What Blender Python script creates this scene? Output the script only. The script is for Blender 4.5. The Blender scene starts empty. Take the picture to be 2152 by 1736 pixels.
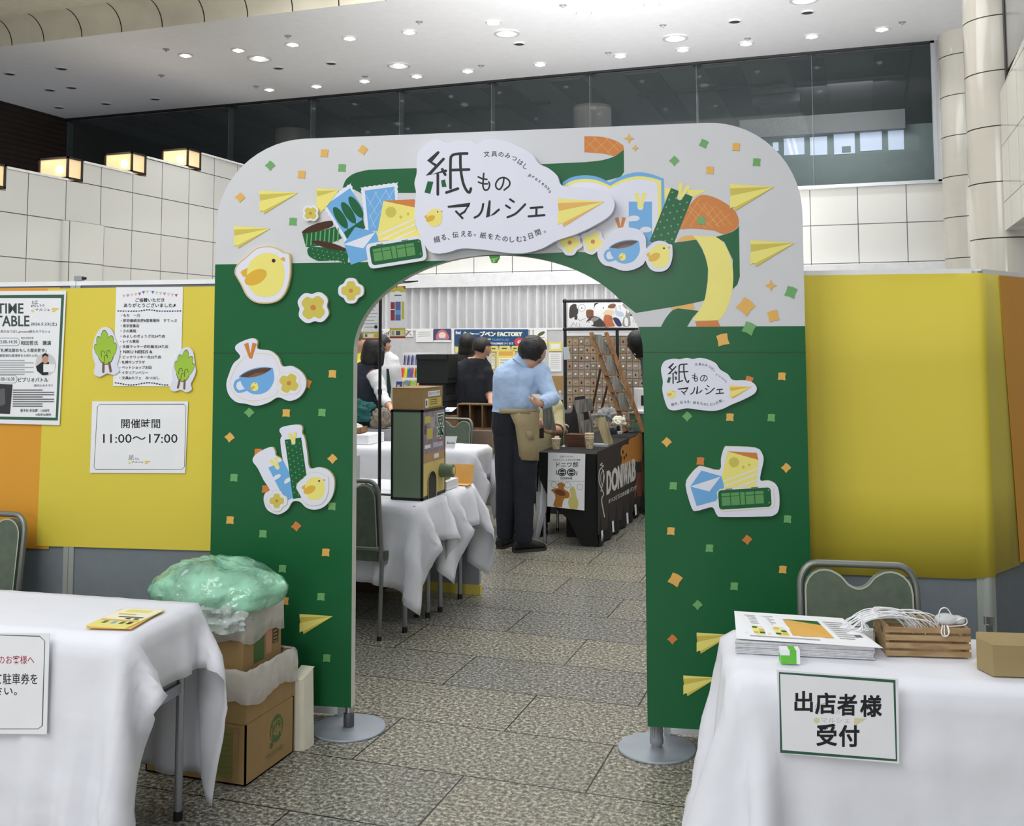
import bpy, bmesh, math, random
import numpy as np
from math import sin, cos, tan, pi, radians, sqrt, atan2
from mathutils import Vector as V, Matrix

S = bpy.context.scene
COL = S.collection
random.seed(7)

# ------------------------------------------------------------------ camera
FPX, CX, TH, RO, PS, HC = 2150.0, 1076.0, radians(4.0), radians(0.2), radians(18.8), 1.6
CY = 712 - FPX * tan(TH)
_r0 = V((cos(PS), sin(PS), 0)); _fw = V((-sin(PS) * cos(TH), cos(PS) * cos(TH), sin(TH))); _u0 = _r0.cross(_fw)
_r = _r0 * cos(RO) - _u0 * sin(RO); _u = _u0 * cos(RO) + _r0 * sin(RO)
EYE = V((0, 0, HC))
cam = bpy.data.cameras.new('camera'); co = bpy.data.objects.new('camera', cam); COL.objects.link(co)
co.matrix_world = Matrix(((_r.x, _u.x, -_fw.x, EYE.x), (_r.y, _u.y, -_fw.y, EYE.y), (_r.z, _u.z, -_fw.z, EYE.z), (0, 0, 0, 1)))
cam.sensor_fit = 'HORIZONTAL'; cam.sensor_width = 36; cam.lens = 36 * FPX / 2152
cam.shift_y = -(868 - CY) / 2152; cam.clip_end = 200; cam.clip_start = .05
S.camera = co

# ------------------------------------------------------------------ world, lights, exposure
w = bpy.data.worlds.new('hall_daylight'); S.world = w; w.use_nodes = True
bg = w.node_tree.nodes['Background']; bg.inputs[0].default_value = (.93, .97, 1, 1); bg.inputs[1].default_value = .74
S.view_settings.view_transform = 'Standard'; S.view_settings.look = 'None'; S.view_settings.gamma = 1
S.view_settings.exposure = 0.0
def area(name, loc, size, power, target=None, col=(1, 1, .99), sy=None):
    l = bpy.data.lights.new(name, 'AREA'); l.energy = power; l.size = size; l.color = col
    if sy: l.shape = 'RECTANGLE'; l.size_y = sy
    o = bpy.data.objects.new(name, l); COL.objects.link(o); o.location = loc
    if target: o.rotation_euler = (V(target) - V(loc)).to_track_quat('-Z', 'Y').to_euler()
    return o
# rows of ceiling lamps: over the entrance foyer (where the photo is taken) and over the market hall
area('foyer_ceiling_light', (-2.9, -.7, 4.9), 3.2, 125, (-1.7, 3.4, .6), sy=2.4)
area('foyer_ceiling_light', (.4, 6.2, 6.2), 4.0, 70, sy=2.0)
area('hall_ceiling_light', (-4.0, 9.2, 6.2), 6.0, 270, sy=3.0)
ul = area('ceiling_fill', (-1.3, 4.75, 2.12), .9, 230, (-2.7, 11.6, 6)); ul.data.spread = radians(64)  # added fill hidden behind the arch header, brightens the hall ceiling
area('ribbon_haze_light', (-.05, -4.6, 2.5), 1.5, 90, (-.6, 4, 1.8), (.95, .98, 1), 1.6)  # added area light behind the camera, placed to haze the glossy green ribbon

# ------------------------------------------------------------------ pixel rays -> points on real planes
def ray(x, y): return _r * ((x - CX) / FPX) + _fw - _u * ((y - CY) / FPX)
def onz(x, y, z=0): d = ray(x, y); return EYE + d * ((z - HC) / d.z)
def onpl(x, y, p, n): d = ray(x, y); n = V(n); return EYE + d * ((V(p) - EYE).dot(n) / d.dot(n))
def onY(x, y, Y): return onpl(x, y, (0, Y, 0), (0, 1, 0))
def onX(x, y, X): return onpl(x, y, (X, 0, 0), (1, 0, 0))
def atd(x, y, d): return EYE + ray(x, y) * d
def K(ox, oy, s): return lambda pts: [(ox + a / s, oy + b / s) for a, b in pts]

class Fr:                                                    # a local frame
    def __init__(s, o, ex=(1, 0, 0), ey=(0, 1, 0), ez=None):
        s.o, s.ex, s.ey = V(o), V(ex), V(ey); s.ez = V(ez) if ez is not None else s.ex.cross(s.ey)
    def __call__(s, a, b, c=0): return s.o + s.ex * a + s.ey * b + s.ez * c
W = Fr((0, 0, 0))
def rotf(o, deg): a = radians(deg); return Fr(o, (cos(a), sin(a), 0), (-sin(a), cos(a), 0), (0, 0, 1))
class Quad:                                                  # a sheet seen at four pixel corners on plane (p,n); 0..1 across, 0..1 down
    def __init__(s, tl, tr, bl, br, p, n, off=0):
        s.n = V(n).normalized(); q = [onpl(*c, p, n) + s.n * off for c in (tl, tr, bl, br)]; s.q = q
        s.w = (q[1] - q[0]).length; s.h = (q[2] - q[0]).length
    def __call__(s, a, b, c=0):
        q = s.q; return (q[0] * (1 - a) + q[1] * a) * (1 - b) + (q[2] * (1 - a) + q[3] * a) * b + s.n * c

# ------------------------------------------------------------------ materials
def lin(c): c = c / 255; return c / 12.92 if c <= .04045 else ((c + .055) / 1.055) ** 2.4
def rgb(c): return (lin(c[0]), lin(c[1]), lin(c[2]), 1)
MATS = {}
def mat(name, c, rough=.6, metal=0, noise=.06, scale=9, bump=0, bscale=None, spec=.5, emit=0, trans=0, alpha=1, coat=0, sheen=0):
    if name in MATS: return MATS[name]
    m = bpy.data.materials.new(name); m.use_nodes = True; nt = m.node_tree; b = nt.nodes['Principled BSDF']; L = nt.links.new
    col = rgb(c); b.inputs['Roughness'].default_value = rough; b.inputs['Metallic'].default_value = metal
    b.inputs['Specular IOR Level'].default_value = spec; b.inputs['Base Color'].default_value = col
    tc = nt.nodes.new('ShaderNodeTexCoord'); nz = nt.nodes.new('ShaderNodeTexNoise'); nz.inputs['Scale'].default_value = scale; nz.inputs['Detail'].default_value = 3
    L(tc.outputs['Object'], nz.inputs['Vector'])
    if noise:
        rp = nt.nodes.new('ShaderNodeValToRGB'); e = rp.color_ramp.elements
        e[0].position = .3; e[1].position = .7
        e[0].color = tuple(v * (1 - noise) for v in col[:3]) + (1,); e[1].color = tuple(min(1, v * (1 + noise)) for v in col[:3]) + (1,)
        L(nz.outputs['Fac'], rp.inputs['Fac']); L(rp.outputs['Color'], b.inputs['Base Color'])
        if emit: L(rp.outputs['Color'], b.inputs['Emission Color'])
    if emit: b.inputs['Emission Color'].default_value = col; b.inputs['Emission Strength'].default_value = emit
    if bump:
        n2 = nt.nodes.new('ShaderNodeTexNoise'); n2.inputs['Scale'].default_value = bscale or scale * 3; L(tc.outputs['Object'], n2.inputs['Vector']); n2.inputs['Detail'].default_value = 2
        bp = nt.nodes.new('ShaderNodeBump'); bp.inputs['Strength'].default_value = bump; bp.inputs['Distance'].default_value = .02
        L(n2.outputs['Fac'], bp.inputs['Height']); L(bp.outputs['Normal'], b.inputs['Normal'])
    if trans: b.inputs['Transmission Weight'].default_value = trans; b.inputs['IOR'].default_value = 1.1
    if alpha < 1: b.inputs['Alpha'].default_value = alpha
    if coat: b.inputs['Coat Weight'].default_value = coat; b.inputs['Coat Roughness'].default_value = .1
    if sheen: b.inputs['Sheen Weight'].default_value = sheen
    MATS[name] = m; return m
def wood(name, c1, c2, scale=6, axis=0, rough=.6):
    if name in MATS: return MATS[name]
    m = mat(name, c1, rough, noise=0); nt = m.node_tree; L = nt.links.new; b = nt.nodes['Principled BSDF']
    tc = nt.nodes['Texture Coordinate']; mp = nt.nodes.new('ShaderNodeMapping'); s = [scale * 6] * 3; s[axis] = scale * .6; mp.inputs['Scale'].default_value = s
    n = nt.nodes.new('ShaderNodeTexNoise'); n.inputs['Scale'].default_value = 1.5; n.inputs['Detail'].default_value = 5; n.inputs['Distortion'].default_value = .6
    rp = nt.nodes.new('ShaderNodeValToRGB'); e = rp.color_ramp.elements; e[0].color = rgb(c1); e[1].color = rgb(c2); e[0].position = .35; e[1].position = .65
    L(tc.outputs['Object'], mp.inputs['Vector']); L(mp.outputs['Vector'], n.inputs['Vector']); L(n.outputs['Fac'], rp.inputs['Fac']); L(rp.outputs['Color'], b.inputs['Base Color'])
    return m

# ------------------------------------------------------------------ mesh builder
LOC = {}
_TXT = {}
def glyphs(s, off=0):
    k = (s, off)
    if k not in _TXT:
        cu = bpy.data.curves.new('lettering', 'FONT'); cu.body = s; cu.resolution_u = 2; cu.offset = off
        o = bpy.data.objects.new('lettering', cu); me = o.to_mesh()
        vs = [(v.co.x, v.co.y) for v in me.vertices]; fs = [tuple(p.vertices) for p in me.polygons]
        o.to_mesh_clear(); bpy.data.objects.remove(o); bpy.data.curves.remove(cu); _TXT[k] = (vs, fs)
    return _TXT[k]
def cr(pts, k=5, closed=True):                               # Catmull-Rom through the points
    n = len(pts); out = []
    for i in range(n if closed else n - 1):
        p = [pts[(i + j) % n] if closed else pts[min(max(i + j, 0), n - 1)] for j in (-1, 0, 1, 2)]
        for t in range(k):
            t /= k; out.append(tuple(.5 * (2 * p[1][d] + (p[2][d] - p[0][d]) * t + (2 * p[0][d] - 5 * p[1][d] + 4 * p[2][d] - p[3][d]) * t * t + (3 * p[1][d] - p[0][d] - 3 * p[2][d] + p[3][d]) * t ** 3) for d in range(len(p[0]))))
    if not closed: out.append(tuple(pts[-1]))
    return out
def circ(cx, cy, rx, ry=None, n=20, rot=0):
    ry = rx if ry is None else ry; c, s = cos(radians(rot)), sin(radians(rot))
    return [(cx + rx * cos(a) * c - ry * sin(a) * s, cy + rx * cos(a) * s + ry * sin(a) * c) for a in [2 * pi * i / n for i in range(n)]]
def rrect(x0, y0, x1, y1, r, n=4):
    o = []
    for cx, cy, a0 in ((x1 - r, y1 - r, 0), (x0 + r, y1 - r, 90), (x0 + r, y0 + r, 180), (x1 - r, y0 + r, 270)):
        o += [(cx + r * cos(radians(a0 + 90 * i / n)), cy + r * sin(radians(a0 + 90 * i / n))) for i in range(n + 1)]
    return o
def area2(p): return sum(p[i - 1][0] * p[i][1] - p[i][0] * p[i - 1][1] for i in range(len(p))) / 2
def inside(p, poly):
    c = False
    for i in range(len(poly)):
        (x0, y0), (x1, y1) = poly[i - 1][:2], poly[i][:2]
        if (y0 > p[1]) != (y1 > p[1]) and p[0] < (x1 - x0) * (p[1] - y0) / (y1 - y0) + x0: c = not c
    return c
class MB:
    def __init__(s): s.v, s.f, s.mi, s.ms = [], [], [], []
    def m(s, mt):
        if mt not in s.ms: s.ms.append(mt)
        return s.ms.index(mt)
    def raw(s, vs, fs, mt):
        b = len(s.v); s.v += [tuple(p) for p in vs]; i = s.m(mt)
        for f in fs: s.f.append(tuple(b + k for k in f)); s.mi.append(i)
        return s
    def face(s, pts, mt): return s.raw(pts, [range(len(pts))], mt)
    def box(s, lo, hi, mt, fr=W):
        c = [fr(x, y, z) for z in (lo[2], hi[2]) for y in (lo[1], hi[1]) for x in (lo[0], hi[0])]
        return s.raw(c, [(0, 2, 3, 1), (4, 5, 7, 6), (0, 1, 5, 4), (2, 6, 7, 3), (0, 4, 6, 2), (1, 3, 7, 5)], mt)
    def tube(s, path, r, mt, n=10, closed=False, cap=True):
        P = [V(p) for p in path]; k = len(P); rs = r if isinstance(r, (list, tuple)) else [r] * k; vs = []
        up = None
        for i in range(k):
            a = P[i - 1] if (i or closed) else P[i]; b = P[(i + 1) % k] if (i < k - 1 or closed) else P[i]
            t = (b - a).normalized()
            if up is None: up = t.orthogonal().normalized()
            up = (up - t * up.dot(t)).normalized(); sd = t.cross(up)
            vs += [P[i] + (up * cos(2 * pi * j / n) + sd * sin(2 * pi * j / n)) * rs[i] for j in range(n)]
        fs = [(i % k * n + j, i % k * n + (j + 1) % n, (i + 1) % k * n + (j + 1) % n, (i + 1) % k * n + j) for i in range(k if closed else k - 1) for j in range(n)]
        if cap and not closed: fs += [tuple(range(n))[::-1], tuple(range((k - 1) * n, k * n))]
        return s.raw(vs, fs, mt)
    def cyl(s, a, b, r, mt, n=16, r2=None): return s.tube([a, b], [r, r if r2 is None else r2], mt, n)
    def lathe(s, c, prof, mt, n=24, fr=None, cap=True):      # prof: (radius, height)
        fr = fr or Fr(c); vs = [fr(r * cos(2 * pi * j / n), r * sin(2 * pi * j / n), h) for r, h in prof for j in range(n)]; k = len(prof)
        fs = [(i * n + j, i * n + (j + 1) % n, (i + 1) * n + (j + 1) % n, (i + 1) * n + j) for i in range(k - 1) for j in range(n)]
        if cap: fs += [tuple(range(n))[::-1], tuple(range((k - 1) * n, k * n))]
        return s.raw(vs, fs, mt)
    def ball(s, c, r, mt, n=12, fr=None):
        r = r if isinstance(r, (tuple, list)) else (r, r, r); c = V(c); fr = fr or Fr((0, 0, 0))
        vs = [c + fr(0, 0, -r[2]) - fr.o] + [c + fr(r[0] * sin(a) * cos(2 * pi * j / n), r[1] * sin(a) * sin(2 * pi * j / n), -r[2] * cos(a)) - fr.o for a in [pi * i / (n // 2) for i in range(1, n // 2)] for j in range(n)] + [c + fr(0, 0, r[2]) - fr.o]
        k = n // 2 - 1; fs = [(0, 1 + (j + 1) % n, 1 + j) for j in range(n)]
        fs += [(1 + i * n + j, 1 + i * n + (j + 1) % n, 1 + (i + 1) * n + (j + 1) % n, 1 + (i + 1) * n + j) for i in range(k - 1) for j in range(n)]
        fs += [(1 + (k - 1) * n + j, 1 + (k - 1) * n + (j + 1) % n, len(vs) - 1) for j in range(n)]
        return s.raw(vs, fs, mt)
    def poly(s, p2, fr, off, mt): return s.raw([fr(a, b, off) for a, b in p2], [range(len(p2))], mt)
    def prism(s, p2, fr, c0, c1, mt, mside=None):
        n = len(p2); vs = [fr(a, b, c0) for a, b in p2] + [fr(a, b, c1) for a, b in p2]
        s.raw(vs, [tuple(range(n))[::-1], tuple(range(n, 2 * n))], mt)
        return s.raw(vs, [(i, (i + 1) % n, n + (i + 1) % n, n + i) for i in range(n)], mside or mt)
    def stroke(s, p2, fr, off, wd, mt, cap=True, closed=False, n=8):   # a pen stroke of even width with round ends
        P = [V((a, b)) for a, b in p2]; k = len(P)
        if closed: P.append(P[0]); k += 1
        L, R = [], []
        for i in range(k):
            a = P[max(i - 1, 0)]; b = P[min(i + 1, k - 1)]
            if closed and i in (0, k - 1): a, b = P[-2], P[1]
            t = (b - a).normalized(); nn = V((-t.y, t.x)); h = wd / 2
            if 0 < i < k - 1: c = max(.5, nn.dot(V((-(P[i + 1] - P[i]).y, (P[i + 1] - P[i]).x)).normalized())); h /= c
            L.append(P[i] + nn * h); R.append(P[i] - nn * h)
        s.raw([fr(*q, off) for q in L + R], [(i, i + 1, k + i + 1, k + i) for i in range(k - 1)], mt)
        if cap and not closed:
            for e, nb in ((P[0], P[1]), (P[-1], P[-2])):
                a0 = atan2(e.y - nb.y, e.x - nb.x)
                s.poly([(e.x + wd / 2 * cos(a0 + pi * (i / n - .5)), e.y + wd / 2 * sin(a0 + pi * (i / n - .5))) for i in range(n + 1)], fr, off, mt)
        return s
    def text(s, t, fr, x0, y0, x1, y1, off, mt, bold=0, flip=False, keep=None):
        """lettering fitted to a box of the frame; flip when the frame's second axis runs down the sheet; keep='l','c','r' keeps the letters' proportions at height y1-y0"""
        if bold > .012:                                       # heavy weights: overlapped strikes of the same letters
            e = abs(y1 - y0) * bold * .55
            for k, (dx, dy) in enumerate(((-e, -e), (e, -e), (-e, e), (e, e))): s.text(t, fr, x0 + dx, y0 + dy, x1 + dx, y1 + dy, off + k * 1e-5, mt, .01, flip)
            return s
        vs, fs = glyphs(t, bold)
        if not vs: return s
        ax, bx = min(v[0] for v in vs), max(v[0] for v in vs); ay, by = min(v[1] for v in vs), max(v[1] for v in vs)
        W_, H_ = max(bx - ax, 1e-6), max(by - ay, 1e-6)
        def mp(v):
            a = x0 + (v[0] - ax) / W_ * (x1 - x0); q = (v[1] - ay) / H_
            return fr(a, y1 - q * (y1 - y0) if flip else y0 + q * (y1 - y0), off)
        return s.raw([mp(v) for v in vs], fs, mt)
    def build(s, name, parent=None, smooth=None, bevel=0, loc=None, thick=0, sub=0):
        me = bpy.data.meshes.new(name)
        if parent is not None: L = LOC[parent.name]
        elif loc is not None: L = V(loc)
        else:
            xs = [v[0] for v in s.v]; ys = [v[1] for v in s.v]; L = V(((min(xs) + max(xs)) / 2, (min(ys) + max(ys)) / 2, min(v[2] for v in s.v)))
        me.from_pydata([(v[0] - L.x, v[1] - L.y, v[2] - L.z) for v in s.v], [], s.f)
        for m_ in s.ms: me.materials.append(m_)
        me.polygons.foreach_set('material_index', s.mi)
        if smooth is not None:
            me.polygons.foreach_set('use_smooth', [True] * len(me.polygons)); me.set_sharp_from_angle(angle=radians(smooth))
        me.update()
        o = bpy.data.objects.new(name, me); COL.objects.link(o)
        if parent is not None: o.parent = parent; LOC[o.name] = L
        else: o.location = L; LOC[o.name] = L
        if thick:
            t = o.modifiers.new('thickness', 'SOLIDIFY'); t.thickness = thick; t.offset = 0
        if bevel:
            b = o.modifiers.new('edge', 'BEVEL'); b.width = bevel; b.segments = 2; b.limit_method = 'ANGLE'; b.angle_limit = radians(40)
        if sub: q = o.modifiers.new('soft', 'SUBSURF'); q.levels = q.render_levels = sub
        return o
def tag(o, label=None, cat=None, group=None, kind=None):
    for k, v in (('label', label), ('category', cat), ('group', group), ('kind', kind)):
        if v: o[k] = v
    return o
def thing(name, label, cat, loc, group=None):
    o = bpy.data.objects.new(name, None); COL.objects.link(o); o.location = loc; o.empty_display_size = .05; LOC[o.name] = V(loc)
    return tag(o, label, cat, group)
def struct(mb, name, **k): return tag(mb.build(name, **k), kind='structure')
def part(mb, name, parent, label=None, **k): return tag(mb.build(name, parent, **k), label)
def dup(root, loc, rotz=0, label=None):
    def cp(o, par):
        c = o.copy(); COL.objects.link(c)
        if par: c.parent = par
        for ch in o.children: cp(ch, c)
        return c
    r = cp(root, None); r.location = loc; r.rotation_euler = (0, 0, rotz)
    if label: r['label'] = label
    return r

# common materials
WHITE = mat('white_paint', (236, 236, 234), .5); PAPER = mat('white_paper', (238, 238, 240), .6, noise=.02)
INK = mat('black_ink', (22, 22, 26), .6, noise=.03); GREYINK = mat('grey_ink', (95, 95, 98), .7); PALEINK = mat('pale_ink', (170, 170, 172), .7)
BLACK = mat('black_plastic', (20, 20, 22), .45); BLACKCLOTH = mat('black_cloth', (24, 22, 22), .95, bump=.2, bscale=60)
CHROME = mat('brushed_steel', (190, 192, 195), .28, 1, noise=.03); ALU = mat('aluminium', (176, 180, 184), .4, .9, noise=.03)
CARD = mat('brown_cardboard', (160, 130, 84), .8, noise=.05, scale=14, bump=.05); CARDDK = mat('cardboard_flute', (120, 92, 60), .9)
# ================================================================== THE HALL
YB, XL, ZC, XR = 16.0, -10.0, 5.95, 3.2
def granite():
    m = mat('granite_tiles', (150, 146, 132), .3, noise=0, spec=.4); nt = m.node_tree; N = nt.nodes.new; L = nt.links.new; b = nt.nodes['Principled BSDF']
    tc = nt.nodes['Texture Coordinate']
    def ramp(f, stops):
        r = N('ShaderNodeValToRGB'); L(f, r.inputs['Fac']); e = r.color_ramp.elements
        while len(e) < len(stops): e.new(.5)
        for q, (p, c) in zip(e, stops): q.position = p; q.color = rgb(c)
        return r.outputs['Color']
    def mix(f, a, c, mode='MIX'):
        x = N('ShaderNodeMix'); x.data_type = 'RGBA'; x.blend_type = mode
        if isinstance(f, float): x.inputs[0].default_value = f
        else: L(f, x.inputs[0])
        L(a, x.inputs[6]); L(c, x.inputs[7]); return x.outputs[2]
    n1 = N('ShaderNodeTexNoise'); n1.inputs['Scale'].default_value = 62; n1.inputs['Detail'].default_value = 4; n1.inputs['Roughness'].default_value = .75; L(tc.outputs['Object'], n1.inputs['Vector'])
    c1 = ramp(n1.outputs['Fac'], [(.33, (58, 56, 52)), (.43, (100, 98, 90)), (.52, (144, 141, 131)), (.63, (208, 206, 196))])
    v = N('ShaderNodeTexVoronoi'); v.inputs['Scale'].default_value = 85; L(tc.outputs['Object'], v.inputs['Vector'])
    c2 = ramp(v.outputs['Distance'], [(.0, (96, 94, 88)), (.3, (255, 255, 255))])
    c = mix(.45, c1, c2, 'MULTIPLY')
    mp = N('ShaderNodeMapping'); mp.inputs['Location'].default_value = (1.423, -3.613, 0); L(tc.outputs['Object'], mp.inputs['Vector'])
    bt = N('ShaderNodeTexBrick'); L(mp.outputs['Vector'], bt.inputs['Vector']); bt.offset = .5
    for k, x in (('Scale', 1), ('Brick Width', .92), ('Row Height', .4474), ('Mortar Size', .0032), ('Mortar Smooth', 0), ('Bias', 0)): bt.inputs[k].default_value = x
    bt.inputs['Color1'].default_value = rgb((255, 252, 240)); bt.inputs['Color2'].default_value = rgb((226, 228, 232)); bt.inputs['Mortar'].default_value = rgb((58, 56, 52))
    L(mix(1.0, c, bt.outputs['Color'], 'MULTIPLY'), b.inputs['Base Color'])
    return m
f = MB(); f.box((-13, -1.5, -.2), (4.5, 16.4, 0), granite()); struct(f, 'floor', loc=(0, 0, 0))

def tiles(name, ax, w_, h_, ou, oz, c=(218, 217, 212), rough=.12):
    """glazed white wall panels with thin dark joints; ax = horizontal axis of the wall"""
    m = mat(name, c, rough, noise=0, spec=.5); nt = m.node_tree; N = nt.nodes.new; L = nt.links.new; b = nt.nodes['Principled BSDF']
    tc = nt.nodes['Texture Coordinate']; sx = N('ShaderNodeSeparateXYZ'); L(tc.outputs['Object'], sx.inputs[0]); cb = N('ShaderNodeCombineXYZ')
    L(sx.outputs[ax], cb.inputs['X']); L(sx.outputs['Z'], cb.inputs['Y'])
    mp = N('ShaderNodeMapping'); mp.inputs['Location'].default_value = (-ou, -oz, 0); L(cb.outputs[0], mp.inputs['Vector'])
    bt = N('ShaderNodeTexBrick'); bt.offset = 0; L(mp.outputs['Vector'], bt.inputs['Vector'])
    for k, x in (('Scale', 1), ('Brick Width', w_), ('Row Height', h_), ('Mortar Size', .006), ('Mortar Smooth', 0), ('Bias', 0)): bt.inputs[k].default_value = x
    bt.inputs['Color1'].default_value = rgb(c); bt.inputs['Color2'].default_value = rgb([k - 5 for k in c]); bt.inputs['Mortar'].default_value = rgb((84, 84, 86))
    L(bt.outputs['Color'], b.inputs['Base Color']); return m
TB = tiles('glazed_wall_panels_back', 0, .68, .578, -.002, 3.285)
TL = tiles('glazed_wall_panels_side', 1, .658, .553, 10.256, 3.19)
f = MB(); f.box((XL, YB, 0), (1.42, YB + .25, 3.84), TB); struct(f, 'wall_back', loc=(0, 0, 0))
# side wall: a parapet that climbs in steps, a box lamp in the notch of every step
steps = [(7.0, 9.63, 3.45), (9.9, 10.93, 3.73), (11.22, 12.2, 4.015), (12.52, 13.5, 4.30), (13.85, 16.0, 4.585)]
f = MB(); zl = [3.45 - .02] + [s_[2] for s_ in steps]
cap = mat('wall_capping', (240, 240, 238), .3)
for i, (a, b_, z) in enumerate(steps):
    f.box((XL - .6, a, 0), (XL, b_, z), TL); f.box((XL - .62, a, z), (XL + .015, b_, z + .03), cap)
    if i < 4: f.box((XL - .6, b_, 0), (XL, steps[i + 1][0], z), TL)
ya, yb_ = onX(126, 520, XL).y, onX(216, 520, XL).y; f.prism([((ya + yb_) / 2 - (yb_ - ya) / 2 * cos(t), .10 * sin(t) ** .6) for t in [pi * i / 16 for i in range(17)]], Fr((XL, 0, 0), (0, 1, 0), (1, 0, 0), (0, 0, 1)), .0, onX(150, 466, XL).z, TL)
struct(f, 'wall_left', loc=(0, 0, 0))
brown = mat('dark_brown_brick', (46, 34, 28), .8, noise=.2, scale=4, bump=.3, bscale=6)
f = MB(); f.box((-15.0, -2, 0), (-14.7, 25, 7), brown)  # near stretch runs on out of view, added to darken the left ceiling
for k in range(26): f.box((-14.71, 6, 3.6 + k * .1), (-14.695, 16.0, 3.606 + k * .1), BLACK)
struct(f, 'wall_left_upper', loc=(0, 0, 0))
# bulkhead over the curtain
f = MB(); f.box((XL, 15.72, 2.46), (1.40, YB, 2.67), mat('bulkhead_paint', (226, 226, 230), .55)); struct(f, 'trim_bulkhead')
# ceiling, its curved front edge and the higher cream ceiling
ceilm = mat('ceiling_paint', (236, 236, 240), .75, noise=.02)
f = MB(); f.box((-14.7, 11.68, ZC), (XR, YB + .02, ZC + .12), ceilm); struct(f, 'ceiling', loc=(0, 0, 0))
cream = mat('cream_stone', (214, 208, 190), .35, noise=.08, scale=2.2); f = MB()
R_ = .32; pr = [(11.68 - R_ * (1 - cos(a)), ZC + R_ * sin(a)) for a in [pi / 2 * i / 10 for i in range(11)]]; xs = (-14.7, XR)
f.raw([(x, y, z) for x in xs for y, z in pr], [(i, i + 1, 11 + i + 1, 11 + i) for i in range(10)], cream)
for px in (13.8, 83, 165, 250.6, 338, 428.6, 521, 617, 715.5, 815):
    x = onz(px, 93 - px * .11, ZC).x
    f.raw([(q, y - .003, z - .003) for q in (x - .008, x + .008) for y, z in pr], [(i, i + 1, 11 + i + 1, 11 + i) for i in range(10)], BLACK)
struct(f, 'trim_ceiling_edge', loc=(0, 0, 0), smooth=40)
f = MB(); f.box((-14.7, 8.5, ZC + R_), (XR, 11.68 - R_, ZC + R_ + .1), mat('cream_ceiling', (222, 216, 198), .6)); struct(f, 'ceiling_upper', loc=(0, 0, 0))

# clerestory glazing above the wall, the dim upper storey behind it
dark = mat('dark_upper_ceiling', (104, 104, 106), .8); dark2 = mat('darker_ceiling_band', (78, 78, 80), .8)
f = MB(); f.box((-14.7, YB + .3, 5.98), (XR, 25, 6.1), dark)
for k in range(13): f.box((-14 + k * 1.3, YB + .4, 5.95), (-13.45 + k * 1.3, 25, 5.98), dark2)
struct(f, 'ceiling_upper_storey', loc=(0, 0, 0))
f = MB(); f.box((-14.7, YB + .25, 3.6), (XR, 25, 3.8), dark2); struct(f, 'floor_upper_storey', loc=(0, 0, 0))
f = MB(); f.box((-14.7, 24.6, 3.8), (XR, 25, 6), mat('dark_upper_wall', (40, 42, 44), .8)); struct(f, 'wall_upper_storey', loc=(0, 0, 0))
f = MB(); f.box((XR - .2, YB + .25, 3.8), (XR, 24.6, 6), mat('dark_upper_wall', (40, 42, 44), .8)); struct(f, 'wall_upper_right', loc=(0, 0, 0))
glassm = mat('smoked_glass', (70, 78, 80), .03, noise=0, alpha=.26, spec=.25)
mull = [onY(x, y, YB).x for x, y in [(480, 230), (653, 212), (839, 200), (1032, 183), (1238, 163), (1462, 140), (1704, 118)]]
edges = [-14.68] + mull + [1.12]
for i in range(len(edges) - 1):
    f = MB(); a, b_ = edges[i] + .006, edges[i + 1] - .006
    f.box((a, YB + .01, 3.89), (b_, YB + .022, ZC - .02), glassm)
    o = struct(f, 'window_%d' % (i + 1))
    g = MB(); g.box((a - .006, YB - .0, 3.9), (a + .006, YB + .16, ZC - .03), mat('glass_fin', (120, 130, 130), .1, noise=0, alpha=.45)); g.box((a - .06, YB - .02, ZC - .05), (a + .06, YB + .2, ZC - .015), BLACK)
    part(g, 'window_fin', o)
f = MB(); f.box((-14.7, YB - .03, ZC - .035), (1.2, YB + .03, ZC), BLACK); struct(f, 'trim_window_head')
f = MB(); f.box((XL, YB - .05, 3.84), (1.26, YB + .2, 3.89), CHROME); struct(f, 'trim_window_sill')
f = MB(); f.box((1.12, YB - .05, 3.86), (1.30, YB + .12, ZC), CHROME); f.box((1.07, YB - .03, 3.89), (1.12, YB + .1, ZC), ALU); struct(f, 'trim_window_post')
# track rail under the upper storey's ceiling
for a, b_ in ((-9.2, -5.2), (-3.6, -1.1), (-.9, .75)):
    f = MB(); f.box((a * 1.02, 17.75, 5.905), (b_ * 1.02, 17.81, 5.955), BLACK); tag(f.build('track_rail'), 'thin dark track rail behind the upper glass, %s' % {-9.2: 'longest of the three', -3.6: 'middle one of the three', -.9: 'nearest the steel window post'}[a], 'track rail')
colm = mat('upper_column_stone', (150, 148, 142), .6)
for px, lb in ((615, 'round grey column in the upper storey, left one'), (1245, 'round grey column in the upper storey, right one')):
    p = onY(px, 300, 18.5); f = MB(); f.lathe((p.x, 18.5, 3.8), [(.36, 0), (.36, 1.55), (.352, 1.555), (.352, 1.575), (.36, 1.58), (.36, 2.15)], colm, 28); struct(f, 'column_upper', smooth=30)
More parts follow.
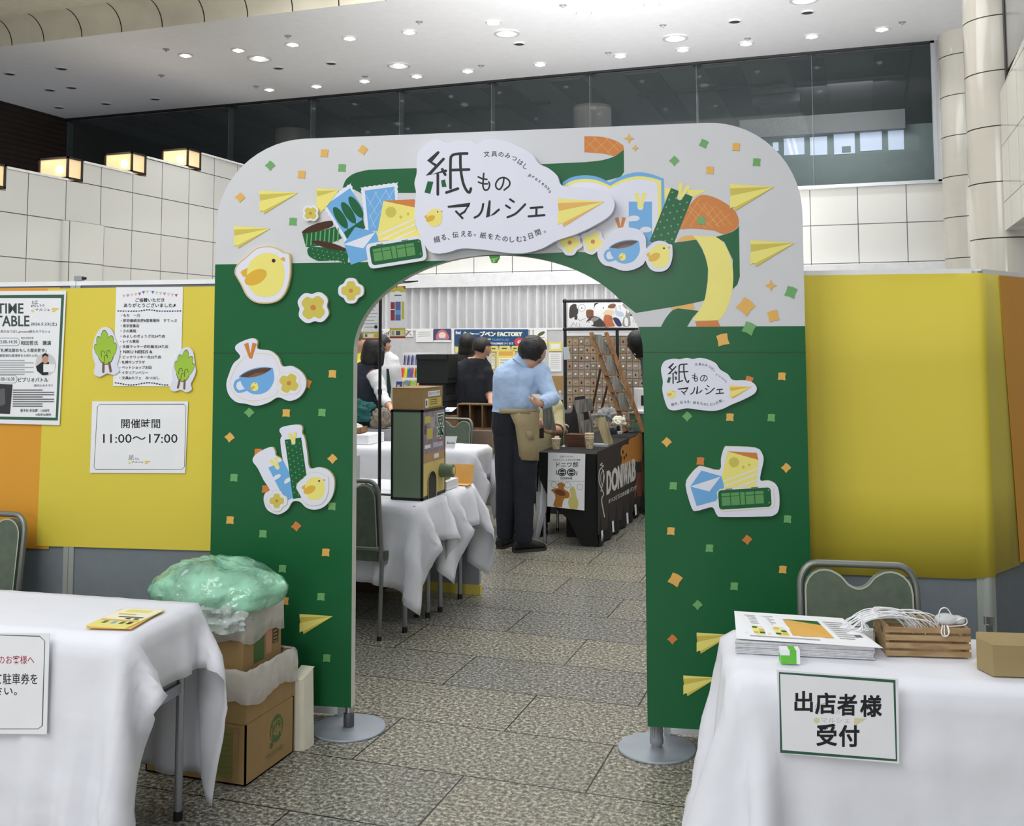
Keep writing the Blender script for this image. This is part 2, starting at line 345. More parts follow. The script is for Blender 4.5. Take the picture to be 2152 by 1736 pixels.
# teal inner wall with five daylit windows at the right end of the upper storey
teal = mat('teal_grey_panel', (120, 140, 138), .5); T0 = Fr((0, 0, 0))
p0, p1 = onY(1560, 385, 20), onY(1975, 262, 20)
f = MB(); f.box((p0.x, 20.0, 3.8), (p1.x + .4, 20.1, onY(1900, 262, 20).z), teal); struct(f, 'wall_upper_inner')
f = MB(); f.box((p0.x, 19.7, onY(1850, 272, 19.7).z), (onY(1902, 240, 19.7).x, 19.9, onY(1850, 232, 19.7).z), mat('grey_blind_box', (120, 124, 126), .6)); struct(f, 'trim_blind_box')
day = mat('daylit_window', (200, 216, 240), .5, noise=.1, scale=1.5, emit=.75); dayw = mat('daylit_building', (235, 240, 250), .5, noise=0, emit=.8)
for i, (a, b_, t, q) in enumerate([(1624, 1636, 300, 318), (1647, 1690, 292, 327), (1702, 1738, 289, 327), (1752, 1796, 282, 325), (1807, 1853, 279, 318), (1866, 1899, 275, 316)]):
    f = MB(); u0, u1 = onY(a, t, 19.99).x, onY(b_, t, 19.99).x; z1, z0 = onY(a, t, 19.99).z, onY(a, q, 19.99).z
    f.box((u0, 19.97, z0), (u1, 19.99, z1), day)
    if i in (1,):
        for k in (0, .5): f.poly([(u0 + .05 + k * .2, z1), (u0 + .1 + k * .2, z1), (u0 + .17 + k * .2, z0), (u0 + .12 + k * .2, z0)], Fr((0, 0, 0), (1, 0, 0), (0, 0, 1)), -19.965 * -1 * -1, dayw)
    if i == 3: f.box((u0 + .14, 19.965, z0 + .02), (u0 + .3, 19.97, z0 + .14), teal)
    struct(f, 'window_upper_%d' % (i + 1))
f = MB(); f.box((onY(1582, 228, 18.7).x, 18.6, 5.8), (onY(1682, 225, 18.7).x, 18.8, 5.95), BLACK); tag(f.build('lamp_housing'), 'dark box of spotlights on the upper storey ceiling', 'lamp')
f = MB(); f.box((3.6, -1.5, 0), (3.8, 7.0, 4.6), mat('light_blocker_grey', (120, 118, 114), .7)); struct(f, 'light_blocker_right')  # unseen slab added to block ambient light from the right
f = MB(); f.box((1.15, -3.2, 0), (3.8, -3.0, 4.4), mat('light_blocker_grey', (120, 118, 114), .7)); struct(f, 'light_blocker_rear')  # unseen slab added behind the camera, dims the right table and yellow paper
l2 = bpy.data.lights.new('upper_storey_fill', 'AREA'); l2.energy = 85; l2.size = 1.5; lo = bpy.data.objects.new('upper_storey_fill', l2); COL.objects.link(lo); lo.location = (-.2, 18.2, 5.9); lo.rotation_euler = (radians(45), 0, 0)  # added fill that brings up the teal wall, no fitting modelled
up = bpy.data.lights.new('upper_storey_fill', 'AREA'); up.energy = 22; up.size = 4; uo = bpy.data.objects.new('upper_storey_fill', up); COL.objects.link(uo); uo.location = (-3, 20, 5.9)  # added fill so the dim storey shows through the glass

# round tiled columns and the overhang at the right
tilec = mat('cream_column_tile', (206, 202, 192), .12, noise=.03, scale=2)
def column(name, c, r, z1, ring):
    f = MB(); z = 0; pr = [(r, 0)]
    k = 0
    while ring + k * .578 < z1:
        q = ring + k * .578; pr += [(r, q - .006)]; k += 1
        f.lathe((c[0], c[1], 0), pr, tilec, 40, cap=False); f.lathe((c[0], c[1], 0), [(r - .002, q - .007), (r - .002, q + .007)], BLACK, 40, cap=False); pr = [(r, q + .006)]
    f.lathe((c[0], c[1], 0), pr + [(r, z1)], tilec, 40, cap=False); struct(f, name, smooth=30)
c1 = onY(2030, 400, 15.8); column('column_back', (c1.x + .05, 15.8), .36, ZC, .395)
c2 = atd(2108, 400, 10.75); column('column_front', (c2.x, c2.y), .335, 7.2, .30)
f = MB(); f.box((c1.x + .1, 15.3, 0), (c2.x + 1.4, 16.2, ZC), tilec); struct(f, 'wall_right_back')
a = atd(2112, 485, 10.4); f = MB(); zb = a.z
f.raw([(a.x, a.y, zb), (a.x, a.y - 4, zb), (a.x, a.y - 4, 4.35), (a.x, a.y, 4.1), (a.x + 1.5, a.y, zb), (a.x + 1.5, a.y - 4, zb), (a.x + 1.5, a.y - 4, 4.35), (a.x + 1.5, a.y, 4.1)], [(0, 1, 2, 3), (0, 3, 7, 4), (0, 4, 5, 1), (2, 6, 7, 3)], tiles('overhang_panels', 1, .66, .578, a.y, zb + .5))
struct(f, 'wall_right_overhang')
f = MB(); f.box((a.x + .06, a.y - 3.8, 4.3), (a.x + .16, a.y - .1, 7), CHROME); f.box((a.x + .05, a.y - .14, 4.1), (a.x + .12, a.y - .02, 7), BLACK); struct(f, 'trim_right_window')
f = MB(); f.box((a.x + .3, 9.0, 0), (a.x + .5, 9.5, zb), mat('grey_metal_panel', (150, 150, 150), .4)); struct(f, 'wall_right_lower')

# ------------------------------------------------------------------ ceiling lamps
bulb = mat('lamp_bulb', (255, 252, 244), .5, noise=0, emit=9); refl = mat('lamp_reflector', (235, 235, 235), .2, .2, noise=0, emit=.35)
ring = mat('lamp_ring', (206, 206, 208), .4); darkhole = mat('unlit_lamp_hole', (58, 54, 54), .5)
def downlight(px, lit, r, label, group, nm='ceiling_downlight'):
    p = onz(px[0], px[1], ZC); t = thing(nm, label, 'ceiling lamp', (p.x, p.y, ZC - .03), group)
    f = MB(); f.lathe((p.x, p.y, ZC - .022), [(r, .022), (r, .004), (r * .92, 0), (r * .8, .004), (r * .78, .02)], ring, 24, cap=False); part(f, 'trim_ring', t, smooth=40)
    f = MB(); f.lathe((p.x, p.y, ZC - .016), [(r * .8, 0), (r * .45, .012), (0.001, .013)], refl if lit else darkhole, 20, cap=False); part(f, 'reflector', t, smooth=40)
    if lit:
        f = MB(); f.ball((p.x, p.y, ZC - .012), (r * .38, r * .38, .035), bulb, 10); part(f, 'bulb', t, smooth=60)
        l = bpy.data.lights.new('downlight_beam', 'SPOT'); l.energy = 50 if r < .12 else 66; l.spot_size = radians(125); l.spot_blend = .9; l.shadow_soft_size = .12; l.color = (1, .995, .98)
        o = bpy.data.objects.new('downlight_beam', l); COL.objects.link(o); o.location = (p.x, p.y, ZC - .1)
for q in [(545, 122), (1065, 69), (838, 137), (1419, 79), (1690, -2)]: downlight(q, 1, .185, 'large round lit ceiling downlight in a wide steel ring', 'large lit downlights')
for q in [(735, 79), (860, 66), (1037, 46), (1227, 25), (1370, 7), (1135, 134), (983, 148), (766, 169), (876, 159), (665, 180), (566, 187), (615, 92), (501, 104), (390, 115), (1304, 116), (1435, 103), (1706, 75), (1568, 90), (1853, 60)]: downlight(q, 1, .11, 'small round lit ceiling downlight', 'small lit downlights')
for q in [(129, 143), (20, 154), (105, 188), (150, 183), (124, 225), (223, 217), (326, 207)]: downlight(q, 0, .095, 'small round unlit downlight in the dark left part of the ceiling', 'unlit downlights', 'ceiling_downlight')
for q in [(585, 142), (696, 132), (1091, 91), (1697, 25), (1544, 44)]: downlight(q, 0, .09, 'flat grey round ceiling vent among the lit downlights', 'round ceiling vents', 'ceiling_vent')
sens = mat('sensor_grey', (150, 150, 152), .4); sg = 0
for q in [(349, 103), (339, 158), (538, 181), (605, 75), (881, 45), (1011, 137), (767, 160), (1183, 10), (1278, 110), (1393, 52), (1571, 80), (1896, 46)]:
    p = onz(*q, ZC); f = MB(); f.lathe((p.x, p.y, ZC - .04), [(.012, 0), (.02, .02), (.05, .03), (.05, .04)], sens, 12); tag(f.build('ceiling_sensor', smooth=40), 'tiny grey sprinkler or sensor on the ceiling', 'sensor', 'ceiling sensors')

# box lamps on the steps of the parapet
lampg = mat('lit_lamp_glass', (236, 206, 160), .4, noise=.08, scale=3, emit=.55); lampf = mat('dark_lamp_frame', (44, 36, 30), .5); hot = mat('lamp_glow_core', (255, 244, 220), .4, noise=0, emit=6)
for i, (y0, y1, z0) in enumerate([(9.63, 9.9, 3.45), (10.93, 11.22, 3.73), (12.2, 12.52, 4.015), (13.5, 13.85, 4.30)]):
    z0 += .03; z1 = z0 + .30; x0, x1 = XL - .5, XL + .0
    t = thing('box_lamp', ['glowing box lamp cut off by the left edge of the photo, on the lowest step', 'glowing square box lamp, second step up on the white parapet', 'glowing square box lamp, third step up on the white parapet', 'glowing square box lamp, highest one, beside the arch'][i], 'lamp', (x0, y0, z0), 'box lamps on the stepped parapet')
    f = MB(); f.box((x0 + .02, y0 + .02, z0 + .02), (x1 - .02, y1 - .02, z1 - .02), lampg); part(f, 'glass_shade', t)
    f = MB(); e = .026
    for x in (x0, x1 - e):
        for y in (y0, y1 - e): f.box((x, y, z0), (x + e, y + e, z1), lampf)
    for z in (z0, z1 - e):
        for x in (x0, x1 - e): f.box((x, y0, z), (x + e, y1, z + e), lampf)
        for y in (y0, y1 - e): f.box((x0, y, z), (x1, y + e, z + e), lampf)
    part(f, 'frame', t)
    f = MB(); f.ball(((x0 + x1) / 2 + .1, y0 + .015, z0 + .13), (.06, .012, .06), hot, 10); part(f, 'bulb', t, smooth=60)
    l = bpy.data.lights.new('box_lamp_light', 'POINT'); l.energy = 3; l.color = (1, .82, .6); l.shadow_soft_size = .15; o = bpy.data.objects.new('box_lamp_light', l); COL.objects.link(o); o.location = (x0 + .2, y0 - .25, z1 + .05)

# pleated curtain under the bulkhead
cm = mat('white_curtain', (224, 224, 226), .85, noise=.03); f = MB(); n = 1100; x0, x1 = XL + .05, 1.4; vs = []
for z in (.06, 1.2, 2.3, 2.47):
    for i in range(n + 1):
        x = x0 + (x1 - x0) * i / n; am = .075 if z < 2.4 else .05
        vs.append((x, 15.86 + am * sin(x * 2 * pi / .158 + .8 * sin(x * 2.3)) + .008 * sin(x * 2 * pi / .07), z))
f.raw(vs, [(r * (n + 1) + i, r * (n + 1) + i + 1, (r + 1) * (n + 1) + i + 1, (r + 1) * (n + 1) + i) for r in range(3) for i in range(n)], cm)
tag(f.build('curtain', smooth=80), 'long white pleated curtain under the bulkhead of the back wall', 'curtain')
# ================================================================== THE ARCH
PH = radians(8.7); AE = V((cos(PH), sin(PH), 0)); AN = V((sin(PH), -cos(PH), 0)); A0 = V((-2.035, 3.853, 0)) + AN * .035
class PF:                                                     # pixel (or zoomed pixel) drawing on a real plane
    def __init__(s, ox=0, oy=0, sc=1, base=0, p=None, n=None): s.a = (ox, oy, sc); s.n = V(n) if n is not None else AN; s.p = (V(p) if p is not None else A0) + s.n * base
    def __call__(s, a, b, c=0): return onpl(s.a[0] + a / s.a[2], s.a[1] + b / s.a[2], s.p, s.n) + s.n * c
class Af:                                                     # an affine step in front of another frame
    def __init__(s, F, o, ex, ey): s.F, s.o, s.ex, s.ey = F, o, ex, ey
    def __call__(s, a, b, c=0): return s.F(s.o[0] + s.ex[0] * a + s.ey[0] * b, s.o[1] + s.ex[1] * a + s.ey[1] * b, c)
def rot_af(F, cx, cy, k, deg): a = radians(deg); return Af(F, (cx, cy), (k * cos(a), k * sin(a)), (-k * sin(a), k * cos(a)))
bo = dict(rough=.3, noise=.02, spec=.22)
AW = mat('board_white', (206, 206, 208), .5, noise=.015); GR = mat('print_green', (30, 96, 56), **bo); LG = mat('print_light_green', (112, 168, 104), **bo)
OR = mat('print_orange', (226, 176, 92), **bo); DO = mat('print_dark_orange', (206, 128, 66), **bo); YL = mat('print_yellow', (236, 224, 124), **bo); YD = mat('print_deep_yellow', (206, 190, 88), **bo)
BL = mat('print_blue', (112, 170, 220), **bo); BR = mat('print_brown', (74, 46, 32), **bo); GOLD = mat('print_gold', (222, 176, 62), **bo); CW = mat('cutout_white', (224, 224, 236), .55, noise=.015); RIM = mat('cutout_foam_edge', (226, 214, 150), .7); MG = mat('print_mid_green', (96, 150, 90), **bo)
BROWN2 = mat('print_coffee', (92, 66, 54), **bo); EDGE = mat('board_edge', (206, 206, 196), .6)
AF = Fr(A0, AE, (0, 0, 1), AN)
arch = thing('entrance_arch', 'tall green and white printed entrance arch covered with paper themed cutouts', 'entrance arch', (A0.x + AE.x * .63, A0.y + AE.y * .63, 0))
P0 = PF()
_lay = [.0004]
def lay(): _lay[0] += .00001; return _lay[0]
UL, UR, ZB, ZT, O1, O2, ZS, ZO = -.59, 1.847, .109, 2.452, .032, 1.226, 1.546, 1.942
um, ra, rb = (O1 + O2) / 2, (O2 - O1) / 2, ZO - ZS
ell = [(um - ra * cos(a), ZS + rb * sin(a)) for a in [pi * i / 48 for i in range(49)]]
def corner(cx, cz, r, a0): return [(cx + r * cos(radians(a0 - 90 * i / 14)), cz + r * sin(radians(a0 - 90 * i / 14))) for i in range(15)]
out = [(UL, ZB)] + corner(UL + .39, ZT - .37, .39, 180)[:0] + [(UL + .40 - .40 * cos(a), ZT - .37 + .37 * sin(a)) for a in [pi / 2 * i / 14 for i in range(15)]] + [(UR - .36 + .36 * sin(a), ZT - .37 + .37 * cos(a)) for a in [pi / 2 * i / 14 for i in range(15)]] + [(UR, ZB), (O2, ZB)] + ell[::-1] + [(O1, ZB)]
f = MB(); f.prism(out, AF, -.05, 0, AW, EDGE)
zl = 1.922; k0 = next(i for i, q in enumerate(ell) if q[1] > zl)
f.poly([(UL, ZB), (O1, ZB)] + ell[:k0] + [(UL, zl)], AF, lay(), GR)
zr = 1.645; k1 = max(i for i, q in enumerate(ell) if q[1] > zr)
f.poly([(UR, ZB), (UR, zr), (ell[k1][0] + .004, zr)] + ell[k1 + 1:] + [(O2, ZB)], AF, lay(), GR)
K4 = PF(440, 250, 3.8587); K6 = PF(1280, 250, 3.8587); KA = PF(620, 360, 7.686); KB = PF(1150, 360, 5.105); K5 = PF(860, 250, 3.8587)
def art(F, pts, m): f.poly(pts, F, lay(), m)
# wide green ribbons printed behind the title
art(K4, cr([(1080, 560), (1110, 490), (1180, 440), (1290, 412)], 6, False) + [(1700, 398), (1700, 600), (1520, 600), (1300, 640), (1150, 560)], GR)
art(K5, [(1000, 370), (1425, 350)] + cr([(1425, 350), (1560, 335), (1670, 300), (1740, 240)], 5, False) + [(1742, 430), (1715, 470), (1600, 500), (1240, 560)], GR)
art(K5, [(1420, 140)] + cr([(1420, 140), (1560, 145), (1670, 175), (1737, 215)], 5, False) + [(1740, 250), (1668, 305)] + cr([(1640, 297), (1560, 280), (1420, 270)], 4, False), DO)
for a, b in (((1440, 180), (1530, 270)), ((1490, 145), (1640, 292)), ((1590, 152), (1700, 262)), ((1680, 190), (1720, 225)), ((1430, 240), (1520, 150)), ((1500, 270), (1610, 160)), ((1600, 280), (1690, 190))): f.stroke([a, b], K5, lay(), 3, OR, cap=False)
# right ribbon: lower band sweeping round the opening, its yellow and orange sides
kk = [i for i, q in enumerate(ell) if q[0] > .52]; pe = [ell[i] for i in kk if ell[i][1] > 1.74]
ribbon = [(u, z) for u, z in pe]
def uv(F, pts): return [((F(*p) - A0).dot(AE), F(*p).z) for p in pts]
ribbon = pe + uv(KB, [(950, 1520), (1500, 1430), (1690, 1385), (1720, 1180), (1725, 1040), (1700, 930), (1660, 830), (1600, 735), (1335, 770), (1000, 900), (530, 878), (300, 862), (-70, 882)])
f.poly(ribbon, AF, lay(), GR)
art(KB, [(1220, 1668)] + cr([(1220, 1668), (1275, 1570), (1345, 1490), (1400, 1470)], 4, False) + [(1625, 1497), (1560, 1570), (1500, 1668)], GR)
art(KB, cr([(2057, 570), (2040, 610), (1960, 660), (1805, 705)], 4, False) + [(1900, 760), (1990, 950), (1990, 1265), (2040, 1215), (2066, 1130)], GR)
art(KB, cr([(1560, 690), (1640, 780), (1700, 930), (1726, 1060), (1720, 1200), (1690, 1370), (1620, 1510), (1555, 1600)], 4, False) + cr([(1830, 1605), (1900, 1530), (1970, 1350), (1995, 1180), (1985, 1000), (1930, 830), (1870, 745), (1800, 700)], 4, False), YL)
art(KB, cr([(1390, 755), (1440, 705), (1510, 690), (1560, 690), (1600, 735)], 3, False), OR)
art(KB, [(1318, 1465), (1565, 1415), (1583, 1485), (1400, 1470), (1345, 1490)], OR)
art(KB, [(1587, 1610), (1830, 1597), (1858, 1668), (1603, 1668)], DO)
art(KB, cr([(1405, 612), (1470, 470), (1555, 330), (1650, 255), (1780, 275), (1910, 340), (2010, 420), (2055, 520), (2040, 600), (1970, 650), (1890, 675), (1800, 640), (1700, 625), (1550, 615)], 4), DO)
for i in range(6): f.stroke([(1500 + 75 * i - 60, 330 + 40 * i if i < 2 else 290 + 18 * i), (1700 + 75 * i - 90 * (i > 2), 610 - 5 * i)], KB, lay(), 4, OR, cap=False)
for i in range(5): f.stroke([(1440 + 90 * i, 600 - 5 * i), (1640 + 80 * i, 290 + 42 * i)], KB, lay(), 4, OR, cap=False)
# open book, bookmarks and stamps
art(KB, cr([(165, 120), (260, 65), (400, 42), (540, 60), (670, 120)], 4, False) + cr([(680, 115), (800, 50), (950, 12), (1100, 25), (1250, 80)], 4, False) + [(1258, 350), (1180, 640), (160, 640)], BL)
art(KB, cr([(170, 160), (260, 105), (400, 82), (540, 98), (672, 155)], 4, False) + cr([(680, 155), (800, 92), (950, 55), (1100, 65), (1222, 100)], 4, False) + [(1225, 420), (1160, 640), (160, 640)], YL)
art(KB, cr([(175, 195), (260, 140), (400, 118), (540, 132), (675, 188)], 4, False) + cr([(680, 188), (800, 125), (950, 88), (1100, 98), (1180, 125)], 4, False) + [(1190, 500), (1100, 760), (160, 760)], CW)
def vtie(mb, F, cx, cy, k, m, deg=0, off=None):
    G = rot_af(F, cx, cy, k, deg)
    for p in ([(-60, -135), (-20, -150), (8, -10), (-10, 0)], [(20, -150), (60, -140), (15, 5), (-8, -5)]): mb.poly(p, G, off() if off else lay(), m)
def bookmark(mb, F, cx, cy, k, deg, m, L=560, dots=None, clouds=False, tie=YL, off=None):
    o = off or lay; G = rot_af(F, cx, cy, k, deg)
    mb.poly([(-125, 0), (-32, 0)] + [(-32 + 32 - 32 * cos(a), 58 + 34 * sin(a)) for a in [pi * i / 6 for i in range(7)]] + [(32, 0), (125, 0), (125, L), (-125, L)], G, o(), m)
    if dots:
        for i in range(4):
            for j in range(int(L / 85)): mb.poly(circ(-95 + 62 * i, 40 + 85 * j + 42 * (i % 2), 10, n=8), G, o(), dots)
    if clouds:
        for a, b in ((-70, 180), (60, 300)): mb.poly(circ(a, b, 62, 30), G, o(), CW); mb.poly(circ(a - 38, b + 14, 40, 20), G, o(), CW)
    vtie(mb, G, 0, 75, 1.15, tie, 0, o)
bookmark(f, KB, 1000, 325, 1, 0, BL, 470, clouds=True)
art(KB, [(1260, 180), (1340, 180), (1260, 310)], YL); art(KB, [(1500, 200), (1720, 202), (1540, 290)], YL)
bookmark(f, KB, 1445, 225, 1, 22, GR, 620, dots=LG)
vtie(f, KB, 785, 640, 1, DO)
# stamps
def zig(p, q, n, d):
    L_ = []; dx, dy = (q[0] - p[0]), (q[1] - p[1]); l = sqrt(dx * dx + dy * dy); nx, ny = -dy / l * d, dx / l * d
    for i in range(n * 4): t = i / (n * 4); w_ = abs(sin(pi * i / 4)); L_.append((p[0] + dx * t + nx * w_, p[1] + dy * t + ny * w_))
    return L_
art(KA, zig((1055, 255), (1665, 172), 8, 14) + zig((1665, 172), (1675, 560), 5, 14) + [(1400, 960), (1180, 950)] + zig((1130, 935), (1055, 255), 9, 14), CW)
art(KA, [(1128, 312), (1605, 248), (1622, 470), (1560, 960), (1190, 960)], BL)
for a, b in (((1140, 380), (1320, 690)), ((1290, 330), (1420, 560)), ((1460, 300), (1620, 560)), ((1200, 690), (1300, 920)), ((1190, 560), (1330, 320)), ((1200, 760), (1480, 300)), ((1230, 900), (1600, 290))): f.stroke([a, b], KA, lay(), 4, CW, cap=False)
art(KA, zig((415, 525), (908, 178), 8, 16) + zig((908, 178), (1150, 900), 10, 16) + [(1100, 940), (800, 1140)] + zig((790, 1115), (415, 525), 9, 16), CW)
art(KA, [(498, 545), (890, 272), (1105, 605), (1100, 900), (830, 1075)], BL)
art(KA, [(790, 985), (1100, 775), (1135, 915), (1060, 960), (840, 1095)], GR)
for cx, cy, tx, ty in ((735, 750, 860, 945), (865, 670, 985, 850), (985, 580, 1100, 770)):
    art(KA, circ(cx, cy, 200, 72, 24, 58), GR); f.stroke([(cx + 70, cy + 110), (tx, ty)], KA, lay(), 18, GR)
# ribbons at the left, envelope and folded card
art(KA, cr([(110, 985), (230, 895), (400, 830), (570, 798), (610, 820), (600, 890), (400, 960), (200, 1005)], 4), BR)
art(KA, [(118, 1005), (300, 985), (500, 940), (650, 895), (760, 1080), (610, 1150), (400, 1200), (215, 1225), (175, 1215)], GR)
for i in range(8): a = 200 + 72 * i; f.stroke([(a, 1008 - 14 * i), (a - 14, 1205 - 10 * i)], KA, lay(), 20, LG, cap=False)
art(KA, cr([(240, 1225), (215, 1350), (330, 1430), (420, 1450), (700, 1440), (840, 1500), (830, 1250), (600, 1240)], 4), GR)
art(KA, cr([(265, 1135), (380, 1120), (560, 1150), (740, 1210), (830, 1270), (760, 1285), (560, 1255), (350, 1185)], 4), BR)
dp = [(240, 1225), (222, 1345), (330, 1425), (420, 1470), (700, 1500), (840, 1500), (830, 1285), (600, 1275), (400, 1215)]
for i in range(9):
    for j in range(5):
        c = (262 + 80 * i - 20 * j + 40 * (j % 2), 1195 + 58 * j + 16 * i)
        if inside(c, dp): art(KA, circ(*c, 10, n=8), LG)
art(KA, [(795, 1165), (975, 900), (1300, 985), (1370, 1150), (1170, 1420), (905, 1512)], BL)
art(KA, [(790, 1180), (1300, 985), (1105, 1245)], CW); art(KA, [(1300, 985), (1380, 1240), (1105, 1245)], BL)
art(KA, [(1430, 475), (1930, 452), (1975, 545), (1955, 600)], DO); art(KA, [(1430, 480), (1960, 590), (1935, 780), (1960, 920), (2055, 1060), (1350, 1130), (1335, 985)], YL)
art(KA, [(1550 + (100 if i % 2 else 78) * cos(pi * i / 12), 660 + (100 if i % 2 else 78) * sin(pi * i / 12)) for i in range(24)], YD)
art(KA, circ(1710, 740, 26, n=10), YD); art(KA, circ(1828, 690, 24, n=10), YD)
for i, (a, b) in enumerate((((1350, 1030), (1930, 770)), ((1420, 1095), (1945, 855)), ((1620, 1095), (1950, 950)))): f.stroke([a, b], KA, lay(), 22, CW, cap=False)
# confetti, stars and paper planes
def conf(x, y, d, m, r=8): G = rot_af(P0, x, y, r, d); art(G, [(-1, -.9), (0, -1.05), (1, -.95), (.88, 0), (1, 1), (0, .88), (-1, 1), (-.9, 0)], m)
for x, y, d in [(568, 348, 45), (719, 353, 4), (616, 466, 4), (1479, 302, 25), (1417, 338, 45), (1590, 341, 4), (524, 867, 45), (677, 867, 4), (492, 1004, 4), (698, 1064, 4), (553, 1122, 4), (594, 1195, 4), (675, 1254, 4), (687, 1383, 4), (1444, 875, 45), (1621, 878, 4), (1415, 1021, 4), (1655, 1091, 4), (1491, 1152, 4), (1543, 1232, 4), (1466, 1271, 45), (1474, 464, 4)]: conf(x, y, d, LG)
for x, y, d in [(682, 322, 5), (763, 315, 35), (634, 367, 5), (505, 415, 50), (1547, 309, 3), (1492, 358, 3), (699, 786, 3), (602, 868, 3), (483, 919, 50), (699, 964, 45), (484, 1093, 4), (685, 1161, 4), (489, 1183, 25), (599, 1263, 4), (1643, 791, 3), (1534, 877, 3), (1401, 929, 45), (1652, 983, 45), (1410, 1116, 4), (1645, 1197, 4)]: conf(x, y, d, OR)
for x, y, d in [(543, 951, 3), (623, 1106, 40), (559, 1028, 4), (646, 806, 20), (1472, 969, 4), (1413, 1343, 45), (1570, 1134, 40), (1574, 799, 20)]: conf(x, y, d, DO)
for x, y, d, m, r in [(1662, 614, 20, LG, 11), (1567, 644, 40, OR, 15), (1625, 664, -14, OR, 11), (1574, 690, 25, LG, 12), (1519, 714, -13, OR, 12), (1419, 1218, 30, OR, 12)]: conf(x, y, d, m, r)
for x, y, r in [(1322, 291, 11), (1335, 311, 8), (1620, 600, 13)]: art(P0, [(x + r * (1 if i % 2 == 0 else .38) * cos(pi * i / 4), y + r * (1 if i % 2 == 0 else .38) * sin(pi * i / 4)) for i in range(8)], OR)
def plane(mb, F, x, y, L_, m1, m2, off=lay):
    G = Af(F, (x, y), (L_, 0), (0, L_))
    mb.poly([(0, 0), (1, .065), (0, .1)], G, off(), m1); mb.poly([(0, .1), (1, .065), (.02, .27)], G, off(), m2)
    mb.poly([(.02, .27), (1, .065), (.1, .53), (.07, .52), (0, .56), (0, .29)], G, off(), m1); mb.poly([(.1, .53), (1, .065), (.12, .61)], G, off(), m2)
for x, y, L_ in [(545.7, 400.3, 81), (491.8, 475, 77), (665.5, 394.6, 72), (1534, 386.6, 93), (1577, 504.5, 93), (630, 1290, 70), (1464, 1329, 73), (1436, 1419, 72)]:
    if x != 665.5: plane(f, P0, x, y, L_, YL, YD)
    else:
        art(P0, [(665.5, 395), (713, 399), (690, 430), (672, 450), (666, 440)], YL); art(P0, [(665.5, 402), (710, 400), (668, 413)], YD)
seam = mat('board_seam', (22, 70, 42), .5, noise=0)
for a, b in ((UL, O1), (O2, UR)): f.poly([(a, 1.5435), (b, 1.5435), (b, 1.546), (a, 1.546)], AF, lay(), seam)
part(f, 'board', arch)
f = MB(); bx = lambda a0, a1, z0, z1, c0, c1, m: f.box((a0, z0, c0), (a1, z1, c1), m, AF)
for u in (0.0, 1.257):                                        # stands: steel pole, collar and round foot plate
    c = AF(u, 0, -.068); f = MB(); f.cyl((c.x, c.y, .01), (c.x, c.y, 1.6), .0135 if u else .015, CHROME, 16); part(f, 'pole', arch, smooth=40)
    f = MB(); f.lathe((c.x, c.y, 0), [(.150, .0), (.152, .002), (.152, .006), (.149, .009), (.01, .011)], mat('foot_plate_grey', (160, 168, 176), .38, .35, noise=.05), 48); part(f, 'foot_plate', arch, smooth=40)
    f = MB()
    if u: 
        f.lathe((c.x, c.y, .011), [(.02, 0), (.021, .006), (.026, .012), (.027, .03), (.024, .04), (.02, .1), (.017, .104)], mat('grey_plastic', (140, 142, 146), .5), 24)
        for i in range(14): a = 2 * pi * i / 14; f.box((.02, -.0022, .05), (.0255, .0022, .108), mat('grey_plastic', (140, 142, 146), .5), Fr((c.x, c.y, 0), (cos(a), sin(a), 0), (-sin(a), cos(a), 0)))
    else: f.lathe((c.x, c.y, .011), [(.0215, 0), (.022, .003), (.022, .052), (.02, .055)], mat('dark_collar', (92, 94, 98), .5, .5), 24)
    part(f, 'collar', arch, smooth=40)
for a, b, z in ((UL + .05, O1 - .02, .3), (O2 + .02, UR - .05, .3), (UL + .05, UR - .05, 2.2)): f = MB(); f.box((a, z, -.066), (b, z + .03, -.05), ALU, AF); part(f, 'rear_brace', arch)

# ------------------------------------------------------------------ raised cutouts glued on the arch
class Lay:
    def __init__(s, a=.0003): s.a = a
    def __call__(s): s.a += .00003; return s.a
def flower(mb, F, cx, cy, R, o, deg=0, petal=YD, ctr=DO):
    mb.poly([(cx + R * (1.02 + .16 * cos(4 * (a - radians(deg))) - .06 * cos(8 * (a - radians(deg)))) * cos(a), cy + R * (1.02 + .16 * cos(4 * (a - radians(deg))) - .06 * cos(8 * (a - radians(deg)))) * sin(a)) for a in [2 * pi * i / 56 for i in range(56)]], F, o(), petal)
    mb.poly(circ(cx, cy, R * .25, n=14), F, o(), ctr)
def lobed(cx, cy, R, deg, am=.1):
    g = lambda a: R * (1.01 + am * cos(4 * (a - radians(deg))) - .035 * cos(8 * (a - radians(deg))))
    return [(cx + g(a) * cos(a), cy + g(a) * sin(a)) for a in [2 * pi * i / 56 for i in range(56)]]
def chick(mb, F, cx, cy, R, o, body=YL, wing=GOLD):
    G = rot_af(F, cx, cy, R, 0)
    mb.poly([(-1.28, -.12), (-1.22, -.22), (-.85, -.4), (-.8, .15), (-1.15, .08)], G, o(), wing)
    mb.poly(cr([(-.95, .1), (-.85, -.55), (-.4, -1.0), (.1, -1.13), (.6, -1.0), (.88, -.6), (.98, -.1), (.9, .5), (.6, .95), (.1, 1.13), (-.45, 1.05), (-.82, .65)], 3), G, o(), body)
    mb.poly(circ(-.5, .12, .62, .36, 20, -28), G, o(), wing); mb.poly(circ(.42, -.73, .1, n=12), G, o(), BR); mb.poly([(.75, -.85), (.95, -.92), (1.02, -.82), (.98, -.68), (.84, -.74)], G, o(), wing)
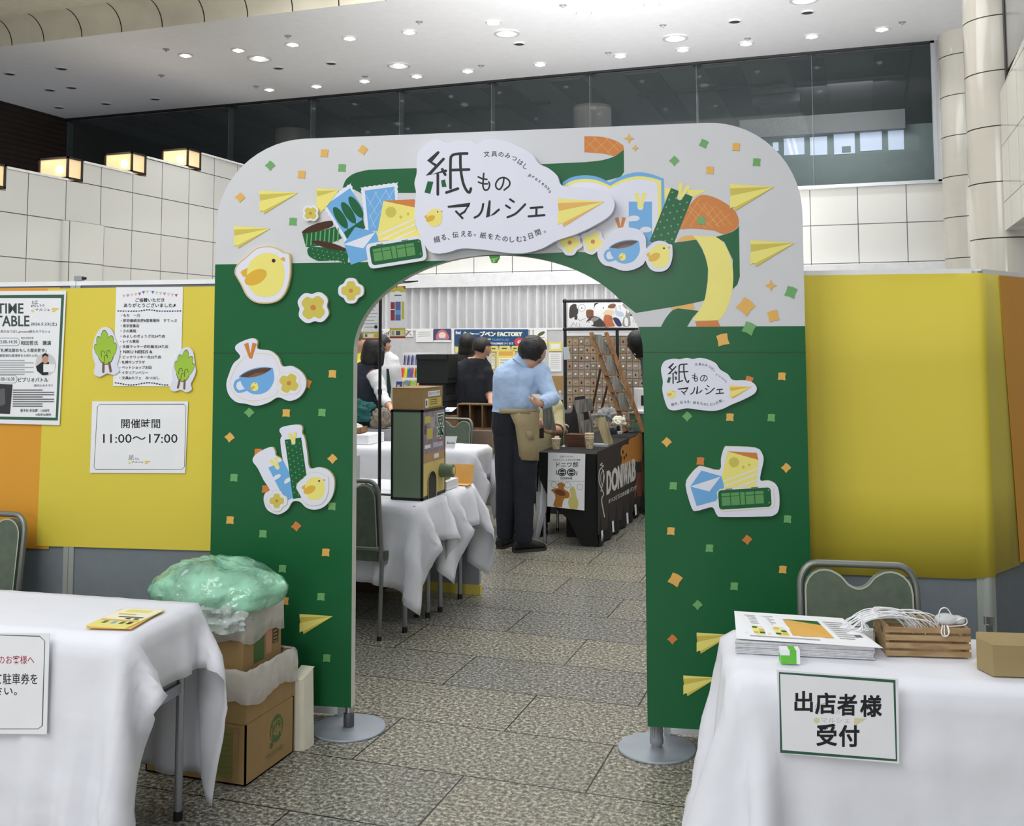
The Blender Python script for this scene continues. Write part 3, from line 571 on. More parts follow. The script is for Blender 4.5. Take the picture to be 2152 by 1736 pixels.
def chick_out(cx, cy, R): return cr([(cx + a * R, cy + b * R) for a, b in [(-1.62, -.1), (-1.5, -.5), (-1.0, -.95), (-.5, -1.38), (.1, -1.5), (.6, -1.4), (.95, -1.18), (1.25, -1.1), (1.32, -.6), (1.3, .1), (1.1, .85), (.7, 1.35), (.1, 1.52), (-.55, 1.45), (-1.0, 1.1), (-1.28, .55), (-1.48, .2)]], 3)
def cup(mb, F, cx, cy, k, deg, o):
    G = rot_af(F, cx, cy, k, deg)
    mb.poly(cr([(-165, -60), (-150, 40), (-95, 120), (-10, 150), (80, 130), (150, 50), (165, -60)], 4, False) + cr([(165, -60), (90, -90), (0, -100), (-90, -90), (-165, -60)], 3, False), G, o(), BL)
    mb.poly(cr([(-152, -58), (-80, -82), (0, -90), (80, -82), (152, -58), (80, -30), (0, -20), (-80, -30)], 3), G, o(), BROWN2)
    mb.poly(cr([(-90, -32), (0, -50), (90, -34), (40, -22), (-40, -22)], 3), G, o(), mat('print_light_coffee', (126, 92, 74), **bo))
    mb.stroke(cr([(-150, -30), (-200, -20), (-225, 25), (-205, 75), (-150, 80), (-120, 75)], 4, False), G, o(), 26, BL)
    chick(mb, G, -45, 70, 36, o)
def cutout(name, F, outline, label, draw, depth=.016, rim=RIM):
    mb = MB(); mb.prism(outline, F, -depth, 0, CW, rim); draw(mb, F, Lay()); return part(mb, name, arch, label)
def PFb(F, base): a = F.a; return PF(a[0], a[1], a[2], base)
cutout('chick_cutout', PFb(K4, .018), chick_out(455, 1262, 155), 'yellow chick cutout with white border at the top of the left leg', lambda m, F, o: (m.stroke(chick_out(455, 1262, 151), F, o(), 7, GOLD, closed=True), chick(m, F, 455, 1265, 158, o)))
for cx, cy, R, d, lb in ((820, 765, 48, 45, 'small yellow flower cutout on the white top left'), (842, 1530, 92, 40, 'largest yellow flower cutout on the green left shoulder'), (1148, 1393, 70, 0, 'yellow flower cutout beside the opening, on the left')):
    cutout('flower_cutout', PFb(K4, .018), lobed(cx, cy, R * 1.38, d), lb, lambda m, F, o, a=(cx, cy, R, d): flower(m, F, a[0], a[1], a[2], o, a[3]))
for cx, cy, d, lb in ((242, 765, 0, 'pale yellow flower cutout under the title, left of the pair'), (490, 755, 20, 'pale yellow flower cutout beside the blue cup, at the top')):
    cutout('flower_cutout', PFb(KB, .012), lobed(cx, cy, 130, d), lb, lambda m, F, o, a=(cx, cy, 92, d): flower(m, F, a[0], a[1], a[2], o, a[3], YL))
cutout('cup_cutout', PFb(KB, .02), cr([(540, 860), (600, 760), (640, 690), (720, 625), (840, 600), (980, 625), (1050, 700), (1060, 800), (1050, 960), (1000, 1020), (900, 1062), (800, 1065), (690, 1025), (610, 1005), (555, 945)], 4), 'blue cup of coffee cutout at the top right', lambda m, F, o: cup(m, F, 835, 840, 1.0, -12, o))
cutout('chick_cutout', PFb(KB, .024), chick_out(1200, 910, 110), 'small pale chick cutout beside the blue cup, top right', lambda m, F, o: chick(m, F, 1205, 908, 112, o))
def pcase(mb, F, cx, cy, k, deg, o, border=None):
    G = rot_af(F, cx, cy, k, deg)
    mb.poly(rrect(-420, -155, 420, 155, 55), G, o(), GR)
    for x0, y0, x1, y1 in [(-370, -105, -235, -55), (-370, -45, -235, 95), (-222, -105, -85, -55), (-222, -45, -85, 95), (-70, -105, 0, 95), (15, -105, 150, -55), (15, -45, 150, 95), (165, -105, 300, -55), (165, -45, 300, 95)]: mb.poly([(x0, y0), (x1, y0), (x1, y1), (x0, y1)], G, o(), MG)
    for x0 in (-300, 110): mb.poly([(x0, -172), (x0 + 110, -172), (x0 + 110, -158), (x0, -158)], G, o(), GREYINK)
    for y in (-110, 90): mb.poly(circ(385, y, 13, n=8), G, o(), LG)
G_ = rot_af(PFb(KA, .022), 1636, 1305, 1, -9)
def cut2(name, G, outline, label, draw, depth=.018): mb = MB(); mb.prism(outline, G, -depth, 0, CW, RIM); draw(mb, G, Lay()); return part(mb, name, arch, label)
cut2('pencil_case_cutout', G_, rrect(-475, -205, 475, 205, 80), 'green pencil case cutout under the title, top left', lambda m, G, o: pcase(m, G, 0, 0, 1, 0, o))
# the cup with flower, lower left leg
K7 = PF(430, 680, 3.947, .018)
def d1(m, F, o):
    m.stroke(cr([(212, 500), (240, 400), (300, 310), (380, 255), (480, 250), (560, 265), (600, 330), (625, 420), (610, 520), (590, 590), (500, 625), (400, 642), (310, 620), (240, 570)], 3), F, o(), 5, RIM, closed=True)
    cup(m, F, 438, 455, .88, -14, o); vtie(m, F, 380, 290, .88, DO, 0, o); m.poly(lobed(700, 495, 100, 40), F, o(), RIM); m.poly(lobed(700, 495, 96, 40), F, o(), CW); flower(m, F, 700, 495, 74, o, 30)
cutout('cup_cutout', K7, cr([(180, 500), (205, 410), (240, 330), (295, 275), (255, 215), (265, 175), (330, 140), (400, 122), (438, 150), (438, 210), (540, 225), (610, 280), (645, 355), (720, 352), (800, 400), (842, 470), (830, 550), (780, 615), (700, 642), (610, 612), (530, 655), (430, 683), (340, 665), (260, 650), (200, 590)], 4), 'blue cup and yellow flower cutout on the left leg', d1)
def d2(m, F, o):
    bookmark(m, F, 590, 1165, .55, -27, BL, 570, clouds=True, off=o); bookmark(m, F, 733, 955, .55, -8, GR, 900, dots=LG, off=o)
    m.poly(chick_out(910, 1370, 92), F, o(), RIM); m.poly(chick_out(910, 1370, 89), F, o(), CW); chick(m, F, 915, 1368, 86, o)
    m.poly(lobed(600, 1470, 84, 0), F, o(), RIM); m.poly(lobed(600, 1470, 80, 0), F, o(), CW); flower(m, F, 600, 1470, 54, o, 0)
cutout('bookmark_cutout', K7, cr([(398, 1140), (420, 1090), (500, 1040), (560, 1025), (585, 1060), (590, 1095), (630, 1120), (650, 1145), (635, 1050), (628, 960), (640, 930), (620, 890), (640, 860), (720, 842), (790, 842), (812, 870), (808, 910), (830, 950), (850, 1070), (870, 1200), (940, 1192), (1020, 1215), (1072, 1280), (1075, 1370), (1050, 1450), (990, 1520), (910, 1545), (840, 1525), (790, 1478), (730, 1478), (690, 1540), (640, 1575), (590, 1582), (520, 1545), (490, 1470), (500, 1410), (540, 1380), (490, 1300), (440, 1200)], 3), 'two bookmarks with a chick and a flower, cutout on the left leg', d2)
K8 = PF(1360, 680, 3.944, .018)
def d3(m, F, o):
    m.poly([(358, 1350), (450, 1218), (615, 1265), (640, 1350), (570, 1470), (410, 1513)], F, o(), BL); m.poly([(358, 1350), (610, 1268), (515, 1392)], F, o(), CW)
    m.poly([(665, 1058), (908, 1072), (922, 1130)], F, o(), DO); m.poly([(665, 1058), (922, 1130), (905, 1350), (640, 1360), (620, 1270)], F, o(), YL)
    m.poly([(720 + (48 if i % 2 else 38) * cos(pi * i / 10), 1150 + (48 if i % 2 else 38) * sin(pi * i / 10)) for i in range(20)], F, o(), YD); m.poly(circ(797, 1190, 13, n=8), F, o(), YD); m.poly(circ(847, 1172, 12, n=8), F, o(), YD)
    for a, b in (((635, 1308), (920, 1200)), ((650, 1345), (915, 1248)), ((765, 1350), (910, 1295))): m.stroke([a, b], F, o(), 11, CW, cap=False)
    m.poly([(575, 1400), (605, 1370), (1020, 1345), (1050, 1370), (1058, 1500), (1040, 1530), (640, 1560), (605, 1545)], F, o(), RIM); m.poly([(580, 1402), (608, 1374), (1015, 1349), (1044, 1372), (1052, 1498), (1036, 1524), (640, 1554), (610, 1540)], F, o(), CW); pcase(m, F, 810, 1450, .52, -3.5, o)
cutout('stationery_cutout', K8, cr([(318, 1340), (360, 1250), (420, 1190), (460, 1184), (600, 1215), (612, 1120), (640, 1030), (680, 1018), (900, 1030), (955, 1080), (965, 1140), (945, 1230), (940, 1302), (1010, 1302), (1070, 1335), (1095, 1410), (1092, 1540), (1050, 1590), (960, 1600), (640, 1604), (580, 1590), (545, 1525), (480, 1535), (410, 1553), (370, 1530)], 3), 'envelope, card and green pencil case cutout on the right leg', d3)

# the title cloud and its small copy
def glyph(mb, ch, F, cx, cy, h, deg, o, m=INK, bold=0): G = rot_af(F, cx, cy, h, deg); vs, fs = glyphs(ch, bold); mb.raw([G(v[0] - .5 if len(ch) == 1 and ord(ch[0]) > 255 else v[0] - .3, .36 - v[1], o) for v in vs], fs, m)
def logo(mb, F, o, ink=INK, wd=1, arcs=True):
    for st in ([(235, 272), (165, 342), (212, 374)], [(278, 325), (155, 456), (296, 420)], [(268, 408), (292, 452)], [(232, 450), (232, 612)], cr([(470, 280), (385, 284), (345, 300), (335, 345), (335, 560)], 4, False), [(302, 597), (395, 565)], [(335, 415), (485, 410)], cr([(415, 288), (417, 400), (435, 510), (462, 575), (488, 596), (500, 565)], 4, False)): mb.stroke(st, F, o(), 22 * wd, ink)
    for p in ([(150, 505), (196, 510), (170, 608), (124, 596)], [(258, 500), (290, 490), (303, 550), (266, 552)]): mb.poly(p, F, o(), GR)
    for st in (cr([(604, 442), (600, 500), (598, 545), (612, 576), (640, 570), (652, 535), (645, 510)], 3, False), [(560, 470), (595, 486), (630, 490)], [(562, 512), (596, 526), (634, 526)], cr([(768, 480), (760, 530), (735, 570), (708, 560), (702, 525), (728, 486), (770, 475), (810, 500), (812, 540), (770, 576)], 3, False)): mb.stroke(st, F, o(), 13 * wd, ink)
    for st in ([(320, 712), (490, 695), (450, 752), (412, 775)], [(380, 750), (432, 805)], cr([(600, 690), (590, 740), (565, 780), (530, 800)], 3, False), [(652, 668), (638, 795), (690, 767), (727, 735)], [(818, 652), (848, 672)], [(785, 702), (816, 722)], cr([(797, 797), (860, 770), (912, 722), (940, 692)], 3, False), [(985, 722), (1080, 715)], [(1032, 722), (1030, 785)], [(968, 790), (1096, 780)]): mb.stroke(st, F, o(), 17 * wd, ink)
    chick(mb, F, 205, 800, 64, o)
    plane(mb, F, 1205, 645, 380, YL, OR, o)
    if arcs:
        for ch, x, y, d in zip('文具のみつはし', (628, 690, 745, 798, 853, 900, 940), (285, 283, 287, 297, 320, 352, 385), (-4, 2, 8, 16, 25, 32, 38)): glyph(mb, ch, F, x, y, 50, d, o(), ink)
        for ch, x, y in zip('presents', (985, 1012, 1037, 1064, 1090, 1114, 1136, 1148), (455, 470, 487, 505, 525, 546, 566, 588)): glyph(mb, ch, F, x, y, 44, 42, o(), ink)
        for ch, x, y, d in zip('綴る、伝える。紙をたのしむ2日間。', (225, 280, 335, 375, 440, 490, 550, 600, 660, 720, 778, 830, 890, 938, 985, 1043, 1110), (978, 960, 958, 940, 932, 932, 928, 945, 952, 960, 972, 978, 975, 968, 948, 920, 895), (-12, -10, -8, -4, 0, 2, 5, 8, 8, 8, 6, 0, -8, -12, -16, -20, -20)): glyph(mb, ch, F, x, y, 54, d, o(), ink)
cloud = cr([(70, 280), (110, 230), (165, 182), (235, 165), (300, 193), (400, 175), (500, 180), (545, 200), (600, 176), (690, 162), (800, 185), (920, 240), (1000, 290), (1050, 360), (1130, 400), (1200, 460), (1240, 540), (1400, 555), (1540, 575), (1630, 620), (1665, 690), (1630, 780), (1500, 865), (1350, 935), (1200, 985), (1080, 1050), (950, 1085), (850, 1090), (750, 1080), (600, 1060), (430, 1050), (320, 1080), (220, 1092), (150, 1060), (100, 960), (60, 880), (45, 800), (45, 700), (55, 600), (42, 520), (60, 440), (60, 360)], 4)
cutout('title_cloud', PFb(K5, .05), cloud, 'big white cloud shaped title board over the opening', lambda m, F, o: logo(m, F, o), depth=.045, rim=CW)
SM = Af(K8, (103, 202), (.483, 0), (0, .479))
mb = MB(); mb.prism(cr([(116, 400), (120, 350), (150, 308), (220, 292), (270, 296), (330, 284), (380, 295), (430, 284), (500, 296), (570, 330), (605, 380), (670, 420), (710, 468), (800, 470), (870, 485), (908, 530), (890, 580), (800, 630), (700, 672), (620, 710), (540, 724), (430, 715), (330, 702), (250, 718), (190, 715), (160, 680), (135, 600), (125, 540), (130, 480)], 3), K8, -.016, 0, CW, RIM); logo(mb, SM, Lay()); part(mb, 'title_cloud', arch, 'small white cloud shaped title cutout on the right leg')
# small green and white paper block tucked under the top of the opening
F = PFb(K5, -.01); f = MB(); gb = mat('bright_green_paper', (92, 190, 50), .5); f.prism([(640, 1094), (728, 1090), (722, 1128), (700, 1165), (668, 1166)], F, -.03, 0, gb)
f.poly([(668, 1166), (700, 1165), (722, 1135), (690, 1135), (676, 1150)], F, .0005, gb); f.stroke([(664, 1140), (724, 1126)], F, .0006, 5, PAPER, cap=False); f.stroke([(690, 1136), (684, 1165)], F, .0007, 8, PAPER, cap=False)
tag(f.build('paper_block'), 'small green and white paper block tucked under the top of the arch opening', 'paper block')
# ================================================================== PARTITIONS BESIDE THE ARCH
PZ = dict(p=V((-2.163, 3.977, 0)), n=AN); QZ = dict(p=V((-.771, 4.209, 0)), n=AN)
PL = Fr(PZ['p'], AE, (0, 0, 1), AN); PR = Fr(QZ['p'], AE, (0, 0, 1), AN)
panelm = mat('grey_panel_fabric', (118, 126, 132), .85, noise=.04, scale=20); postm = mat('panel_post', (176, 182, 176), .4, .3, noise=.02); railw = mat('white_panel_rail', (240, 240, 240), .4)
def partition(label, F, u0, u1, post0=True, post1=True, zt=1.85, dz=.03):
    o = F(u0, 0, 0); t = thing('partition_panel', label, 'partition', o)
    f = MB(); f.box((u0 + .02, dz, -.022), (u1 - .02, zt, -.004), panelm, F); part(f, 'board', t)
    f = MB(); f.box((u0, zt, -.028), (u1, zt + .02, .002), railw, F); part(f, 'top_rail', t); f = MB(); f.box((u0, dz - .015, -.028), (u1, dz + .02, .002), railw, F); part(f, 'bottom_rail', t)
    for u, ok in ((u0, post0), (u1, post1)):
        if ok: f = MB(); f.box((u - .001, .0, -.03), (u + .024 if u == u0 else u, zt, .004), postm, F) if u == u0 else f.box((u - .024, .0, -.03), (u, zt, .004), postm, F); part(f, 'post', t)
    return t
partition('grey partition panel left of the arch, the one with two white signs', PL, -1.25, .045)
partition('grey partition panel at the left edge of the photo, behind the timetable poster', PL, -2.55, -1.253)
partition('grey partition panel right of the arch under the yellow paper', PR, -.02, 1.205)
d2_ = (V((.654, 4.76, 0)) - V((.44, 4.37, 0))).normalized(); PQ = Fr((.438, 4.40, 0), d2_, (0, 0, 1), d2_.cross(V((0, 0, 1))))
partition('grey partition panel at the right edge of the photo, turning away behind the corner', PQ, .035, 1.3)
f = MB(); q = PR(1.222, 0, -.01); f.cyl((q.x, q.y, 0), (q.x, q.y, 1.86), .024, postm, 20); f.cyl((q.x, q.y, .50), (q.x, q.y, .53), .0255, CHROME, 20); f.box((q.x - .012, q.y - .028, .475), (q.x + .012, q.y - .02, .5), CHROME); tag(f.build('corner_post', smooth=40), 'round grey corner post with a metal clip between the right partitions', 'post')
q = PL(-1.235, 1.872, -.012); f = MB(); f.box((q.x - .03, q.y - .012, 1.872), (q.x + .012, q.y + .012, 1.895), ALU); f.cyl((q.x + .012, q.y, 1.883), (q.x + .028, q.y, 1.883), .007, BLACK, 10); tag(f.build('panel_clamp', bevel=.002), 'small metal clamp on top of the left partition joint', 'clamp')
yelp = mat('yellow_paper', (222, 203, 68), .6, noise=.03, scale=2, bump=.06, bscale=3); orap = mat('orange_paper', (224, 156, 44), .6, noise=.03, scale=2)
def sheet(name, F, pts, c, m, label, cat, nx=1): f = MB(); f.prism(pts, F, c - .0012, c, m); return tag(f.build(name), label, cat)
sheet('yellow_paper', PL, [(-1.39, 1.838), (-.25, 1.838), (-.25, .68), (-1.41, .673)], .006, yelp, 'large yellow paper covering the partition left of the arch', 'paper')
sheet('orange_paper', PL, [(-2.5, 1.842), (-1.33, 1.842), (-1.35, .66), (-2.5, .66)], .003, orap, 'orange paper on the partition at the left edge, below the timetable', 'paper')
# yellow paper at the right bends round the corner post
f = MB(); pth = [PR(u, 0, .006) for u in (.02, .4, .8, 1.15)] + [PR(1.215, 0, .017), PR(1.245, 0, .01)] + [PQ(u, 0, .008) for u in (.06, .18, .29)]
rows = [(.668, 0), (1.0, 0), (1.5, 0), (1.851, 0)]; n = len(pth)
vs = [(p.x, p.y, z if i < 4 else z + (.012 if z < 1 else 0)) for z, _ in rows for i, p in enumerate(pth)]
f.raw(vs, [(r * n + i, r * n + i + 1, (r + 1) * n + i + 1, (r + 1) * n + i) for r in range(3) for i in range(n - 1)], yelp); tag(f.build('yellow_paper', smooth=80, thick=.0015), 'large yellow paper right of the arch, wrapped round the partition corner', 'paper')
f = MB(); f.prism([(.18, 1.85), (1.2, 1.85), (1.2, .69), (.285, .69), (.25, 1.1)], PQ, .0105, .012, orap); tag(f.build('orange_paper'), 'orange paper on the partition at the right edge of the photo', 'paper')

# posters and signs on the left partition
def sign(name, Q, label, draw, cat='sign', base=PAPER, d=.0016):
    f = MB(); p = [Q(0, 0), Q(1, 0), Q(1, 1), Q(0, 1)]; k = [a - Q.n * d for a in p]
    f.raw(p + k, [(0, 1, 2, 3), (7, 6, 5, 4), (0, 4, 5, 1), (1, 5, 6, 2), (2, 6, 7, 3), (3, 7, 4, 0)], base); draw(f, Q, Lay(.0002)); return tag(f.build(name), label, cat)
def zq(Q, ox, oy, w_, h_, x0, y0, x1, y1): pass
class QZm:                                                   # zoomed-crop coordinates inside a sheet: crop corner px, scale, sheet corner px rectangle
    def __init__(s, Q): s.Q = Q
def onq(Q, ox, oy, sc): return PF(ox, oy, sc, 0, Q.q[0], Q.n)
def frame_line(f, F, pts, w_, m, o): f.stroke(pts, F, o(), w_, m, closed=True)
def small_logo(f, F, x, y, k, o): logo(f, Af(F, (x, y), (k, 0), (0, k)), o, arcs=False, wd=.8)
Q1 = Quad((197, 843), (398, 843), (192, 993), (392, 994), PZ['p'], AN, .012)
def dq(f, Q, o):
    F = onq(Q, 0, 580, 3.945)
    frame_line(f, F, [(825, 1066), (1525, 1064), (1542, 1085), (1530, 1580), (1508, 1604), (795, 1604), (780, 1585), (808, 1085)], 4, GREYINK, o)
    f.text('開催時間', F, 1005, 1185, 1328, 1262, o(), INK, .012, True); f.text('11:00～17:00', F, 855, 1310, 1472, 1385, o(), INK, .006, True)
    small_logo(f, F, 1050, 1450, .125, o)
sign('opening_hours_sign', Q1, 'white sign with opening hours taped on the yellow paper', dq)
Q2 = Quad((247, 604), (387, 603), (240, 811), (382, 812), PZ['p'], AN, .010)
def dq2(f, Q, o):
    F = onq(Q, 180, 600, 7.546); fl = [mat('bunting_' + n, c, .6) for n, c in (('grey', (196, 190, 184)), ('blue', (96, 110, 190)), ('beige', (206, 192, 170)), ('rose', (196, 140, 130)), ('sand', (206, 200, 176)), ('red', (186, 76, 88)), ('pale', (206, 204, 204)))]
    for i in range(7):
        for x, y, d in ((608 + 62 * i, 150 - 9 * i - (i > 4) * 14, 1), (1065 + 62 * i, 90 + 8 * min(i, 6), 1)): f.poly([(x - 26, y), (x + 26, y - 4), (x, y + 46)], F, o(), fl[(i * 3 + (x > 1000)) % 7])
    f.text('ご協賛いただき', F, 790, 200, 1250, 262, o(), INK, .015, True); f.text('ありがとうございました♫', F, 605, 280, 1425, 345, o(), INK, .015, True)
    for yy, x1 in ((405, 1515), (1560, 1290)):
        x = 505 - (yy > 1000) * 40
        while x < x1: y = yy + 18 * sin(x / 90) * (1 if 850 < x < 1150 or yy > 1000 else .1); f.poly([(x, y - 8), (x + 27, y - 10), (x + 27, y + 8), (x, y + 9)], F, o(), INK if (x // 40) % 5 else fl[1]); x += 41
    rows_ = ['・もち　一力', '・就労継続支援B型事業所　すてっぷ', '・東京堂書店', '・さの薬局', '・みよしのぎょうざ北24条店', '・レイル薬局', '・北雄ラッキー衣料館北24条店', '・NIKU NEEDS &', '・ビックリッキー北25条店', '・札幌サンプラザ', '・ペットショップ太田', '・イタリアンベリー', '・文具&カフェ　みつはし']
    ends = [860, 1450, 850, 800, 1260, 845, 1310, 1060, 1200, 940, 1045, 990, 1170]
    for i, (t, e) in enumerate(zip(rows_, ends)): y = 448 + 82.5 * i; x = 562 - 2 * i; f.text(t, F, x, y, e, y + 50, o(), INK, .01, True)
sign('sponsor_list_poster', Q2, 'tall white list of sponsors with bunting on the yellow paper', dq2, 'poster')
# two die-cut cards beside the list: plain leafy vegetables stand in for the cartoon on them
leafm = mat('leaf_green', (160, 196, 56), .6); leafd = mat('leaf_outline', (60, 66, 24), .6); stalk = mat('stalk_brown', (120, 86, 60), .6)
for (cx, cy, w_, h_, rot), lb in (((222, 739, 44, 84, -4), 'green leafy vegetable on a white die-cut card, left of the sponsor list'), ((386, 777, 38, 78, 8), 'green leafy vegetable on a white die-cut card, lower right corner of the sponsor list')):
    F = PF(0, 0, 1, .016, PZ['p'], AN); G = rot_af(F, cx, cy, 1, rot); f = MB(); o = Lay(.0003); a = w_ / 44; b = h_ / 84
    f.prism(cr([(x * a, y * b) for x, y in [(0, -52), (16, -44), (24, -18), (30, 0), (26, 18), (22, 30), (26, 42), (14, 50), (0, 46), (-16, 52), (-28, 44), (-24, 26), (-28, 8), (-26, -14), (-16, -40)]], 3), G, -.004, 0, CW)
    for m_, g in ((leafd, 1.0), (leafm, .93)):
        for px_, py_, r1, r2, d in ((0, -22, 9, 24, 0), (-9, -14, 8, 20, -14), (10, -14, 8, 20, 14), (-14, -2, 8, 17, -22), (15, -2, 8, 17, 22), (0, 4, 17, 24, 0)): f.poly(circ(px_ * a, py_ * b, r1 * a * g, r2 * b * g, 16, d), G, o(), m_)
    for x in (-6, 6): f.stroke([(x * a, 24 * b), (x * 1.3 * a, 42 * b)], G, o(), 5 * a, stalk)
    for x, y in ((-6, 2), (6, 2), (0, 12)): f.stroke(cr([(x - 3, y + 8), (x - 3, y - 2), (x + 2, y - 4), (x + 4, y + 2)], 3, False), G, o(), 1.2, leafd)
    tag(f.build('vegetable_card'), lb, 'paper cutout')
Q3 = Quad((-190, 614), (143, 611), (-190, 884), (129, 893), PZ['p'], AN, .014)
def dq3(f, Q, o):
    F = onq(Q, 0, 600, 5.787); pg = mat('poster_green', (48, 92, 70), .5); dk = mat('poster_dark_text', (58, 72, 66), .6)
    frame_line(f, F, [(-1050, 140), (763, 132), (690, 1625), (-1050, 1590)], 34, pg, o)
    f.text('TIME', F, -35, 218, 285, 340, o(), dk, .02, True); f.text('TABLE', F, -60, 368, 358, 495, o(), dk, .02, True)
    small_logo(f, F, 350, 120, .235, o); f.text('2026.5.23(土)', F, 375, 445, 692, 495, o(), dk, .008, True)
    f.text('文具のみつはしpresents紙ものマルシェ', F, -30, 540, 612, 582, o(), dk, 0, True)
    for (y0, y1, x1, t, tx) in ((640, 733, 240, '3:00-14:30', 210), (1090, 1185, 210, ':00-16:30', 178)):
        f.stroke([(-60, y0)] + [(x1 - 40 + 40 * sin(a), (y0 + y1) / 2 - (y1 - y0) / 2 * cos(a)) for a in [pi * i / 8 for i in range(9)]] + [(-60, y1)], F, o(), 4, GREYINK); f.text(t, F, 5, y0 + 25, tx, y1 - 28, o(), dk, 0, True)
    f.text('街歩き研究家', F, 257, 625, 410, 650, o(), dk, 0, True); f.text('和田哲氏　講演', F, 255, 670, 622, 725, o(), dk, .012, True)
    f.text('「札幌北部おもしろ歴史散歩」', F, -5, 765, 565, 810, o(), dk, .01, True); f.text('観覧無料(整理券をお持ちの方)', F, 0, 835, 465, 875, o(), dk, 0, True)
    for i in range(7): f.poly([(-5, 905 + i * 28), (300 + 110 * (i % 2), 905 + i * 28), (300 + 110 * (i % 2), 917 + i * 28), (-5, 917 + i * 28)], F, o(), PALEINK)
    f.poly(circ(555, 958, 122, 138, 30), F, o(), mat('photo_grey', (206, 204, 202), .5)); f.poly([(440, 985), (520, 925), (600, 930), (590, 1085), (520, 1092), (455, 1040)], F, o(), BLACK); f.poly(circ(553, 890, 40, 60, 16), F, o(), mat('photo_skin', (196, 150, 124), .6)); f.poly([(512, 880), (520, 840), (555, 820), (590, 845), (595, 870), (550, 850)], F, o(), INK); f.poly([(530, 955), (670, 960), (665, 1050), (530, 1055)], F, o(), PAPER)
    f.text('ビブリオバトル', F, 222, 1118, 588, 1172, o(), dk, .01, True); f.text('/案内人あきすけ', F, 410, 1200, 645, 1230, o(), dk, 0, True)
    f.poly([(-60, 1195), (155, 1203), (122, 1562), (-60, 1555)], F, o(), mat('photo_dark', (50, 48, 50), .5)); f.poly([(5, 1260), (60, 1250), (70, 1440), (0, 1470)], F, o(), GREYINK)
    for i in range(8): f.poly([(158, 1265 + 28 * i), (520 + 140 * (i % 3 > 0) * (i < 6), 1265 + 28 * i), (520 + 140 * (i % 3 > 0) * (i < 6), 1277 + 28 * i), (158, 1277 + 28 * i)], F, o(), GREYINK)
    f.text('要予約 参加費：1,000円', F, 250, 1500, 600, 1540, o(), dk, .006, True); f.text('※見学は無料', F, 435, 1555, 625, 1585, o(), dk, .01, True)
sign('timetable_poster', Q3, 'white timetable poster with green border at the left edge', dq3, 'poster')

from mathutils import noise as mn
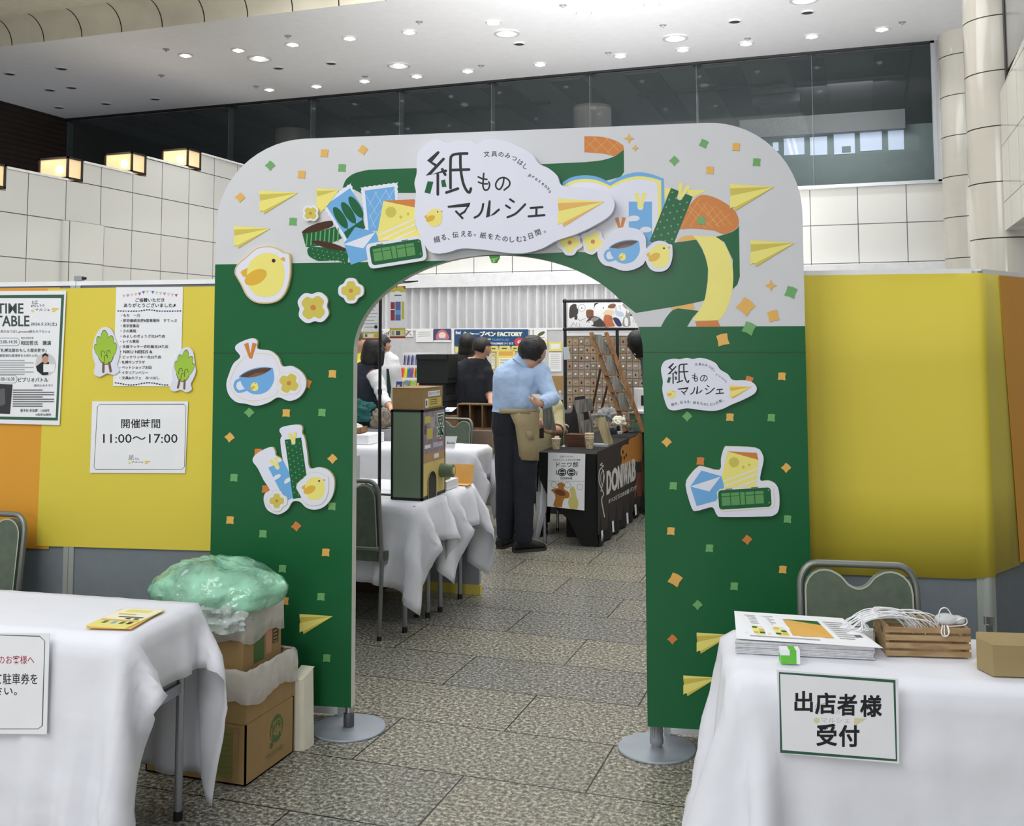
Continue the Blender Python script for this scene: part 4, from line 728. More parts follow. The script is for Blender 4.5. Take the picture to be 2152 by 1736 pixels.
# ================================================================== FRONT TABLES
clothm = mat('white_tablecloth', (232, 232, 238), .85, noise=.015, bump=.12, bscale=14, sheen=.1)
def drape(F, hx, hy, top, ex, ey, res=.034, steps=105, seed=1):
    """a rectangular cloth falls over a table top; ex=(left,right), ey=(front,back) overhang. Returns grid"""
    rng = np.random.default_rng(seed)
    xs = np.arange(-hx - ex[0], hx + ex[1] + 1e-6, res); ys = np.arange(-hy - ey[0], hy + ey[1] + 1e-6, res); nx, ny = len(xs), len(ys)
    X = np.zeros((nx, ny, 3)); X[..., 0] = xs[:, None]; X[..., 1] = ys[None, :]; X[..., 2] = top + .004; X += rng.normal(0, .0012, X.shape); X0 = X.copy(); Vv = np.zeros_like(X)
    pin = (abs(X[..., 0]) < hx - .012) & (abs(X[..., 1]) < hy - .012); w_ = np.where(pin, 0., 1.)
    def solve(a, b, wa, wb, L0, k):
        d = b - a; l = np.sqrt((d * d).sum(-1)); ws = wa + wb; s = np.where(ws > 0, k * (l - L0) / np.maximum(l, 1e-9) / np.maximum(ws, 1e-9), 0)[..., None]
        a += d * s * wa[..., None]; b -= d * s * wb[..., None]
    dg = res * sqrt(2)
    for st in range(steps):
        dt = .02; Vv[..., 2] -= 9.8 * dt * w_; Vv *= .965; P = X + Vv * dt * w_[..., None]
        for it in range(9):
            for o in (0, 1):
                solve(P[o:-1:2], P[o + 1::2], w_[o:-1:2], w_[o + 1::2], res, 1); solve(P[:, o:-1:2], P[:, o + 1::2], w_[:, o:-1:2], w_[:, o + 1::2], res, 1)
                solve(P[o:-1:2, :-1], P[o + 1::2, 1:], w_[o:-1:2, :-1], w_[o + 1::2, 1:], dg, .25); solve(P[o:-1:2, 1:], P[o + 1::2, :-1], w_[o:-1:2, 1:], w_[o + 1::2, :-1], dg, .25)
            if it % 3 == 0:
                for o in (0, 1, 2, 3):
                    solve(P[o:-2:4], P[o + 2::4], w_[o:-2:4], w_[o + 2::4], res * 2, .2); solve(P[:, o:-2:4], P[:, o + 2::4], w_[:, o:-2:4], w_[:, o + 2::4], res * 2, .2)
            e = .008; ins = (abs(P[..., 0]) < hx + e) & (abs(P[..., 1]) < hy + e) & (P[..., 2] < top + .003)
            dx = hx + e - abs(P[..., 0]); dy = hy + e - abs(P[..., 1]); dz = top + .003 - P[..., 2]
            mz = ins & (dz <= np.minimum(dx, dy)); mx = ins & ~mz & (dx <= dy); my = ins & ~mz & ~mx
            P[..., 2][mz] = top + .003; P[..., 0][mx] = (np.sign(P[..., 0]) * (hx + e))[mx]; P[..., 1][my] = (np.sign(P[..., 1]) * (hy + e))[my]
            P[..., 2] = np.maximum(P[..., 2], .006)
        Vv = (P - X) / dt; X = P
    X[..., 2] = np.where(pin, top + .003, X[..., 2])
    N = np.cross(np.gradient(X, axis=0), np.gradient(X, axis=1)); N /= np.linalg.norm(N, axis=-1, keepdims=True) + 1e-9; hang = np.clip((top - X[..., 2]) / .12, 0, 1)
    am = np.array([[mn.noise(V((i * res * 7, j * res * 7, seed))) + .6 * mn.noise(V((i * res * 16, j * res * 16, seed + 5))) for j in range(ny)] for i in range(nx)]) * .006 * hang
    for c in range(int(.22 / res), nx, max(1, int(.46 / res))): am[c] += .0035 * (.35 + hang[c])
    for c in range(int(.2 / res), ny, max(1, int(.37 / res))): am[:, c] += .0035 * (.35 + hang[:, c])
    X += N * am[..., None]
    f = MB(); f.raw([F(*p) for p in X.reshape(-1, 3)], [(i * ny + j, (i + 1) * ny + j, (i + 1) * ny + j + 1, i * ny + j + 1) for i in range(nx - 1) for j in range(ny - 1)], clothm)
    return f
tabm = mat('table_top_laminate', (176, 168, 152), .5)
def table(label, F, hx, hy, top=.7, inset=.06, cross=True, sides=(-1, 1), group='folding tables under white cloths', legm=ALU):
    t = thing('folding_table', label, 'table', F(0, 0, 0), group)
    f = MB(); f.box((-hx, -hy, top - .03), (hx, hy, top), tabm, F); part(f, 'table_top', t, bevel=.004)
    for sx in sides:
        for sy in (-1, 1):
            f = MB(); x, y = sx * (hx - inset), sy * (hy - .035); f.tube([F(x, y, .03), F(x, y, top - .03)], .0135, legm, 12); f.tube([F(x, y, .0), F(x, y, .03)], .0155, BLACK, 12); part(f, 'leg', t, smooth=40)
        if cross:
            f = MB(); x = sx * (hx - inset); f.box((x - .009, -hy + .04, .415), (x + .009, hy - .04, .45), legm, F); part(f, 'crossbar', t)
    return t
LT = rotf((-2.12, 2.603, 0), 4.5); L_ = Fr(LT(-.9, .222), LT.ex, LT.ey, LT.ez)
table('folding table with steel legs under the white cloth, front left', L_, .882, .204, .692, inset=.035, sides=(1,))
tag(drape(L_, .9, .222, .7, (.05, .2), (.56, .53), seed=3).build('tablecloth', smooth=80, thick=.0015), 'white tablecloth draped over the front left table', 'tablecloth')
RT = rotf((-.355, 2.84, 0), 9.8); R2 = Fr(RT(.9, .222), RT.ex, RT.ey, RT.ez)
table('folding table under the white cloth, front right', R2, .882, .204, .692, sides=(-1,))
tag(drape(R2, .9, .222, .7, (.58, .05), (.66, .3), seed=5).build('tablecloth', smooth=80, thick=.0015), 'white tablecloth draped over the front right table', 'tablecloth')

# signs hanging in front of the cloths
nR = -R2.ey; pR = RT(0, -.03); Q4 = Quad((1632, 1407), (1888, 1427), (1640, 1583), (1890, 1605), pR, nR)
def dq4(f, Q, o):
    F = onq(Q, 1400, 1360, 2.8617); pg = mat('poster_green', (48, 92, 70), .5)
    frame_line(f, F, [(681, 155), (1372, 206), (1385, 681), (692, 627)], 13, pg, o)
    small_logo(f, F, 850, 290, .24, o) if 0 else None
    lt = mat('watermark_print', (196, 196, 200), .6); ltp = mat('watermark_yellow', (222, 212, 168), .6)
    f.text('マルシェ', F, 930, 425, 1105, 455, o(), lt, 0, True); f.text('紙', F, 893, 335, 960, 400, o(), lt, 0, True); f.text('もの', F, 985, 378, 1045, 402, o(), lt, 0, True); plane(f, F, 1130, 425, 75, ltp, ltp, o); f.poly(circ(905, 440, 18, n=12), F, o(), ltp)
    for i, (ch, x0, y0, x1, y1) in enumerate((('出', 773, 265, 880, 388), ('店', 898, 275, 1018, 402), ('者', 1030, 283, 1145, 410), ('様', 1168, 290, 1295, 418), ('受', 905, 463, 1025, 592), ('付', 1040, 470, 1160, 598))): f.text(ch, F, x0, y0, x1, y1, o(), INK, .03, True)
sign('reception_sign', Q4, 'white sign with green border hanging on the front right tablecloth', dq4)
nL = -L_.ey; pL = LT(0, -.03); Q5 = Quad((-190, 1329), (104, 1331), (-196, 1541), (98, 1543), pL, nL)
def dq5(f, Q, o):
    F = onq(Q, 0, 1060, 2.568); rd = mat('crimson_ink', (170, 44, 66), .6)
    frame_line(f, F, [(-450, 690), (215, 712), (242, 738), (228, 1195), (205, 1212), (-450, 1212)], 4, GREYINK, o)
    f.text('のお客様へ', F, -8, 815, 185, 862, o(), rd, .006, True); f.text('て駐車券を', F, -30, 912, 203, 972, o(), INK, .008, True); f.text('さい。', F, -30, 985, 92, 1030, o(), INK, .008, True)
sign('parking_sign', Q5, 'white sign about parking tickets hanging on the front left tablecloth', dq5)

# ------------------------------------------------------------------ chairs
padm = mat('grey_green_upholstery', (90, 102, 86), .9, noise=.12, scale=30, bump=.1, bscale=160, sheen=.2); frm = mat('chair_frame', (132, 134, 128), .35, .6, noise=.03); pipm = mat('chair_piping', (170, 178, 160), .7)
def make_chair():
    t = thing('banquet_chair', 'chair', 'chair', (0, 0, 0))
    f = MB(); f.prism(rrect(-.215, -.2, .215, .22, .06), Fr((0, 0, .40)), 0, .055, padm); part(f, 'seat', t, bevel=.012, smooth=50)
    B = Fr((0, -.205, .46), (1, 0, 0), (0, -.11, 1), (0, -1, -.11))
    ol = [(-.172, .02), (.172, .02), (.172, .27)] + [(.172 - .065 + .065 * cos(a), .285 + .07 * sin(a)) for a in [pi / 2 * i / 5 for i in range(6)]] + cr([(.085, .352), (.055, .335), (.03, .308), (0, .297), (-.03, .308), (-.055, .335), (-.085, .352)], 3, False) + [(-.107 - .065 * sin(a), .285 + .07 * cos(a)) for a in [pi / 2 * i / 5 for i in range(6)]] + [(-.172, .27)]
    f = MB(); f.prism(ol, B, -.016, .016, padm); p = part(f, 'backrest', t, bevel=.008, smooth=50)
    f = MB(); f.stroke(ol, B, .0175, .006, pipm, closed=True); f.stroke(ol, B, -.0175, .006, pipm, closed=True); part(f, 'piping', p)
    f = MB(); pa = [(-.198, -.215, .40), (-.198, -.205, .46)]
    arcp = [B(-.198, .28, 0)] + [B(-.138 - .06 * cos(a), .30 + .075 * sin(a), 0) for a in [pi / 2 * i / 6 for i in range(7)]] + [B(.138 + .06 * sin(a), .30 + .075 * cos(a), 0) for a in [pi / 2 * i / 6 for i in range(7)]] + [B(.198, .28, 0)]
    f.tube([(p[0] * .945, p[1], p[2]) for p in pa + arcp + [(.198, -.205, .46), (.198, -.215, .40)]], .0125, frm, 10); part(f, 'back_frame', t, smooth=50)
    for sx in (-1, 1):
        f = MB(); f.tube([(sx * .198, -.215, .42), (sx * .2, -.25, 0.004)], .0115, frm, 10); f.tube([(sx * .2, -.2485, .022), (sx * .2, -.25, 0)], .0135, BLACK, 10); part(f, 'leg', t, smooth=50)
        f = MB(); f.tube([(sx * .198, .19, .40), (sx * .2, .235, 0.004)], .0115, frm, 10); f.tube([(sx * .2, .233, .022), (sx * .2, .235, 0)], .0135, BLACK, 10); part(f, 'leg', t, smooth=50)
        f = MB(); f.tube([(sx * .198, -.215, .395), (sx * .198, .195, .395)], .0115, frm, 8); part(f, 'seat_rail', t, smooth=50)
    return t
CH = make_chair(); CH['label'] = 'grey-green banquet chair behind the front right table'; CH.location = (-.035, 3.70 - .22, 0); CH.rotation_euler = (0, 0, radians(188))
CH.location = (V((-.033, 3.70, 0)) + V((sin(radians(8)), -cos(radians(8)), 0)) * .235)
CH2 = dup(CH, (-3.665, 3.37, 0), radians(183), 'grey-green banquet chair cut off by the left edge, behind the front left table')
CH3 = dup(CH, (-2.67, 5.29, 0), 0, 'grey-green banquet chair seen from behind just inside the arch, pushed under a white table')
CH4 = dup(CH, (-3.72, 8.95, 0), radians(180), 'grey-green banquet chair far back, behind the small printed card on the second table row')

# ------------------------------------------------------------------ things on the front right table
ZT_ = .708
st = mat('paper_stack_edges', (206, 206, 208), .7, noise=.1, scale=60)
a, b_, c, d = onz(1546, 1372, ZT_), onz(1838, 1386, ZT_), onz(1838, 1345, ZT_), onz(1560, 1330, ZT_)
f = MB(); 
for k in range(9):
    j = [random.uniform(-.003, .003) for _ in range(4)]; z0, z1 = ZT_ + .0038 * k, ZT_ + .0038 * k + .0032
    q = [(a.x + j[0], a.y + j[1]), (b_.x + j[2], b_.y + j[3]), (c.x + j[1], c.y + j[0]), (d.x + j[3], d.y + j[2])]
    f.prism(q, W, z0, z1, st)
tag(f.build('flyer_stack'), 'thick stack of white printed flyers on the front right table', 'paper stack', kind='stuff')
zs = ZT_ + .0355
class Sheet3:
    def __init__(s, q): s.q = [V(p) for p in q]; s.n = (s.q[1] - s.q[0]).cross(s.q[0] - s.q[2]).normalized()
    def __call__(s, a, b, c=0): q = s.q; return (q[0] * (1 - a) + q[1] * a) * (1 - b) + (q[2] * (1 - a) + q[3] * a) * b + V((0, 0, c + .012 * sin(pi * min(max(a, 0), 1)) * 0))
Q6 = Sheet3([onz(1543, 1284, zs + .045), onz(1770, 1299, zs + .03), onz(1548, 1342, zs + .002), onz(1856, 1362, zs + .004)])
f = MB(); o = Lay(.0004)
f.raw([Q6(i / 6, j, -.0008 * k) for k in (0, 1) for i in range(7) for j in (0, 1)], [(2 * i, 2 * i + 2, 2 * i + 3, 2 * i + 1) for i in range(6)] + [(14 + 2 * i, 14 + 2 * i + 1, 14 + 2 * i + 3, 14 + 2 * i + 2) for i in range(6)], PAPER)
def pr_(x0, y0, x1, y1, m): f.poly([(x0, y0), (x1, y0), (x1, y1), (x0, y1)], Q6, o(), m)
tx = mat('flyer_text', (176, 174, 172), .7)
for i in range(6): pr_(.08, .12 + .055 * i, .34 - .03 * (i % 2), .15 + .055 * i, tx)
pr_(.07, .5, .22, .8, YL); pr_(.24, .5, .4, .8, YL)
for i in range(3):
    for j in range(3): pr_(.08 + .05 * i, .53 + .09 * j, .12 + .05 * i, .59 + .09 * j, (OR, GR, CW)[(i + j) % 3]); pr_(.25 + .05 * i, .53 + .09 * j, .29 + .05 * i, .59 + .09 * j, (GR, OR, CW)[(i + j) % 3])
pr_(.42, .2, .72, .78, OR); pr_(.42, .2, .72, .34, GR); pr_(.49, .36, .68, .7, CW)
for j in range(4): pr_(.52, .4 + .075 * j, .65, .44 + .075 * j, DO)
for i in range(9): pr_(.76, .2 + .07 * i, .95 - .04 * (i % 3), .225 + .07 * i, tx)
pr_(.9, .62, .95, .7, GREYINK); pr_(.1, .86, .6, .89, tx)
tag(f.build('flyer'), 'open printed flyer with a floor plan, topmost on the flyer stack', 'flyer')
# wooden crate with white cords
cw = wood('crate_wood', (178, 150, 110), (146, 116, 80), 5, 0); ce = wood('crate_end_wood', (170, 142, 104), (142, 112, 78), 5, 1)
C_ = rotf(onz(1862, 1379, ZT_), 13.5); ct = thing('wooden_crate', 'small slatted wooden crate on the front right table', 'crate', C_(0, 0, 0)); cwid = .232; cdep = .135; chh = .082
for k in range(4):
    for yy, nm in ((0, 'slat'), (cdep - .006, 'slat')):
        f = MB(); f.box((0, yy, .001 + k * .0215), (cwid, yy + .006, .0155 + k * .0215), cw, C_); part(f, nm, ct, bevel=.0008)
for x in (.004, cwid - .012):
    f = MB(); E_ = Fr(C_(x, 0, 0), C_.ey, C_.ez, C_.ex); ol = rrect(.0065, .001, cdep - .0065, chh, .004)
    ho = [(cdep / 2 + .026 * cos(t), .058 + .010 * sin(t)) for t in [2 * pi * i / 20 for i in range(20)]]
    f.prism([(.0065, .001), (cdep - .0065, .001), (cdep - .0065, .046), (.0065, .046)], E_, 0, .008, ce); f.prism([(.0065, .0462), (cdep / 2 - .028, .0462), (cdep / 2 - .028, .07), (.0065, .07)], E_, 0, .008, ce); f.prism([(cdep / 2 + .028, .0462), (cdep - .0065, .0462), (cdep - .0065, .07), (cdep / 2 + .028, .07)], E_, 0, .008, ce); f.prism([(.0065, .0702), (cdep - .0065, .0702), (cdep - .0065, chh), (.0065, chh)], E_, 0, .008, ce)
    part(f, 'end_panel', ct)
f = MB(); f.box((.012, .006, 0), (cwid - .012, cdep - .006, .004), ce, C_); part(f, 'base', ct)
cordm = mat('white_cord', (240, 240, 242), .6, noise=.02); rng = random.Random(5)
for i in range(16):
    y = .02 + .095 * rng.random(); x1 = .02 + rng.random() * .11; h = .088 + .02 * rng.random(); xl = -.085 + .05 * rng.random()
    p = [C_(x1 + .06, y, .055), C_(x1 + .03, y, h - .004), C_(x1 - .03, y + .004, h + .004), C_(-.01, y + .004, .091 + .01 * i / 16), C_(-.05, y + .002, .076 + .012 * i / 16), C_(xl, y, .058 + .012 * rng.random()), C_(xl - .012, y + .006, .054 + .01 * rng.random()), C_(xl + .004, y + .012, .06 + .012 * rng.random()), C_(-.05, y + .011, .078 + .012 * i / 16), C_(-.01, y + .012, .093 + .01 * i / 16), C_(x1, y + .012, h), C_(x1 + .05, y + .01, .06)]
    f = MB(); f.tube(cr([tuple(q) for q in p], 4, False), .0016, cordm, 6); tag(f.build('lanyard_cord', smooth=60), 'white lanyard cord heaped in the crate and hanging over the flyers', 'cord', 'white lanyard cords in the crate')
for i, p in enumerate(([(.15, .02, .086), (.155, .015, .125), (.175, .02, .13), (.19, .025, .105), (.18, .03, .09)], [(.19, .02, .09), (.215, .015, .105), (.228, .018, .1), (.222, .02, .085), (.17, .01, .082)], [(.155, -.004, .09), (.15, -.008, .068), (.16, -.009, .06), (.17, -.007, .068), (.168, .002, .088)], [(.16, -.004, .09), (.158, -.01, .066), (.166, -.01, .064), (.172, -.007, .074), (.17, .002, .088)])):
    f = MB(); f.tube(cr([tuple(C_(*q)) for q in p], 5, False), .0017, cordm, 6); tag(f.build('lanyard_cord', smooth=60), 'white cord looped round the plastic bag at the right end of the crate', 'cord', 'cord loops at the right end of the crate')
f = MB(); cl = mat('clear_bag', (236, 240, 242), .12, noise=0, alpha=.55)
f.ball(C_(.175, .03, .098), (.032, .022, .016), cl, 14, C_); f.ball(C_(.21, .04, .094), (.02, .022, .012), cl, 12, C_); tag(f.build('plastic_bag', smooth=70), 'small clear plastic bag on top of the crate, right end', 'bag')
# green and white paper block, brown box
G2 = rotf(onz(1641, 1395, ZT_), 12); f = MB(); f.box((0, 0, 0), (.052, .036, .038), PAPER, G2)
for x0, x1, z0, z1 in ((.0, .024, .0, .023), (.026, .042, 0, .038)): f.box((x0, -.0006, z0), (x1, .0, z1), gb, G2)
f.box((.022, 0, .0382), (.04, .036, .0386), gb, G2); f.box((-.0006, .004, 0), (0, .03, .022), gb, G2); f.box((.0245, -.001, 0), (.0255, .0, .038), LG, G2); tag(f.build('paper_block', bevel=.001), 'small green and white paper block on the cloth in front of the flyers', 'paper block')
B2 = rotf(onz(2087, 1421, ZT_), 12); bt = thing('cardboard_box', 'brown cardboard box cut off by the right edge, on the front right table', 'box', B2(0, 0, 0)); bp = mat('box_brown', (158, 138, 96), .8)
f = MB(); f.prism([(0, 0), (.22, 0), (.22, .13), (0, .13), (-.02, .065)], B2, 0, .078, bp); part(f, 'body', bt, bevel=.0015); f = MB(); f.prism([(.002, .002), (.218, .002), (.218, .128), (.002, .128), (-.017, .065)], B2, .0782, .0792, bp); part(f, 'lid', bt)

# ------------------------------------------------------------------ things on and beside the front left table
for k, (dx, dy, r) in enumerate(((0, 0, 0), (.004, -.006, 3), (-.005, .004, -4))):
    p = [onz(*q, ZT_ + .002 * k) for q in ((182, 1318), (272, 1322), (345, 1283), (258, 1280))]; ctr = sum(p, V()) / 4; a = radians(r); p = [ctr + Matrix.Rotation(a, 3, 'Z') @ (q - ctr) + V((dx, dy, 0)) for q in p]
    F = Sheet3([p[3], p[2], p[0], p[1]]); f = MB(); o = Lay(.0002); f.raw([F(x, y, z) for z in (0, .0019) for x, y in ((0, 0), (1, 0), (1, 1), (0, 1))], [(3, 2, 1, 0), (4, 5, 6, 7), (0, 1, 5, 4), (1, 2, 6, 5), (2, 3, 7, 6), (3, 0, 4, 7)], YL if k == 2 else OR)
    if k == 2:
        pr2 = lambda x0, y0, x1, y1, m: f.poly([(x0, y0), (x1, y0), (x1, y1), (x0, y1)], F, .0019 + o(), m)
        pr2(.02, .02, .98, .6, mat('leaflet_cream', (246, 238, 214), .6)); pr2(.05, .62, .95, .68, OR); pr2(.15, .3, .6, .36, GOLD); pr2(.2, .08, .8, .22, YL); pr2(.3, .44, .9, .5, GR)
        for x in (.2, .42, .62, .8): pr2(x, .7, x + .1, .82, (INK, GR, BL, GR)[int(x * 5) % 4])
        for x in (.55, .75): pr2(x, .52, x + .12, .58, INK)
    tag(f.build('leaflet'), ['orange leaflet lowest in the small pile on the front left table', 'orange leaflet in the middle of the small pile on the front left table', 'yellow printed leaflet topmost in the small pile on the front left table'][k], 'leaflet', 'leaflets on the front left table')
# cardboard boxes, bin liners and bag behind the table
box = thing('cardboard_box', 'large brown cardboard box with a green round logo, standing on the floor beside the arch', 'box', (-2.127, 3.272, 0))
cb = lambda lo, hi: (f.box(lo, hi, CARD))
x0, x1, y0, y1 = -2.56, -2.13, 3.272, 3.6
f = MB(); f.box((x0, y0, .004), (x1, y1, .008), CARD)
for lo, hi in (((x0, y0, .004), (x1, y0 + .006, .214)), ((x0, y1 - .006, .004), (x1, y1, .214)), ((x0, y0, .004), (x0 + .006, y1, .214)), ((x1 - .006, y0, .004), (x1, y1, .214))): f.box(lo, hi, CARD)
lf = Fr((x0, y0 - .0006, 0), (1, 0, 0), (0, 0, 1), (0, -1, 0)); rf = Fr((x1 + .0006, y0, 0), (0, 1, 0), (0, 0, 1), (1, 0, 0)); cg = mat('carton_green_print', (74, 104, 54), .7); cgl = mat('carton_faded_print', (124, 128, 70), .8); o = Lay(.0002)
f.poly(circ(.205, .135, .045, .05, 28), rf, o(), cg); f.poly(circ(.17, .085, .012, n=10), rf, o(), cg); f.text("PET'S", rf, .178, .148, .235, .168, o(), CARD, .03); f.text('1484', rf, .168, .108, .24, .145, o(), CARD, .04)
f.text('ペッズ イシバシ', rf, .135, .042, .255, .066, o(), cgl, .02)
for k in range(9): f.poly([(.235, .025 + .019 * k), (.375, .025 + .019 * k), (.375, .041 + .019 * k), (.235, .041 + .019 * k)], lf, o(), cgl)
f.stroke([(.225, .015), (.40, .015), (.40, .2), (.225, .2)], lf, o(), .0015, cgl, closed=True); f.poly([(.31, .002), (.312, .002), (.312, .2), (.31, .2)], lf, o(), CARD)
part(f, 'body', box)
for nm, lo, hi in (('flap', (x1 - .008, y0 + .006, .216), (x1 - .003, y1 - .004, .395)), ('flap', (x0, y0, .216), (x1 - .004, y0 + .005, .392)), ('flap', (x0, y1 - .005, .216), (x1, y1, .395))): f = MB(); f.box(lo, hi, CARD); part(f, nm, box)
liner = mat('white_bin_liner', (250, 248, 242), .3, noise=.04, scale=20, bump=.5, bscale=14, alpha=.36)
def linerskirt(x0, x1, y0, y1, ztop, zlow, seed):
    rng = random.Random(seed); f = MB(); pt = []
    for a, b, n in (((x0, y0), (x1, y0), 18), ((x1, y0), (x1, y1), 16), ((x1, y1), (x0, y1), 10)): pt += [(a[0] + (b[0] - a[0]) * i / n, a[1] + (b[1] - a[1]) * i / n) for i in range(n)]
    cxm, cym = (x0 + x1) / 2, (y0 + y1) / 2; lv = [(ztop - .05, .93), (ztop, .985), (ztop + .004, 1.0), (ztop - .012, 1.03), ((ztop + zlow) / 2, 1.045), (zlow, 1.05)]
    vs = [(cxm + (x - cxm) * s_ + rng.gauss(0, .0018), cym + (y - cym) * s_ + rng.gauss(0, .0018), z + rng.gauss(0, .002) + (.012 * sin(i * .5) if k == 5 else 0)) for k, (z, s_) in enumerate(lv) for i, (x, y) in enumerate(pt)]; n = len(pt)
    f.raw(vs, [(k * n + i, k * n + i + 1, (k + 1) * n + i + 1, (k + 1) * n + i) for k in range(5) for i in range(n - 1)], liner); return f
tag(linerskirt(x0, x1, y0, y1, .40, .285, 4).build('bin_liner', smooth=80, thick=.0008), 'thin white plastic liner folded over the rim of the large cardboard box', 'plastic liner')
box2 = thing('cardboard_box', 'smaller brown carton standing inside the open large box', 'box', (-2.19, 3.3, .25))
f = MB(); f.box((-2.5, 3.30, .02), (-2.165, 3.56, .6), CARD); rf2 = Fr((-2.1644, 3.3, 0), (0, 1, 0), (0, 0, 1), (1, 0, 0)); f.poly([(.07, .40), (.14, .40), (.14, .56), (.07, .56)], rf2, .0003, cg); f.stroke([(.2, .44), (.235, .44), (.235, .49), (.2, .49)], rf2, .0004, .004, INK, closed=True)
for k in range(3): f.poly([(.205, .447 + .013 * k), (.23, .447 + .013 * k), (.23, .452 + .013 * k), (.205, .452 + .013 * k)], rf2, .0005, INK)
f.poly([(.15, .41), (.19, .41), (.19, .5), (.15, .5)], rf2, .0003, mat('carton_pink_print', (190, 140, 110), .8))
part(f, 'body', box2, bevel=.003)
tag(linerskirt(-2.5, -2.165, 3.30, 3.56, .605, .49, 9).build('bin_liner', smooth=80, thick=.0008), 'thin white plastic liner folded over the rim of the smaller carton', 'plastic liner')
# crumpled green bag
gbag = mat('green_plastic_bag', (150, 206, 174), .14, noise=.5, scale=7, bump=1, bscale=16, alpha=.75, spec=.8); rng = random.Random(11)
from mathutils import noise as mn
def crumple(c, r, sc, amp, seed, m, n=64, flat=.45):
    f = MB(); f.ball((0, 0, 0), r, m, n); vs = []
    for v in f.v:
        p = V(v); q = p.normalized(); k = mn.noise(q * sc + V((seed, 0, 0))); k2 = abs(mn.noise(q * sc * 2.3 + V((0, seed, 0)))); p = p * (1 + amp * k - amp * .8 * k2)
        vs.append((c[0] + p.x, c[1] + p.y, c[2] + max(p.z, -r[2] * flat)))
    f.v = vs; return f
tag(crumple((-2.36, 3.40, .655), (.275, .20, .115), 2.2, .16, 3.1, gbag).build('plastic_bag', smooth=50), 'bulging translucent green plastic bag on top of the cartons', 'bag')
tag(crumple((-2.31, 3.30, .585), (.17, .09, .10), 3.5, .3, 8.7, mat('clear_plastic_bag', (214, 226, 222), .15, noise=.1, scale=12, bump=.8, bscale=12, alpha=.6, spec=.8)).build('plastic_bag', smooth=40), 'clear crumpled plastic bag tied below the green bag', 'bag')
f = MB(); f.prism([(-2.15, 3.615), (-2.10, 3.62), (-2.09, 3.70), (-2.15, 3.70)], W, 0, .27, mat('cream_bag_cloth', (226, 220, 200), .8, noise=.06, scale=12, bump=.4, bscale=10)); f.v = [(x + .01 * sin(z * 14), y, z + (.03 if z > .2 and y > 3.65 else 0)) for x, y, z in f.v]; tag(f.build('cream_bag', bevel=.012, smooth=60), 'cream cloth bag squeezed between the cardboard box and the arch leg', 'bag')
# ================================================================== THE MARKET BEHIND THE ARCH
def wtable(label, x0, x1, y0, y1, ex, ey, seed, sides=(1,), cl='white tablecloth', clab=''):
    F = Fr(((x0 + x1) / 2, (y0 + y1) / 2, 0)); hx, hy = (x1 - x0) / 2, (y1 - y0) / 2
    table(label, F, hx - .022, hy - .022, .69, .075, True, sides, legm=mat('dark_steel_leg', (150, 152, 156), .3, .8, noise=.03))
    tag(drape(F, hx, hy, .7, ex, ey, .04, 95, seed).build('tablecloth', smooth=80, thick=.0015), clab, 'tablecloth')
wtable('folding table just inside the arch under a white cloth, with the tall vending box', -4.1, -2.31, 5.17, 5.6, (.05, .25), (.40, .36), 21, clab='white tablecloth under the green vending box just inside the arch')
wtable('second folding table inside the arch under a white cloth, with the orange stand', -4.1, -2.29, 5.62, 6.05, (.05, .25), (.36, .42), 22, clab='white tablecloth under the orange stand, second table inside the arch')
wtable('folding table under a white cloth farther back, with the small printed card', -4.9, -3.0, 7.82, 8.28, (.05, .28), (.5, .45), 23, clab='white tablecloth on the farther table with the small printed card')
lowm = mat('low_screen_grey', (140, 140, 144), .8); f = MB(); f.box((-4.0, 6.12, .06), (-2.31, 6.15, .5), lowm); f.box((-4.0, 6.115, 0), (-2.30, 6.155, .06), YD); tag(f.build('low_screen'), 'low grey screen with a yellow foot standing under the two white tables', 'screen')
f = MB(); f.box((-3.3, 5.95, 0), (-2.93, 6.1, .16), mat('dark_brown_carton', (70, 50, 34), .8)); tag(f.build('carton'), 'dark brown carton on the floor under the white tables', 'box')

# vending box with a knob
mx0, mx1, my0, my1, mz0, mz1 = -2.516, -2.322, 5.27, 5.60, .707, 1.205
vb = thing('vending_box', 'tall green and black tabletop vending box with a round knob and an arched outlet', 'vending box', (mx0, my0, mz0)); sage = mat('sage_green_board', (112, 134, 108), .5, noise=.05, scale=3); crm = mat('cream_yellow_board', (222, 198, 120), .6)
f = MB(); f.box((mx0 + .008, my0 + .003, mz0 + .008), (mx1 - .003, my1 - .008, mz1 - .01), sage); part(f, 'body', vb)
f = MB(); e = .012
for x in (mx0, mx1 - e): 
    for y in (my0, my1 - e): f.box((x, y, mz0), (x + e, y + e, mz1), BLACK)
for z in (mz0, mz1 - e):
    f.box((mx0, my0, z), (mx1, my0 + e, z + e), BLACK); f.box((mx0, my1 - e, z), (mx1, my1, z + e), BLACK); f.box((mx0, my0, z), (mx0 + e, my1, z + e), BLACK); f.box((mx1 - e, my0, z), (mx1, my1, z + e), BLACK)
part(f, 'frame', vb)
FX = Fr((mx1 - .001, my0 + e, mz0), (0, 1, 0), (0, 0, 1), (1, 0, 0)); wd_ = my1 - my0 - 2 * e; hg = mz1 - mz0; o = Lay(.0003); f = MB(); pg = mat('poster_mauve', (150, 134, 140), .6, noise=.25, scale=30)
f.poly([(0, .02), (wd_, .02), (wd_, .2), (0, .2)], FX, o(), crm); f.poly([(0, .2), (wd_, .2), (wd_, .25), (0, .25)], FX, o(), mat('poster_tan', (186, 150, 104), .6)); f.poly([(0, .25), (wd_, .25), (wd_, hg - .015), (0, hg - .015)], FX, o(), pg)
